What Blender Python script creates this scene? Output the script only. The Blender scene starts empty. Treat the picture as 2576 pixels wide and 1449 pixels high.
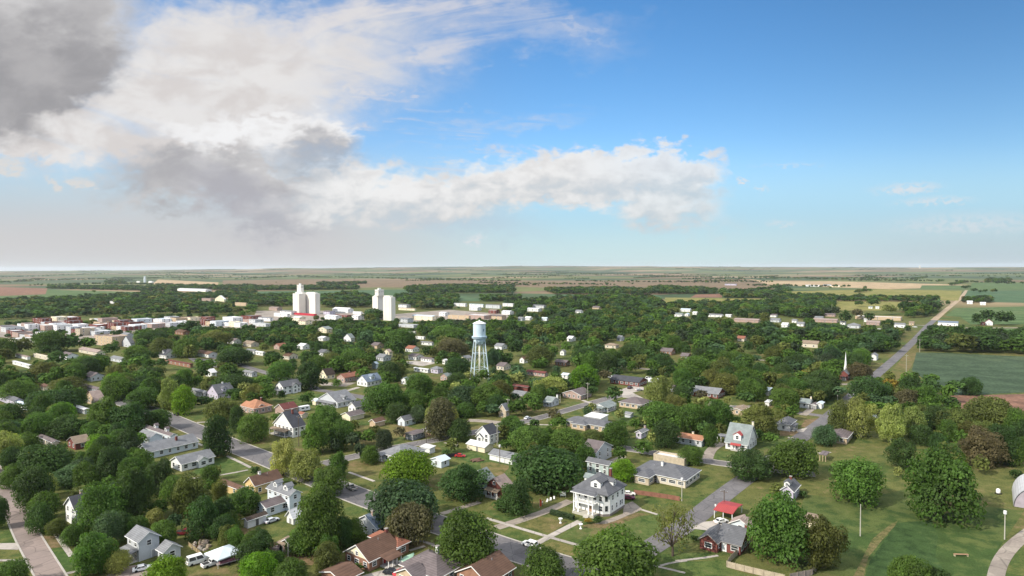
import bpy, math, random
import numpy as np
random.seed(7)
RNG = np.random.default_rng(11)
SC = bpy.context.scene
COL = SC.collection
# ---------------------------------------------------------------- survey of the place
H = 80.0                     # height of the drone above the town, metres
F, CX, CY = 1600.0, 1288.0, 724.5
EYE = 675.0
PITCH = math.atan((CY - EYE) / F)
ROLL = 0.00388
cp, sp = math.cos(PITCH), math.sin(PITCH)
FW = np.array([0, cp, -sp])
_r0 = np.array([1.0, 0, 0]); _u0 = np.array([0, sp, cp])
RT = _r0 * math.cos(ROLL) - _u0 * math.sin(ROLL)
UP = _u0 * math.cos(ROLL) + _r0 * math.sin(ROLL)
CAM = np.array([0, 0, H])
REG = {'o': (0, 0, 1.1925), 'a1': (0, 750, .30363), 'a2': (770, 750, .30363), 'a3': (1540, 750, .30363), 'a4': (2310, 750, .30371),
       'b1': (0, 1130, .20701), 'b2': (500, 1130, .20701), 'b3': (1000, 1130, .20963), 'b4': (1520, 1130, .20963),
       'b5': (2040, 1130, .20701), 'b6': (2552, 1130, .20701), 'c1': (0, 1410, .21942), 'c2': (520, 1410, .21942),
       'c3': (1000, 1410, .21942), 'c4': (1520, 1410, .21942), 'c5': (2040, 1410, .2195), 'c6': (2532, 1410, .21942),
       'd1': (1660, 1400, .13804), 'd2': (1380, 940, .1519), 'd3': (850, 840, .14363)}

def px(reg, x, y):
    a, b, s = REG[reg]
    return ((a + x * s) / 1.1925, (b + y * s) / 1.1925)

def scale_of(reg):
    return REG[reg][2] / 1.1925

def ground_px(X, Y, z=0.0):
    d = FW + RT * ((X - CX) / F) - UP * ((Y - CY) / F)
    t = (z - H) / min(d[2], -1e-4)
    p = CAM + d * t
    return (p[0], p[1])

def g(reg, x, y):
    return ground_px(*px(reg, x, y))

def proj(p):
    v = np.array(p, float) - CAM
    w = v @ FW
    return (CX + F * (v @ RT) / w, CY - F * (v @ UP) / w, w)

def solve_along(p, u, X):
    """metres t so that the ground point p + t u is seen at picture column X"""
    v = np.array([p[0], p[1], 0.0]) - CAM
    u = np.array([u[0], u[1], 0.0])
    k = X - CX
    return (k * (FW @ v) - F * (RT @ v)) / (F * (RT @ u) - k * (FW @ u))

def smooth(a, b, x):
    t = min(1, max(0, (x - a) / (b - a))); return t * t * (3 - 2 * t)

def terr(x, y):
    r = math.hypot(x, y)
    if r < 6000: return 0.0
    az = math.atan2(x, y)
    base = 48 + 82 * math.cos(max(-1.57, min(1.57, az * 2.2))) ** 2
    n = 9 * math.sin(x * .0011 + 1.3) * math.sin(y * .0009 + .4) + 6 * math.sin(x * .0031 + y * .0012) + 4 * math.sin(x * .0052 - y * .0043 + 2)
    return max(0.0, smooth(6000, 17000, r) * base + smooth(6500, 10000, r) * n)

# ---------------------------------------------------------------- mesh helper
class MB:
    def __init__(s): s.v = []; s.f = []; s.m = []
    def poly(s, pts, m=0):
        b = len(s.v); s.v += [tuple(p) for p in pts]; s.f.append(tuple(range(b, b + len(pts)))); s.m.append(m)
    def box(s, x0, x1, y0, y1, z0, z1, m=0, bottom=True, top=True):
        b = len(s.v)
        s.v += [(x0, y0, z0), (x1, y0, z0), (x1, y1, z0), (x0, y1, z0), (x0, y0, z1), (x1, y0, z1), (x1, y1, z1), (x0, y1, z1)]
        fs = [(0, 1, 5, 4), (1, 2, 6, 5), (2, 3, 7, 6), (3, 0, 4, 7)]
        if top: fs.append((4, 5, 6, 7))
        if bottom: fs.append((3, 2, 1, 0))
        for f in fs: s.f.append(tuple(b + i for i in f)); s.m.append(m)
    def prism(s, pts, axis, a0, a1, m=0):
        """closed outline pts (s,z) pushed along x or y; outline given so that it can be concave"""
        n = len(pts); b = len(s.v)
        for a in (a0, a1):
            for (q, z) in pts:
                s.v.append((a, q, z) if axis == 'x' else (q, a, z))
        for i in range(n):
            j = (i + 1) % n
            s.f.append((b + i, b + j, b + n + j, b + n + i)); s.m.append(m)
        s.f.append(tuple(b + i for i in range(n))[::-1]); s.m.append(m)
        s.f.append(tuple(b + n + i for i in range(n))); s.m.append(m)
    def tube(s, pts, r0, r1=None, n=7, m=0):
        r1 = r0 if r1 is None else r1
        P = [np.array(p, float) for p in pts]; b = len(s.v); k = len(P)
        for i, p in enumerate(P):
            t = P[min(i + 1, k - 1)] - P[max(i - 1, 0)]; t = t / (np.linalg.norm(t) + 1e-9)
            a = np.cross(t, (0, 0, 1)) if abs(t[2]) < .95 else np.cross(t, (1, 0, 0))
            a = a / np.linalg.norm(a); c = np.cross(t, a)
            r = r0 + (r1 - r0) * i / max(1, k - 1)
            for j in range(n):
                w = 2 * math.pi * j / n
                s.v.append(tuple(p + r * (math.cos(w) * a + math.sin(w) * c)))
        for i in range(k - 1):
            for j in range(n):
                q = (j + 1) % n
                s.f.append((b + i * n + j, b + i * n + q, b + (i + 1) * n + q, b + (i + 1) * n + j)); s.m.append(m)
        s.f.append(tuple(b + j for j in range(n))[::-1]); s.m.append(m)
        s.f.append(tuple(b + (k - 1) * n + j for j in range(n))); s.m.append(m)
    def lathe(s, prof, c=(0, 0, 0), n=24, m=0):
        b = len(s.v); k = len(prof)
        for (r, z) in prof:
            for j in range(n):
                w = 2 * math.pi * j / n
                s.v.append((c[0] + r * math.cos(w), c[1] + r * math.sin(w), c[2] + z))
        for i in range(k - 1):
            for j in range(n):
                q = (j + 1) % n
                s.f.append((b + i * n + j, b + i * n + q, b + (i + 1) * n + q, b + (i + 1) * n + j)); s.m.append(m)
        if prof[0][0] > .02: s.f.append(tuple(b + j for j in range(n))[::-1]); s.m.append(m)
        if prof[-1][0] > .02: s.f.append(tuple(b + (k - 1) * n + j for j in range(n))); s.m.append(m)
    def build(s, name, mats, parent=None, loc=None, rz=0.0, smoothed=False):
        me = bpy.data.meshes.new(name); me.from_pydata(s.v, [], s.f)
        for mt in (mats if isinstance(mats, (list, tuple)) else [mats]): me.materials.append(mt)
        me.polygons.foreach_set('material_index', s.m)
        if smoothed: me.polygons.foreach_set('use_smooth', [True] * len(s.f))
        me.update()
        o = bpy.data.objects.new(name, me); COL.objects.link(o)
        if parent: o.parent = parent
        if loc is not None: o.location = loc
        if rz: o.rotation_euler = (0, 0, rz)
        return o

def tag(o, label=None, cat=None, group=None, kind=None):
    if label: o['label'] = label
    if cat: o['category'] = cat
    if group: o['group'] = group
    if kind: o['kind'] = kind
    return o

def thing(name, label, cat, loc, rz=0.0, group=None):
    o = bpy.data.objects.new(name, None); COL.objects.link(o)
    o.empty_display_size = 0.5
    o.location = loc; o.rotation_euler = (0, 0, rz)
    return tag(o, label, cat, group)

# ---------------------------------------------------------------- materials
_M = {}
class NT:
    """small helper round a node tree"""
    def __init__(s, tree): s.t = tree; s.n = tree.nodes; s.l = tree.links
    def new(s, typ, **kw):
        n = s.n.new(typ)
        for k, v in kw.items(): setattr(n, k, v)
        return n
    def link(s, a, b): s.l.new(a, b)
    def put(s, sock, v):
        if isinstance(v, bpy.types.NodeSocket): s.l.new(v, sock)
        elif v is not None: sock.default_value = v
    def math(s, op, a, b=None, c=None, clamp=False):
        n = s.new('ShaderNodeMath', operation=op, use_clamp=clamp)
        for i, v in enumerate((a, b, c)):
            if v is not None: s.put(n.inputs[i], v)
        return n.outputs[0]
    def mix(s, f, a, b, blend='MIX'):
        n = s.new('ShaderNodeMix', data_type='RGBA', blend_type=blend, clamp_factor=True)
        s.put(n.inputs[0], f); s.put(n.inputs[6], a); s.put(n.inputs[7], b)
        return n.outputs[2]
    def sstep(s, x, a, b, lo=0.0, hi=1.0):
        n = s.new('ShaderNodeMapRange', interpolation_type='SMOOTHSTEP')
        s.put(n.inputs[0], x); s.put(n.inputs[1], a); s.put(n.inputs[2], b); s.put(n.inputs[3], lo); s.put(n.inputs[4], hi)
        return n.outputs[0]
    def noise(s, vec, scale, detail=4, rough=.55, dist=0.0, dims='3D'):
        n = s.new('ShaderNodeTexNoise', noise_dimensions=dims)
        s.put(n.inputs['Vector'], vec); s.put(n.inputs['Scale'], scale); s.put(n.inputs['Detail'], detail)
        s.put(n.inputs['Roughness'], rough); s.put(n.inputs['Distortion'], dist)
        return n.outputs['Fac']

def rgba(c): return (c[0], c[1], c[2], 1.0)

def new_mat(name):
    m = bpy.data.materials.new(name); m.use_nodes = True
    nt = NT(m.node_tree)
    return m, nt, m.node_tree.nodes['Principled BSDF']

def mat(c, rough=.75, var=.12, scale=.6, kind='', metal=0.0):
    """a surface of base colour c, mottled a little; kind: shingle, siding, brick"""
    key = (tuple(round(x, 4) for x in c), rough, var, scale, kind, metal)
    if key in _M: return _M[key]
    m, nt, b = new_mat(kind or 'surface')
    geo = nt.new('ShaderNodeNewGeometry')
    tc = nt.new('ShaderNodeTexCoord')
    n1 = nt.noise(geo.outputs['Position'], scale, 5, .6)
    n2 = nt.noise(geo.outputs['Position'], scale * 9, 2, .5)
    f = nt.math('ADD', nt.math('MULTIPLY', n1, .7), nt.math('MULTIPLY', n2, .3))
    v = nt.sstep(f, .3, .7, 1 - var, 1 + var)
    if kind in ('shingle', 'siding', 'metal', 'brick'):
        w = nt.new('ShaderNodeTexWave', wave_type='BANDS', bands_direction='Z' if kind != 'metal' else 'X', wave_profile='SAW')
        nt.put(w.inputs['Vector'], tc.outputs['Object'])
        nt.put(w.inputs['Scale'], {'shingle': 1.1, 'siding': 1.4, 'metal': .55, 'brick': 2.0}[kind])
        nt.put(w.inputs['Distortion'], .6 if kind == 'shingle' else .05)
        amt = {'shingle': .16, 'siding': .10, 'metal': .10, 'brick': .12}[kind]
        v = nt.math('MULTIPLY', v, nt.sstep(w.outputs['Fac'], 0, 1, 1 - amt, 1 + amt))
    mul = nt.new('ShaderNodeVectorMath', operation='SCALE')
    nt.put(mul.inputs[0], tuple(c)); nt.put(mul.inputs['Scale'], v)
    nt.link(mul.outputs[0], b.inputs['Base Color'])
    b.inputs['Roughness'].default_value = rough
    b.inputs['Metallic'].default_value = metal
    b.inputs['Specular IOR Level'].default_value = .3
    _M[key] = m
    return m

def glass():
    if 'glass' in _M: return _M['glass']
    m, nt, b = new_mat('window_glass')
    geo = nt.new('ShaderNodeNewGeometry')
    f = nt.noise(geo.outputs['Position'], .9, 2)
    nt.link(nt.mix(nt.sstep(f, .4, .62), (.012, .015, .02, 1), (.07, .08, .085, 1)), b.inputs['Base Color'])
    b.inputs['Roughness'].default_value = .12
    _M['glass'] = m; return m

PAL = dict(W=(.72, .72, .70), CR=(.74, .66, .48), LG=(.50, .52, .54), BW=(.60, .66, .70), TN=(.48, .37, .25), YL=(.62, .46, .22),
           RB=(.165, .055, .045), BR=(.27, .145, .095), PK=(.38, .275, .235), LV=(.50, .46, .56), ST=(.45, .38, .28), GG=(.42, .50, .48),
           MG=(.27, .28, .30), BE=(.58, .52, .42), DB=(.05, .04, .04), SIL=(.74, .74, .74),
           g1=(.185, .19, .20), g2=(.115, .118, .128), g3=(.058, .06, .07), br=(.125, .072, .05), rd=(.24, .10, .065), mv=(.135, .112, .112),
           tn=(.24, .185, .135), wh=(.62, .62, .62), rm=(.36, .055, .05), gg=(.20, .23, .225), db=(.055, .04, .032), bw=(.55, .64, .70),
           pk=(.29, .225, .20), dr=(.14, .045, .04), bl=(.16, .20, .26), or_=(.34, .165, .095))
# ---------------------------------------------------------------- camera, air, sun and sky
cam = bpy.data.cameras.new('camera'); co = bpy.data.objects.new('camera', cam); COL.objects.link(co)
from mathutils import Matrix
M = Matrix(((RT[0], UP[0], -FW[0], 0), (RT[1], UP[1], -FW[1], 0), (RT[2], UP[2], -FW[2], H), (0, 0, 0, 1)))
co.matrix_world = M
cam.sensor_width = 36; cam.lens = F / 2576 * 36
cam.clip_start = .5; cam.clip_end = 120000
SC.camera = co
SC.view_settings.view_transform = 'Standard'; SC.view_settings.look = 'None'
EXPO = .40
SC.view_settings.exposure = EXPO; SC.view_settings.gamma = 1.0
SC.render.engine = 'CYCLES'
SC.cycles.max_bounces = 6; SC.cycles.diffuse_bounces = 3; SC.cycles.glossy_bounces = 2; SC.cycles.transmission_bounces = 4
SC.cycles.volume_bounces = 1; SC.cycles.transparent_max_bounces = 6
SC.cycles.use_denoising = True
SC.cycles.sample_clamp_indirect = 4

SUN_EL = math.radians(37)
SUN_AZ = math.atan2(-.86, -.51)        # compass direction of the sun measured from +Y towards +X
sdir = np.array([math.cos(SUN_EL) * math.sin(SUN_AZ), math.cos(SUN_EL) * math.cos(SUN_AZ), math.sin(SUN_EL)])
sl = bpy.data.lights.new('sun', 'SUN'); sl.energy = 4.0; sl.angle = math.radians(.6); sl.color = (1.0, .93, .82)
so = bpy.data.objects.new('sun', sl); COL.objects.link(so)
from mathutils import Vector
so.rotation_euler = Vector(tuple(sdir)).to_track_quat('Z', 'Y').to_euler()
so.location = (0, 0, 400)

def build_world():
    w = bpy.data.worlds.new('World'); SC.world = w; w.use_nodes = True
    nt = NT(w.node_tree); n = w.node_tree.nodes
    bg = n['Background']
    sky = nt.new('ShaderNodeTexSky', sky_type='NISHITA')
    sky.sun_disc = False; sky.sun_elevation = SUN_EL; sky.sun_rotation = SUN_AZ
    sky.altitude = 400; sky.air_density = 1.0; sky.dust_density = .6; sky.ozone_density = 2.0
    tc = nt.new('ShaderNodeTexCoord')
    sep = nt.new('ShaderNodeSeparateXYZ'); nt.link(tc.outputs['Generated'], sep.inputs[0])
    yy = nt.math('MAXIMUM', nt.math('ABSOLUTE', sep.outputs[1]), .12)
    U = nt.math('DIVIDE', sep.outputs[0], yy)           # east-west slope of the view
    V = nt.math('DIVIDE', sep.outputs[2], yy)           # height slope of the view
    # cloud chart: X 0..2.6, Y up 0..0.7 in thousands
    X = nt.math('ADD', nt.math('MULTIPLY', U, 1.6), 1.288)
    Y = nt.math('MULTIPLY', V, 1.6)
    cv = nt.new('ShaderNodeCombineXYZ'); nt.link(X, cv.inputs[0]); nt.link(Y, cv.inputs[1])
    cvs = nt.new('ShaderNodeVectorMath', operation='MULTIPLY'); nt.link(cv.outputs[0], cvs.inputs[0]); cvs.inputs[1].default_value = (1, 1.7, 1)
    P = cvs.outputs[0]
    # big and small billows
    nA = nt.noise(P, 3.2, 3, .5)
    off = nt.new('ShaderNodeVectorMath', operation='ADD'); nt.link(P, off.inputs[0]); off.inputs[1].default_value = (7.3, 2.1, 4.4)
    nB = nt.noise(off.outputs[0], 3.0, 3, .5)
    nD = nt.noise(P, 7.0, 9, .58, .3)                    # fine detail
    nE = nt.noise(off.outputs[0], 17.0, 6, .6, .2)
    wx = nt.math('MULTIPLY', nt.math('SUBTRACT', nA, .5), .30)
    wy = nt.math('MULTIPLY', nt.math('SUBTRACT', nB, .5), .17)
    wx = nt.math('ADD', wx, nt.math('MULTIPLY', nt.math('SUBTRACT', nD, .5), .16))
    wy = nt.math('ADD', wy, nt.math('MULTIPLY', nt.math('SUBTRACT', nE, .5), .12))
    nG = nt.noise(off.outputs[0], 34.0, 6, .6, .3)
    wx = nt.math('ADD', wx, nt.math('MULTIPLY', nt.math('SUBTRACT', nG, .5), .05)); wy = nt.math('ADD', wy, nt.math('MULTIPLY', nt.math('SUBTRACT', nG, .5), .05))
    XW = nt.math('ADD', X, wx); YW = nt.math('ADD', Y, wy)
    # wind-drawn fibres, rising towards the upper left .. right
    def fibre(ang, sx, sy, seed, detail=7, rough=.62):
        mp = nt.new('ShaderNodeMapping'); nt.link(cv.outputs[0], mp.inputs[0])
        mp.inputs['Rotation'].default_value = (0, 0, math.radians(ang)); mp.inputs['Scale'].default_value = (1, 1, 1); mp.inputs['Location'].default_value = (seed, seed * .7, 0)
        sc = nt.new('ShaderNodeVectorMath', operation='MULTIPLY'); nt.link(mp.outputs[0], sc.inputs[0]); sc.inputs[1].default_value = (sx, sy, 1)
        return nt.noise(sc.outputs[0], 1.0, detail, rough, .9)
    f1 = fibre(-12, 2.2, 13, 3.1); f2 = fibre(14, 2.0, 12, 8.7)
    f3 = fibre(4, 3.0, 26, 5.5)
    def blob(cx, cy, rx, ry, ang=0, soft=.35, xw=XW, yw=YW, power=2):
        """1 inside a tilted soft oval; cx, cy in chart pixels with y down from the top as seen"""
        c, s = math.cos(math.radians(ang)), math.sin(math.radians(ang))
        dx = nt.math('SUBTRACT', xw, cx / 1000); dy = nt.math('SUBTRACT', yw, (675 - cy) / 1000)
        a = nt.math('ADD', nt.math('MULTIPLY', dx, c / (rx / 1000)), nt.math('MULTIPLY', dy, s / (rx / 1000)))
        b = nt.math('ADD', nt.math('MULTIPLY', dx, -s / (ry / 1000)), nt.math('MULTIPLY', dy, c / (ry / 1000)))
        q = nt.math('SQRT', nt.math('ADD', nt.math('MULTIPLY', a, a), nt.math('MULTIPLY', b, b)))
        return nt.sstep(q, 1 - soft, 1 + soft, 1.0, 0.0)
    MX = lambda a, b: nt.math('MAXIMUM', a, b)
    MUL = lambda a, b: nt.math('MULTIPLY', a, b)
    def union(*bs):
        r = bs[0]
        for b in bs[1:]: r = MX(r, b)
        return r
    # --- colours (as radiance of the lit cloud)
    WHT = (.80, .785, .78); CRM = (.69, .655, .645); GRY = (.435, .43, .45); GRL = (.60, .59, .595); BLG = (.45, .45, .51)
    col = sky.outputs[0]
    hs = nt.new('ShaderNodeHueSaturation'); nt.link(col, hs.inputs['Color'])
    hs.inputs['Hue'].default_value = SKY_HUE; hs.inputs['Saturation'].default_value = SKY_SAT; hs.inputs['Value'].default_value = SKY_VAL
    K = 1 / (BGS * 2 ** EXPO)
    sk = lambda c: (c[0] * K, c[1] * K, c[2] * K, 1)
    gain = nt.new('ShaderNodeVectorMath', operation='SCALE'); nt.link(hs.outputs[0], gain.inputs[0])
    nt.put(gain.inputs['Scale'], nt.sstep(X, 1.25, 2.6, 1.36, .84))         # brighter beside the sunlit clouds
    col = gain.outputs[0]
    # clear air pales and greens a little towards the horizon
    lowfade = nt.sstep(Y, .10, .33, 1.0, 0.0)
    col = nt.mix(MUL(lowfade, .85), col, sk((.395, .645, .815)))
    col = nt.mix(MUL(nt.sstep(Y, .0, .16, 1.0, 0.0), .85), col, sk((.61, .79, .79)))
    # high haze in the west (left): warm grey veil near the horizon, and far right a greyer one
    veil = MUL(nt.sstep(X, .75, 1.45, 1.0, 0.0), nt.sstep(Y, .06, .34, 1.0, .12))
    col = nt.mix(MUL(veil, .95), col, sk((.615, .595, .60)))
    veil3 = MUL(nt.sstep(X, -.3, .45, 1.0, 0.0), nt.sstep(Y, .08, .28))
    col = nt.mix(MUL(veil3, .55), col, sk((.42, .55, .64)))
    veil2 = MUL(nt.sstep(X, 1.7, 2.5, 0.0, 1.0), nt.sstep(Y, .0, .17, 1.0, 0.0))
    col = nt.mix(MUL(veil2, .8), col, sk((.47, .56, .63)))
    # --- thin high cloud: fans of cirrus
    ci = union(blob(860, 105, 320, 105, 14, .65), MUL(blob(1140, 45, 300, 60, -9, .8), .8), MUL(blob(1100, 125, 300, 34, 4, .8), .8), MUL(blob(1390, 75, 130, 16, -14, .8), .6))
    ci = MUL(ci, nt.sstep(nt.math('ADD', MUL(f1, .75), MUL(nD, .25)), .34, .58, .08, 1.0))
    ci2 = union(blob(770, 200, 300, 110, 16, .7), blob(500, 150, 230, 110, 10, .6))
    ci2 = MUL(ci2, nt.sstep(f2, .25, .58, .35, 1.0))
    ci3 = MUL(union(blob(1000, 330, 330, 26, 6, .8), blob(960, 235, 200, 14, -8, .8), blob(1120, 385, 260, 22, -3, .8)), nt.sstep(f3, .42, .66))
    col = nt.mix(MUL(MX(ci, MUL(ci3, .8)), .93), col, sk((.72, .70, .73)))
    col = nt.mix(MUL(ci2, .97), col, sk(nt_mixc((.74, .72, .72), WHT, .3)))
    # --- the white shield that joins the two dark clouds
    sh = union(blob(430, 260, 400, 130, 14, .42), blob(260, 330, 330, 110, -14, .4), blob(620, 330, 210, 90, 0, .45), blob(110, 360, 150, 60, -10, .35))
    shc = nt.mix(nt.sstep(nD, .38, .62), sk(CRM), sk(WHT))
    col = nt.mix(MUL(sh, nt.sstep(f2, .16, .45, .55, 1.0)), col, shc)
    # --- grey cloud with a flat base and its rain shaft
    crown = union(blob(640, 325, 175, 42, 2, .5), blob(800, 355, 76, 40, -20, .5), MUL(blob(500, 325, 100, 30, 0, .6), .8))
    col = nt.mix(MUL(crown, nt.sstep(nE, .36, .52, .6, 1.0)), col, sk((.90, .90, .91)))
    mid = union(blob(510, 450, 235, 74, 3, .42), blob(650, 468, 165, 88, -16, .40), MUL(blob(745, 395, 120, 64, -10, .5), .75), MUL(blob(870, 485, 140, 52, -8, .5), .75))
    lit = nt.sstep(nt.math('ADD', nt.math('ADD', YW, MUL(nt.math('SUBTRACT', nD, .5), .30)), MUL(nt.math('SUBTRACT', X, .6), .06)), .265, .365)
    lit2 = nt.sstep(nt.math('ADD', MUL(nD, .6), MUL(nA, .4)), .42, .60)
    mc = nt.mix(lit, nt.mix(lit2, sk(GRY), sk(GRL)), nt.mix(lit2, sk((.74, .72, .71)), sk((.90, .90, .91))))
    col = nt.mix(mid, col, mc)
    rain = blob(640, 515, 170, 66, -14, .7)
    col = nt.mix(MUL(rain, .55), col, sk(BLG))
    rain2 = blob(1180, 560, 150, 36, -8, .8)
    col = nt.mix(MUL(rain2, .5), col, sk((.50, .60, .70)))
    # --- bright bank of cumulus running to the east
    bank = union(blob(1080, 490, 330, 72, 2, .34), blob(1420, 462, 260, 66, 3, .26), blob(1660, 440, 150, 66, 0, .20), blob(1700, 510, 120, 62, -10, .5),
                 blob(980, 525, 260, 45, 0, .5))
    bl = nt.sstep(nt.math('ADD', MUL(nD, .55), MUL(nE, .45)), .38, .58)
    bk = nt.sstep(nt.math('ADD', YW, MUL(nt.math('SUBTRACT', nD, .5), .22)), .11, .235)
    bc = nt.mix(bk, nt.mix(bl, sk((.55, .62, .68)), sk((.68, .68, .68))), nt.mix(bl, sk((.74, .73, .73)), sk((.87, .87, .87))))
    col = nt.mix(MUL(bank, nt.sstep(X, 1.35, 1.75, 1.0, .84)), col, bc)
    # --- storm cloud overhead in the west
    st = union(blob(90, 140, 285, 128, 16, .26), blob(-140, 60, 440, 230, 0, .34), blob(200, 50, 180, 130, 20, .6), blob(0, 280, 90, 80, 0, .6))
    sgl = nt.sstep(nt.math('ADD', MUL(nA, .45), MUL(nD, .55)), .40, .60)
    top = nt.sstep(nt.math('ADD', YW, MUL(XW, .16)), .54, .72)
    stc = nt.mix(top, nt.mix(sgl, sk((.34, .335, .35)), sk((.45, .44, .45))), nt.mix(sgl, sk((.50, .49, .50)), sk((.68, .67, .675))))
    col = nt.mix(st, col, stc)
    # --- small fair-weather clouds
    nF = nt.noise(P, 48.0, 5, .62, .3)
    XS = nt.math('ADD', X, MUL(nt.math('SUBTRACT', nE, .5), .12)); YS = nt.math('ADD', Y, MUL(nt.math('SUBTRACT', nF, .5), .055))
    sb = lambda *a: blob(*a, xw=XS, yw=YS)
    tiny = union(sb(30, 416, 44, 23, -14, .3), sb(140, 458, 26, 8, -35, .5), sb(215, 456, 34, 10, -8, .5))
    col = nt.mix(MUL(MUL(tiny, .9), nt.sstep(nF, .34, .56, .35, 1.0)), col, sk((.72, .70, .68)))
    tiny2 = union(sb(1860, 458, 20, 9, 0, .5), MUL(sb(1918, 478, 20, 7, 0, .6), .6), MUL(sb(2280, 478, 66, 13, 3, .7), .75), MUL(sb(2350, 508, 80, 8, 2, .7), .65),
                  MUL(sb(1960, 563, 34, 7, 0, .7), .5), MUL(sb(1200, 600, 14, 12, 0, .7), .8), MUL(sb(1985, 418, 76, 3, 1, .8), .35), MUL(sb(2440, 565, 150, 22, 1, .9), .5))
    col = nt.mix(MUL(tiny2, nt.sstep(nF, .36, .58, .1, 1.0)), col, sk((.76, .77, .80)))
    # broken bright cloud deck, added above the drone's view to lift ambient light
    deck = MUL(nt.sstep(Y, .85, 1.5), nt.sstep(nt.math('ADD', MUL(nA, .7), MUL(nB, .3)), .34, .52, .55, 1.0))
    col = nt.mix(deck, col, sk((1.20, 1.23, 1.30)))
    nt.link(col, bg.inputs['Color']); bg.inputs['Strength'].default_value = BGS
    w.cycles.sampling_method = 'MANUAL'; w.cycles.sample_map_resolution = 512

def nt_mixc(a, b, t): return tuple(a[i] * (1 - t) + b[i] * t for i in range(3))
BGS = .10
SKY_HUE, SKY_SAT, SKY_VAL = .5, 1.30, 1.42 / 2 ** EXPO
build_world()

def build_haze():
    mb = MB(); mb.box(-46000, 46000, -2000, 46000, -1.5, 240)
    m = bpy.data.materials.new('haze_air'); m.use_nodes = True
    t = m.node_tree; t.nodes.clear()
    out = t.nodes.new('ShaderNodeOutputMaterial'); v = t.nodes.new('ShaderNodeVolumePrincipled')
    v.inputs['Density'].default_value = HAZE; v.inputs['Color'].default_value = (.86, .92, 1, 1); v.inputs['Anisotropy'].default_value = .2
    t.links.new(v.outputs[0], out.inputs['Volume'])
    o = mb.build('haze', m); tag(o, 'thin pale haze lying over the whole plain', None, None, 'stuff')
HAZE = 2.6e-5
build_haze()
# ---------------------------------------------------------------- the ground, fields and roads
GA = math.radians(-37)                               # the street grid is turned 37 degrees
UX = np.array([math.cos(GA), math.sin(GA)]); UY = np.array([-math.sin(GA), math.cos(GA)])

def grass_mat(name, cols, s1=.05, s2=.5, s3=3.0, rows=None):
    """patchy turf or crop: three base colours blended by noise"""
    m, nt, b = new_mat(name)
    geo = nt.new('ShaderNodeNewGeometry'); P = geo.outputs['Position']
    a = nt.noise(P, s1, 4, .6, .5); c = nt.noise(P, s2, 5, .65); d = nt.noise(P, s3, 3, .6)
    f = nt.math('ADD', nt.math('MULTIPLY', a, .5), nt.math('MULTIPLY', c, .5))
    col = nt.mix(nt.sstep(f, .41, .50), rgba(cols[0]), rgba(cols[1]))
    col = nt.mix(nt.sstep(f, .52, .61), col, rgba(cols[2]))
    k = nt.sstep(nt.math('ADD', nt.math('MULTIPLY', c, .45), nt.math('MULTIPLY', d, .55)), .34, .66, .64, 1.32)
    if rows:
        mp = nt.new('ShaderNodeMapping'); nt.link(P, mp.inputs[0]); mp.inputs['Rotation'].default_value = (0, 0, rows[0])
        w = nt.new('ShaderNodeTexWave', bands_direction='X'); nt.link(mp.outputs[0], w.inputs['Vector'])
        w.inputs['Scale'].default_value = rows[1]; w.inputs['Distortion'].default_value = 1.5; w.inputs['Detail'].default_value = 2
        k = nt.math('MULTIPLY', k, nt.sstep(w.outputs['Fac'], 0, 1, .9, 1.08))
    mul = nt.new('ShaderNodeVectorMath', operation='SCALE'); nt.link(col, mul.inputs[0]); nt.link(k, mul.inputs['Scale'])
    nt.link(mul.outputs[0], b.inputs['Base Color']); b.inputs['Roughness'].default_value = .95
    b.inputs['Specular IOR Level'].default_value = .1
    return m

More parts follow.
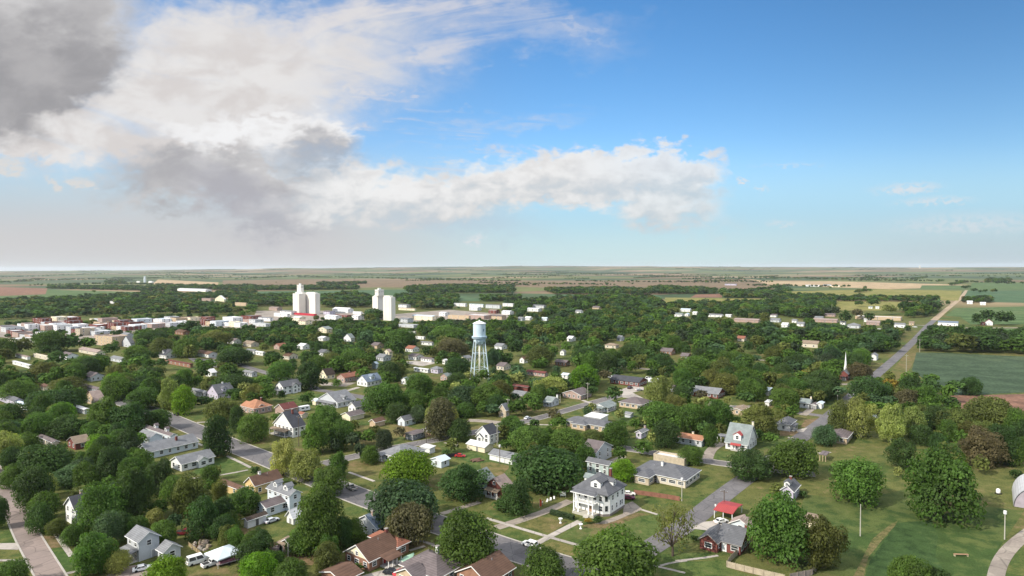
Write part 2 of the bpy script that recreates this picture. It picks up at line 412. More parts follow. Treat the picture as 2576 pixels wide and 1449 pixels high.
def ground_mat():
    m, nt, b = new_mat('ground')
    geo = nt.new('ShaderNodeNewGeometry'); P = geo.outputs['Position']
    ln = nt.new('ShaderNodeVectorMath', operation='LENGTH'); nt.link(P, ln.inputs[0])
    far = nt.sstep(ln.outputs['Value'], 1300, 1900)
    # lawns and lots of the town
    a = nt.noise(P, .022, 4, .6, .4); c = nt.noise(P, .22, 6, .68); d = nt.noise(P, 2.2, 3, .6)
    f = nt.math('ADD', nt.math('MULTIPLY', a, .55), nt.math('MULTIPLY', c, .45))
    town = nt.mix(nt.sstep(f, .40, .52), (.062, .098, .026, 1), (.108, .115, .036, 1))
    town = nt.mix(nt.sstep(f, .54, .62), town, (.150, .120, .055, 1))
    town = nt.mix(nt.sstep(f, .63, .72), town, (.185, .122, .074, 1))
    k = nt.sstep(nt.math('ADD', nt.math('MULTIPLY', c, .45), nt.math('MULTIPLY', d, .55)), .34, .66, .62, 1.32)
    sc = nt.new('ShaderNodeVectorMath', operation='SCALE'); nt.link(town, sc.inputs[0]); nt.link(k, sc.inputs['Scale'])
    # square fields out on the plain
    mp = nt.new('ShaderNodeMapping'); nt.link(P, mp.inputs[0]); mp.inputs['Rotation'].default_value = (0, 0, -GA)
    mp.inputs['Scale'].default_value = (1 / 900, 1 / 620, 1)
    fl = nt.new('ShaderNodeVectorMath', operation='MULTIPLY'); nt.link(mp.outputs[0], fl.inputs[0]); fl.inputs[1].default_value = (1, 1, 0)
    vo = nt.new('ShaderNodeTexVoronoi', distance='CHEBYCHEV'); nt.link(fl.outputs[0], vo.inputs['Vector'])
    vo.inputs['Scale'].default_value = 1.0; vo.inputs['Randomness'].default_value = .55
    sx = nt.new('ShaderNodeSeparateColor'); nt.link(vo.outputs['Color'], sx.inputs[0])
    cr = nt.new('ShaderNodeValToRGB'); nt.link(sx.outputs[0], cr.inputs[0]); r = cr.color_ramp; r.interpolation = 'CONSTANT'
    cols = [(0, (.060, .092, .044)), (.16, (.105, .132, .056)), (.3, (.185, .135, .085)), (.42, (.072, .10, .052)), (.54, (.16, .118, .072)),
            (.66, (.125, .140, .055)), (.78, (.26, .195, .12)), (.9, (.050, .078, .044))]
    while len(r.elements) < len(cols): r.elements.new(.5)
    for e, (p, q) in zip(r.elements, cols): e.position = p; e.color = rgba(q)
    n2 = nt.noise(P, .004, 6, .6)
    sc2 = nt.new('ShaderNodeVectorMath', operation='SCALE'); nt.link(cr.outputs[0], sc2.inputs[0]); nt.link(nt.sstep(n2, .3, .7, .75, 1.25), sc2.inputs['Scale'])
    nt.link(nt.mix(far, sc.outputs[0], sc2.outputs[0]), b.inputs['Base Color'])
    b.inputs['Roughness'].default_value = .95; b.inputs['Specular IOR Level'].default_value = .1
    return m

def build_ground():
    mb = MB(); na = 240
    rs = [0, 40] + [40 * (1.125 ** i) for i in range(1, 58)]
    rs = [r for r in rs if r < 30000] + [31000]
    for r in rs:
        for j in range(na):
            w = 2 * math.pi * j / na; x, y = r * math.sin(w), r * math.cos(w)
            mb.v.append((x, y, terr(x, y) if y > 0 else 0))
    for i in range(len(rs) - 1):
        for j in range(na):
            q = (j + 1) % na
            mb.f.append((i * na + q, i * na + j, (i + 1) * na + j, (i + 1) * na + q)); mb.m.append(0)
    o = mb.build('ground', ground_mat(), smoothed=True)
    o['kind'] = 'structure'
build_ground()

Z_FIELD, Z_LAWN, Z_PATH, Z_ROAD = .02, .03, .055, .045
_zi = [0]
def sheet(name, m, pts, z, thick=0.0):
    """a flat patch on the ground, outlined by surveyed points"""
    _zi[0] += 1; z = z + (_zi[0] % 23) * .0009
    mb = MB(); mb.poly([(p[0], p[1], z) for p in pts])
    o = mb.build(name, m)
    # keep it facing up
    if o.data.polygons[0].normal.z < 0: o.data.flip_normals()
    o['kind'] = 'structure'
    return o

def subdivided_sheet(name, m, regpts, z):
    return sheet(name, m, [g(r, x, y) for (r, x, y) in regpts], z)

ROADPTS = []     # (x, y, half width) kept clear of trees
def road(name, m, pts, width, z=Z_ROAD, kerb=None, step=4.0, keep=True):
    P = [np.array(g(*p)) for p in pts]
    # resample
    Q = [P[0]]
    for a, b in zip(P[:-1], P[1:]):
        n = max(1, int(np.linalg.norm(b - a) / step))
        for i in range(1, n + 1): Q.append(a + (b - a) * i / n)
    if len(P) > 2:
        for _ in range(6):
            Q = [Q[0]] + [(Q[i - 1] + 2 * Q[i] + Q[i + 1]) / 4 for i in range(1, len(Q) - 1)] + [Q[-1]]
    _zi[0] += 1; z += (_zi[0] % 17) * .0011
    mb = MB(); kb = MB()
    side = []
    for i, q in enumerate(Q):
        t = Q[min(i + 1, len(Q) - 1)] - Q[max(i - 1, 0)]; t = t / np.linalg.norm(t)
        side.append(np.array([t[1], -t[0]]))
        if keep: ROADPTS.append((q[0], q[1], width / 2))
    w = width / 2
    for i in range(len(Q) - 1):
        a, b, s, u = Q[i], Q[i + 1], side[i], side[i + 1]
        L0, L1, R0, R1 = a - s * w, b - u * w, a + s * w, b + u * w
        mb.poly([(*R0, z), (*R1, z), (*L1, z), (*L0, z)])
        if kerb:
            for sg in (-1, 1):
                i0, i1 = a + s * sg * w, b + u * sg * w
                o0, o1 = a + s * sg * (w + .45), b + u * sg * (w + .45)
                kb.poly([(*i0, z - .01), (*i1, z - .01), (*i1, .14), (*i0, .14)])
                kb.poly([(*i0, .14), (*i1, .14), (*o1, .14), (*o0, .14)])
                kb.poly([(*o0, .14), (*o1, .14), (*o1, 0), (*o0, 0)])
    o = mb.build(name, m); o['kind'] = 'structure'
    if kerb:
        k = kb.build('kerb', kerb); k['kind'] = 'structure'
    return o

def road_mat(name, c, c2, tint=(.02, .02, .02)):
    m, nt, b = new_mat(name)
    P = nt.new('ShaderNodeNewGeometry').outputs['Position']
    a = nt.noise(P, .12, 5, .6, .4); c_ = nt.noise(P, 1.4, 4, .6)
    f = nt.math('ADD', nt.math('MULTIPLY', a, .6), nt.math('MULTIPLY', c_, .4))
    col = nt.mix(nt.sstep(f, .38, .62), rgba(c), rgba(c2))
    pt = nt.new('ShaderNodeTexVoronoi', distance='CHEBYCHEV'); nt.link(P, pt.inputs['Vector']); pt.inputs['Scale'].default_value = .09
    ps = nt.new('ShaderNodeSeparateColor'); nt.link(pt.outputs['Color'], ps.inputs[0])
    col = nt.mix(nt.sstep(ps.outputs[0], .72, .78, 0.0, .45), col, rgba([x * .62 for x in c]))
    vo = nt.new('ShaderNodeTexVoronoi', feature='DISTANCE_TO_EDGE'); nt.link(P, vo.inputs['Vector']); vo.inputs['Scale'].default_value = .16
    crk = nt.sstep(vo.outputs['Distance'], .0, .03, .62, 1.0)
    sc = nt.new('ShaderNodeVectorMath', operation='SCALE'); nt.link(col, sc.inputs[0]); nt.link(crk, sc.inputs['Scale'])
    nt.link(sc.outputs[0], b.inputs['Base Color']); b.inputs['Roughness'].default_value = .9
    return m
ASPH = road_mat('asphalt', (.115, .108, .112), (.165, .155, .155))
ASPD = road_mat('old_asphalt', (.13, .12, .12), (.18, .165, .16))
BRK = road_mat('brick_paving', (.225, .180, .158), (.275, .215, .188))
CONC = road_mat('concrete', (.36, .325, .285), (.44, .395, .345))
GRAV = road_mat('gravel', (.25, .21, .175), (.335, .29, .24))
DIRT = road_mat('packed_earth', (.34, .25, .16), (.42, .32, .21))
KERB = mat((.40, .37, .33), .9)

LAWN_G = grass_mat('green_lawn', [(0.052, 0.092, 0.024), (0.082, 0.112, 0.032), (0.125, 0.115, 0.048)], .03, .3)
LAWN_O = grass_mat('olive_lawn', [(0.092, 0.105, 0.032), (0.135, 0.122, 0.045), (0.175, 0.130, 0.065)], .03, .3)
LAWN_B = grass_mat('dry_lawn', [(0.115, 0.105, 0.042), (0.165, 0.120, 0.062), (0.210, 0.138, 0.085)], .04, .4)
WORN = grass_mat('worn_grass', [(.085, .098, .032), (.135, .118, .05), (.185, .14, .075)], .06, .5)
MEADOW = grass_mat('meadow', [(0.050, 0.085, 0.024), (0.082, 0.105, 0.032), (0.115, 0.112, 0.044)], .02, .16)
MEADOWD = grass_mat('dark_meadow', [(0.032, 0.062, 0.020), (0.042, 0.076, 0.024), (0.060, 0.088, 0.028)], .03, .25)
CROPD = grass_mat('dark_crop', [(.050, .078, .044), (.058, .088, .050), (.068, .094, .052)], .008, .05, .5, rows=(GA, .06))
CROPG = grass_mat('green_crop', [(0.072, 0.120, 0.044), (0.087, 0.135, 0.052), (0.103, 0.140, 0.057)], .004, .03, .3)
CROPB = grass_mat('blue_green_crop', [(0.059, 0.109, 0.054), (0.071, 0.123, 0.062), (0.081, 0.124, 0.062)], .004, .03, .3)
CROPY = grass_mat('yellow_green_crop', [(0.166, 0.171, 0.049), (0.205, 0.193, 0.061), (0.232, 0.205, 0.076)], .006, .04, .3)
SOIL = grass_mat('red_soil', [(0.184, 0.105, 0.075), (0.213, 0.117, 0.081), (0.243, 0.144, 0.097)], .01, .08, .5, rows=(GA, .1))
PASTB = grass_mat('brown_pasture', [(.160, .132, .080), (.185, .132, .084), (.205, .160, .098)], .003, .02, .2)
WHEAT = grass_mat('pale_stubble', [(0.337, 0.247, 0.146), (0.393, 0.292, 0.179), (0.427, 0.325, 0.192)], .003, .02, .2)

def F_(m, *pts):
    q = [g(*p) for p in pts]
    sheet('field', m, q, Z_FIELD + 4e-5 * min(math.hypot(*p) for p in q))
# far to near; each outline walks round the field
a1, a2, a3, a4, b1, b2, b3, b4, b5, b6, c1, c2, c3, c4, c5, c6 = 'a1 a2 a3 a4 b1 b2 b3 b4 b5 b6 c1 c2 c3 c4 c5 c6'.split()
F_(SOIL, (a1, -200, 358), (a1, 470, 380), (a1, 450, 437), (a1, -200, 462))
F_(CROPG, (a1, -200, 470), (a1, 470, 392), (a1, 1560, 418), (a1, 1520, 470), (a1, 900, 500), (a1, -200, 560))
F_(WHEAT, (a1, 1030, 346), (a1, 1480, 352), (a1, 1480, 366), (a1, 1030, 362))
F_(WHEAT, (a1, 1560, 292), (a1, 2160, 320), (a1, 2150, 352), (a1, 1500, 340))
F_(PASTB, (a1, 2200, 300), (a2, 1490, 290), (a2, 1490, 372), (a2, 0, 350), (a1, 2200, 352))
F_(PASTB, (a2, 1480, 292), (a2, 2536, 300), (a3, 1000, 300), (a3, 2300, 285), (a4, 20, 310), (a4, 0, 395), (a3, 1400, 402), (a3, 300, 372), (a2, 2000, 345), (a2, 1480, 345))
F_(CROPB, (a2, 640, 405), (a2, 1470, 388), (a2, 2230, 480), (a2, 2200, 505), (a2, 1480, 500), (a2, 1000, 455), (a2, -100, 460), (a2, -100, 412))
F_(CROPG, (a2, 0, 190), (a2, 1700, 205), (a2, 2536, 235), (a2, 1500, 245), (a2, 0, 262))
F_(CROPB, (a3, 280, 445), (a3, 1400, 442), (a3, 1500, 470), (a3, 900, 500), (a3, 500, 470))
F_(CROPY, (a3, 1500, 470), (a3, 2300, 478), (a4, 60, 488), (a4, 60, 560), (a3, 1900, 560), (a3, 1480, 556))
F_(SOIL, (a3, 1800, 440), (a3, 2080, 430), (a3, 2060, 470), (a3, 1750, 470))
F_(WHEAT, (a3, 2320, 285), (a4, 0, 312), (a4, 600, 308), (a4, 1980, 345), (a4, 1500, 378), (a4, 1180, 388), (a4, 620, 368), (a4, 0, 345))
F_(CROPG, (a4, 1500, 350), (a4, 1990, 350), (a4, 1930, 390), (a4, 1480, 382))
F_(CROPY, (a4, 60, 410), (a4, 1100, 388), (a4, 1900, 402), (a4, 1860, 500), (a4, 620, 480), (a4, 60, 440))
F_(CROPY, (a4, 640, 500), (a4, 1640, 518), (a4, 1600, 560), (a4, 1050, 600), (a4, 600, 590))
F_(CROPG, (a4, 2000, 322), (a4, 2700, 322), (a4, 2700, 390), (a4, 1955, 396))
F_(CROPB, (a4, 1950, 402), (a4, 2700, 398), (a4, 2700, 528), (a4, 1905, 508))
F_(CROPG, (a4, 1830, 575), (a4, 2700, 552), (a4, 2700, 735), (a4, 1980, 735), (a4, 1880, 660), (a4, 1730, 650))
F_(CROPG, (a4, 2080, 775), (a4, 2700, 775), (a4, 2700, 850), (a4, 2080, 850))
F_(CROPD, (a4, 1446, 1012), (a4, 1700, 1016), (a4, 2700, 1062), (a4, 2700, 1400), (a4, 1750, 1440), (a4, 1400, 1190))
F_(SOIL, (b6, 1440, 262), (b6, 1700, 272), (b6, 2800, 246), (b6, 2800, 640), (b6, 2300, 580), (b6, 1660, 514), (b6, 1500, 400))
def L_(m, *pts): sheet('lawn', m, [g(*p) for p in pts], Z_LAWN)
L_(LAWN_O, (b3, 60, 720), (b3, 560, 690), (b3, 800, 660), (b3, 1100, 780), (b3, 760, 960), (b3, 150, 980))
L_(LAWN_B, (b3, 740, 670), (b3, 1000, 690), (b3, 1250, 770), (b3, 1500, 850), (b3, 1100, 900), (b3, 760, 760))
L_(LAWN_G, (b2, 280, 1430), (b2, 700, 1200), (b2, 900, 1140), (b2, 1300, 1320), (b2, 900, 1445))
L_(LAWN_O, (b2, 860, 1080), (b2, 1010, 1080), (b2, 1420, 1270), (b2, 1300, 1330))
L_(LAWN_O, (b2, 0, 700), (b2, 130, 700), (b2, 470, 860), (b2, 300, 890), (b2, 100, 800))
L_(LAWN_G, (b2, 1500, 330), (b2, 2000, 260), (b2, 2400, 240), (b2, 2280, 320), (b2, 1700, 400))
L_(LAWN_O, (b3, 130, 1240), (b3, 320, 1200), (b3, 700, 1300), (b3, 700, 1431), (b3, 300, 1400))
L_(LAWN_G, (b3, 1430, 930), (b3, 1560, 930), (b3, 1700, 1000), (b3, 2100, 1090), (b3, 2230, 1230), (b3, 2100, 1300), (b3, 1600, 1080))
L_(LAWN_O, (b3, 2100, 1240), (b3, 2250, 1220), (b3, 2540, 1280), (b3, 2400, 1420), (b3, 2130, 1420))
L_(LAWN_G, (b4, 750, 400), (b4, 1000, 340), (b4, 1150, 390), (b4, 900, 460))
L_(LAWN_G, (b4, 290, 690), (b4, 850, 700), (b4, 950, 760), (b4, 700, 790), (b4, 330, 740))
L_(LAWN_G, (b4, 1480, 500), (b4, 1640, 480), (b4, 1950, 560), (b4, 1800, 720), (b4, 1560, 620))
L_(LAWN_O, (b4, 1720, 1120), (b4, 1950, 1110), (b4, 2100, 1140), (b4, 2000, 1260), (b4, 1750, 1250))
L_(LAWN_G, (b5, 430, 1180), (b5, 560, 1080), (b5, 1000, 1090), (b5, 1140, 870), (b5, 1500, 870), (b5, 1580, 960), (b5, 1100, 1240), (b5, 900, 1250))
L_(LAWN_B, (b5, 1440, 790), (b5, 1780, 760), (b5, 1700, 850), (b5, 1450, 860))
L_(LAWN_B, (b5, 1820, 620), (b5, 2030, 600), (b5, 1850, 740), (b5, 1740, 730))
L_(LAWN_G, (c4, -380, 560), (c4, 380, 520), (c4, 500, 560), (c4, 0, 720))
L_(LAWN_O, (c4, 100, 740), (c4, 430, 630), (c4, 830, 720), (c4, 600, 870))
L_(LAWN_G, (c4, 720, 940), (c4, 880, 780), (c4, 1100, 760), (c4, 1330, 790), (c4, 1200, 900))
L_(LAWN_G, (c4, 1340, 800), (c4, 1800, 640), (c4, 2100, 600), (c4, 2150, 830), (c4, 1900, 980), (c4, 1250, 930))
L_(LAWN_O, (c4, 660, 970), (c4, 1040, 1090), (c4, 960, 1190), (c4, 420, 1080))
L_(LAWN_B, (c4, 1020, 760), (c4, 1400, 700), (c4, 1700, 580), (c4, 1900, 600), (c4, 1400, 800), (c4, 1100, 790))
L_(LAWN_G, (c5, 0, 1130), (c5, 480, 1130), (c5, 420, 1230), (c5, 0, 1230))
L_(LAWN_G, (c5, -100, 1270), (c5, 620, 1230), (c5, 640, 1330), (c5, 1000, 1449), (c5, -100, 1600))
L_(LAWN_G, (c5, 60, 870), (c5, 220, 810), (c5, 390, 830), (c5, 300, 990), (c5, 0, 1000))
L_(MEADOW, (c5, 1700, 330), (c5, 2400, 420), (c6, 900, 250), (c6, 1200, 620), (c6, 2000, 500), (c6, 2461, 560), (c6, 2100, 1100), (c6, 1900, 1900), (c6, -300, 1900), (c5, 1500, 1200))
L_(MEADOWD, (c6, 720, 720), (c6, 1200, 690), (c6, 1290, 900), (c6, 1250, 1180), (c6, 1420, 1449), (c6, 1500, 1900), (c6, 150, 1900), (c6, 350, 1250), (c6, 540, 980))
L_(WORN, (c6, 740, 690), (c6, 640, 740), (c6, 380, 950), (c6, 280, 1150), (c6, 130, 1449), (c6, 60, 1700), (c6, 260, 1500), (c6, 330, 1200), (c6, 520, 960), (c6, 700, 760))
L_(LAWN_O, (a4, 1000, 1110), (a4, 1150, 1120), (a4, 1000, 1290), (a4, 960, 1310))
L_(LAWN_O, (a4, 1130, 1280), (a4, 1440, 900), (a4, 1480, 1010), (a4, 1370, 1190), (a4, 1300, 1300))
L_(LAWN_G, (c1, 700, 1080), (c1, 860, 1060), (c1, 1050, 1250), (c1, 1100, 1370), (c1, 860, 1400))
L_(LAWN_B, (c1, 590, 900), (c1, 800, 900), (c1, 860, 1050), (c1, 690, 1070))
L_(LAWN_B, (c3, 700, 830), (c3, 1100, 930), (c3, 1400, 1000), (c3, 1400, 1080), (c3, 1040, 1060), (c3, 760, 900))
L_(LAWN_B, (c2, 640, 800), (c2, 1000, 800), (c2, 1400, 1000), (c2, 1380, 1120), (c2, 1000, 1100), (c2, 700, 900))
L_(LAWN_B, (c2, 1700, 1130), (c2, 2080, 1050), (c2, 2150, 1120), (c2, 1950, 1300), (c2, 1500, 1300), (c2, 1470, 1180))

# streets
road('main_street', ASPH, [(b2, -900, 280), (b2, -160, 520), (b2, 0, 590), (b2, 400, 760), (b2, 1010, 1020), (b2, 1440, 1190), (c3, 350, 360), (c4, 100, 1110), (c4, 900, 1350), (c4, 1500, 1530)], 11, kerb=KERB)
road('brick_street', BRK, [(c1, -260, -260), (c1, 0, 180), (c1, 190, 500), (c1, 370, 900), (c1, 690, 1449), (c1, 960, 1900)], 5.6, kerb=KERB)
road('cross_street', ASPD, [(b3, -150, 1250), (b3, 100, 1190), (b3, 800, 1030), (b3, 1300, 940), (b3, 1700, 865), (b4, 100, 680), (b4, 650, 545), (b4, 1180, 385), (b4, 1500, 300), (b4, 1640, 262)], 6.5, kerb=KERB)
road('upper_street', ASPD, [(a1, 2050, 1040), (a2, 600, 1365), (b2, 2050, 175), (b3, 200, 250), (b3, 440, 295), (b3, 800, 420)], 7)
road('country_road', ASPH, [(c4, 1200, 1500), (c4, 1950, 1080), (c5, 150, 700), (c5, 600, 335), (b5, 1650, 960), (b5, 2130, 610), (a4, 1000, 1275), (a4, 1250, 1060), (a4, 1430, 890), (a4, 1560, 745), (a4, 1640, 680)], 7.5)
road('dirt_road', DIRT, [(a4, 1620, 692), (a4, 1740, 590), (a4, 1880, 480), (a4, 1942, 398)], 9)
road('side_street', ASPD, [(b4, 1450, 985), (b4, 1700, 1030), (b4, 2100, 1090), (b4, 2480, 1145), (b5, 400, 1235), (b5, 850, 1290), (b5, 1640, 1385), (b5, 1950, 1410)], 6.5, kerb=KERB)
road('corner_street', ASPD, [(b5, 1700, 520), (b5, 1900, 530), (b5, 2200, 590)], 6)
road('drive', GRAV, [(b5, 1900, 470), (b5, 1780, 560)], 4)
road('drive', GRAV, [(b5, 395, 1200), (b5, 400, 1090), (b5, 480, 1010), (b5, 620, 960)], 4.5)
road('gravel_lane', GRAV, [(a3, 1060, 1150), (a3, 1350, 1180), (a3, 1620, 1222)], 6)
road('gravel_lane', GRAV, [(a3, 2120, 1066), (a3, 2536, 1092), (a4, 80, 1100)], 6)
road('gravel_lane', GRAV, [(a4, 700, 1328), (a4, 880, 1322), (a4, 1000, 1290)], 5)
road('cross_road', GRAV, [(a4, 1330, 738), (a4, 1600, 748), (a4, 1900, 770), (a4, 2700, 768)], 7)
road('gravel_lane', GRAV, [(b3, 1930, 625), (b3, 2100, 610), (b3, 2400, 665)], 6)
road('gravel_drive', GRAV, [(c6, 2600, 800), (c6, 2461, 900), (c6, 2270, 1040), (c6, 2140, 1200), (c6, 2080, 1350), (c6, 2050, 1500), (c6, 2040, 1900)], 3.6)
road('drive', GRAV, [(c3, 1480, 600), (c3, 1850, 480), (c3, 2000, 440)], 2.4)
road('drive', GRAV, [(c4, -140, 790), (c4, 200, 680), (c4, 520, 590), (c4, 760, 470), (c4, 870, 420)], 3.6)
road('walkway', CONC, [(c4, 420, 1000), (c4, 600, 900), (c4, 830, 780), (c4, 1000, 700)], 2.2, Z_PATH)
for pts, w in [([(c3, 2090, 660), (c3, 2400, 740), (c4, 60, 775), (c4, 330, 850), (c4, 590, 920), (c4, 830, 985), (c4, 1080, 1060)], 1.5),
               ([(c3, 210, 30), (c3, 400, 100), (c3, 560, 155)], 1.3), ([(c3, 360, 645), (c3, 700, 780), (c3, 960, 870), (c3, 1260, 1000), (c3, 1400, 1040)], 1.3),
               ([(c3, 1040, 1105), (c3, 1250, 1040)], 1.2), ([(c1, 700, 780), (c1, 800, 930), (c1, 980, 1180)], 1.4),
               ([(c1, -60, 1238), (c1, 330, 1234)], 1.2), ([(c1, 870, 1425), (c1, 1120, 1372)], 1.4),
               ([(b2, 870, 1150), (b2, 1010, 1210), (b2, 1220, 1320)], 1.4), ([(c2, 130, 130), (c2, 700, 80), (c2, 1020, 0)], 1.4), ([(b2, 400, 940), (b2, 520, 1000)], 1.4),
               ([(b2, 440, 665), (b2, 600, 655)], 2.0), ([(b3, 210, 205), (b3, 380, 155)], 1.6),
               ([(c5, -60, 1245), (c5, 180, 1246), (c5, 400, 1215), (c5, 520, 1170)], 1.0), ([(c4, 1820, 1270), (c4, 2000, 1290), (c4, 2250, 1340), (c4, 2440, 1410)], 1.0),
               ([(c4, 2100, 1310), (c4, 2140, 1250), (c4, 2300, 1235), (c4, 2461, 1240)], .9),
               ([(c4, 1640, 480), (c4, 1850, 560), (c4, 2060, 610)], 1.2), ([(b5, 1560, 880), (b5, 1650, 890)], 2.0), ([(b5, 2000, 1110), (b5, 2180, 1095)], 1.6),
               ([(a2, 870, 1395), (a2, 1000, 1355)], 2.0), ([(b4, 300, 680), (b4, 600, 700), (b4, 830, 690)], 1.8), ([(c2, 680, 890), (c2, 1060, 1150)], 1.6),
               ([(b5, 1680, 940), (b5, 1580, 1000), (b5, 1560, 1100)], 1.2)]:
    road('footpath', CONC, pts, w, Z_PATH, keep=False, step=4)
def slab(m, *pts): sheet('driveway', m, [g(*p) for p in pts], Z_PATH + 4e-5 * min(math.hypot(*g(*p)) for p in pts))
slab(CONC, (c1, -120, 1005), (c1, 225, 1000), (c1, 255, 1092), (c1, -120, 1085))
slab(BRK, (c1, 1450, 1449), (c1, 1640, 1345), (c1, 1850, 1300), (c1, 2050, 1400), (c1, 2000, 1560), (c1, 1380, 1600))
slab(CONC, (b4, 1620, 190), (b4, 1800, 130), (b4, 1960, 150), (b4, 1960, 190), (b4, 1800, 230), (b4, 1960, 310), (b4, 1660, 300))
slab(CONC, (b4, 1060, 340), (b4, 1110, 335), (b4, 1240, 380), (b4, 1200, 395))
slab(CONC, (b3, 1570, 945), (b3, 1780, 940), (b3, 1800, 1000), (b3, 1720, 1000))
slab(CONC, (b1, 1190, 790), (b1, 1690, 745), (b1, 1700, 790), (b1, 1180, 830))
slab(GRAV, (b4, 1450, 1200), (b4, 1640, 1130), (b4, 1720, 1150), (b4, 1560, 1240))
slab(CONC, (c3, 380, 1449), (c3, 720, 1360), (c3, 1000, 1300), (c3, 880, 1400), (c3, 700, 1600), (c3, 300, 1600))
slab(CONC, (c5, 130, 800), (c5, 330, 710), (c5, 520, 690), (c5, 720, 720), (c5, 560, 770), (c5, 390, 830))
slab(ASPD, (a1, 1850, 1066), (a1, 2130, 1085), (a1, 2150, 1165), (a1, 1950, 1130))
slab(CONC, (b5, 1680, 770), (b5, 1850, 740), (b5, 1790, 800), (b5, 1700, 800))
slab(CONC, (b5, 150, 400), (b5, 420, 360), (b5, 760, 420), (b5, 1040, 420), (b5, 900, 520), (b5, 280, 420))
slab(GRAV, (c4, 1600, 480), (c4, 1720, 430), (c4, 1860, 540), (c4, 1480, 700), (c4, 1350, 740), (c4, 1200, 740), (c4, 1590, 600))
slab(CONC, (a2, 1420, 1110), (a2, 1560, 1095), (a2, 1800, 1110), (a2, 1640, 1150))
slab(GRAV, (a2, 600, 1310), (a2, 990, 1310), (a2, 880, 1350), (a2, 640, 1340))
slab(GRAV, (a2, 200, 700), (a2, 560, 690), (a2, 700, 740), (a2, 400, 760))
slab(GRAV, (a2, 1650, 690), (a2, 2350, 650), (a2, 2536, 690), (a2, 1800, 720))
slab(GRAV, (a1, 700, 830), (a1, 1150, 840), (a1, 1100, 960), (a1, 700, 900))

slab(GRAV, (a1, -120, 840), (a1, 280, 905), (a1, 700, 870), (a1, 1150, 860), (a1, 1400, 800), (a1, 2000, 770), (a1, 2560, 790), (a1, 2560, 700), (a1, 1400, 690), (a1, 500, 735), (a1, -120, 790))
slab(GRAV, (a2, -60, 720), (a2, 300, 700), (a2, 700, 700), (a2, 1250, 690), (a2, 1800, 720), (a2, 2400, 700), (a2, 2536, 640), (a2, 1900, 590), (a2, 1300, 640), (a2, 700, 600), (a2, 0, 600))
# ---------------------------------------------------------------- buildings
BOXES = []       # (x0, x1, ytop, ybase, dist) picture boxes kept visible
LAND = []        # (short name, X, Y) landmarks used in tree labels
FOOT = []        # ground footprints (centre, radius)

def pal(c):
    return PAL[c] if isinstance(c, str) else c

def roof_mat(c):
    if c in ('wh', 'bw', 'rm'): return mat(pal(c), .45, .08, .3, 'metal')
    return mat(pal(c), .9, .2, .5, 'shingle')

def wall_mat(c):
    if c in ('RB', 'BR', 'PK', 'TN', 'ST'): return mat(pal(c), .9, .18, .8, 'brick')
    return mat(pal(c), .7, .09, .3, 'siding')

TRIM = mat((.80, .80, .78), .6, .05)
TRIMD = mat((.30, .28, .26), .7, .05)

def roof_gable(mb, x0, x1, y0, y1, z, axis, pitch, ov=.45, t=.18, m=0):
    if axis == 'x':
        c, hw = (y0 + y1) / 2, (y1 - y0) / 2; a0, a1 = x0 - ov, x1 + ov
    else:
        c, hw = (x0 + x1) / 2, (x1 - x0) / 2; a0, a1 = y0 - ov, y1 + ov
    e = hw + ov; zr = z + hw * pitch; ze = z - ov * pitch
    for sg in (-1, 1):
        q = [(c, zr + .004), (c + sg * e, ze), (c + sg * e, ze + t), (c, zr + t)]
        mb.prism(q if sg < 0 else q[::-1], axis, a0, a1, m)
    return zr + t

def roof_hip(mb, x0, x1, y0, y1, z, pitch, ov=.5, t=.2, m=0):
    x0 -= ov; x1 += ov; y0 -= ov; y1 += ov
    w, l = x1 - x0, y1 - y0; h = min(w, l) / 2; zt = z + t + h * pitch
    b = [(x0, y0), (x1, y0), (x1, y1), (x0, y1)]
    if w >= l: R0, R1 = (x0 + h, (y0 + y1) / 2, zt), (x1 - h, (y0 + y1) / 2, zt)
    else: R0, R1 = ((x0 + x1) / 2, y0 + h, zt), ((x0 + x1) / 2, y1 - h, zt)
    lo = [(x, y, z) for x, y in b]; up = [(x, y, z + t) for x, y in b]
    mb.poly(lo[::-1], m)
    for i in range(4):
        j = (i + 1) % 4; mb.poly([lo[i], lo[j], up[j], up[i]], m)
    A, B, C, D = up
    if w >= l:
        mb.poly([A, B, R1, R0], m); mb.poly([B, C, R1], m); mb.poly([C, D, R0, R1], m); mb.poly([D, A, R0], m)
    else:
        mb.poly([A, B, R0], m); mb.poly([B, C, R1, R0], m); mb.poly([C, D, R1], m); mb.poly([D, A, R0, R1], m)
    return zt

def face_pt(sec, face, u, out, z):
    x0, x1, y0, y1 = sec
    if face == 'L': return (x0 + u, y0 - out, z)
    if face == 'R': return (x1 + out, y0 + u, z)
    if face == 'B': return (x1 - u, y1 + out, z)
    return (x0 - out, y1 - u, z)

def face_len(sec, face): return sec[1] - sec[0] if face in 'LB' else sec[3] - sec[2]

def panel(mb, sec, face, u0, u1, z0, z1, o0, o1, m):
    """a thin box standing off a wall face between depths o0 and o1"""
    p = [face_pt(sec, face, u, o, z) for z in (z0, z1) for (u, o) in ((u0, o1), (u1, o1), (u1, o0), (u0, o0))]
    b = len(mb.v); mb.v += p
    for f in ((0, 1, 5, 4), (1, 2, 6, 5), (3, 0, 4, 7), (4, 5, 6, 7), (3, 2, 1, 0)):
        mb.f.append(tuple(b + i for i in f)); mb.m.append(m)

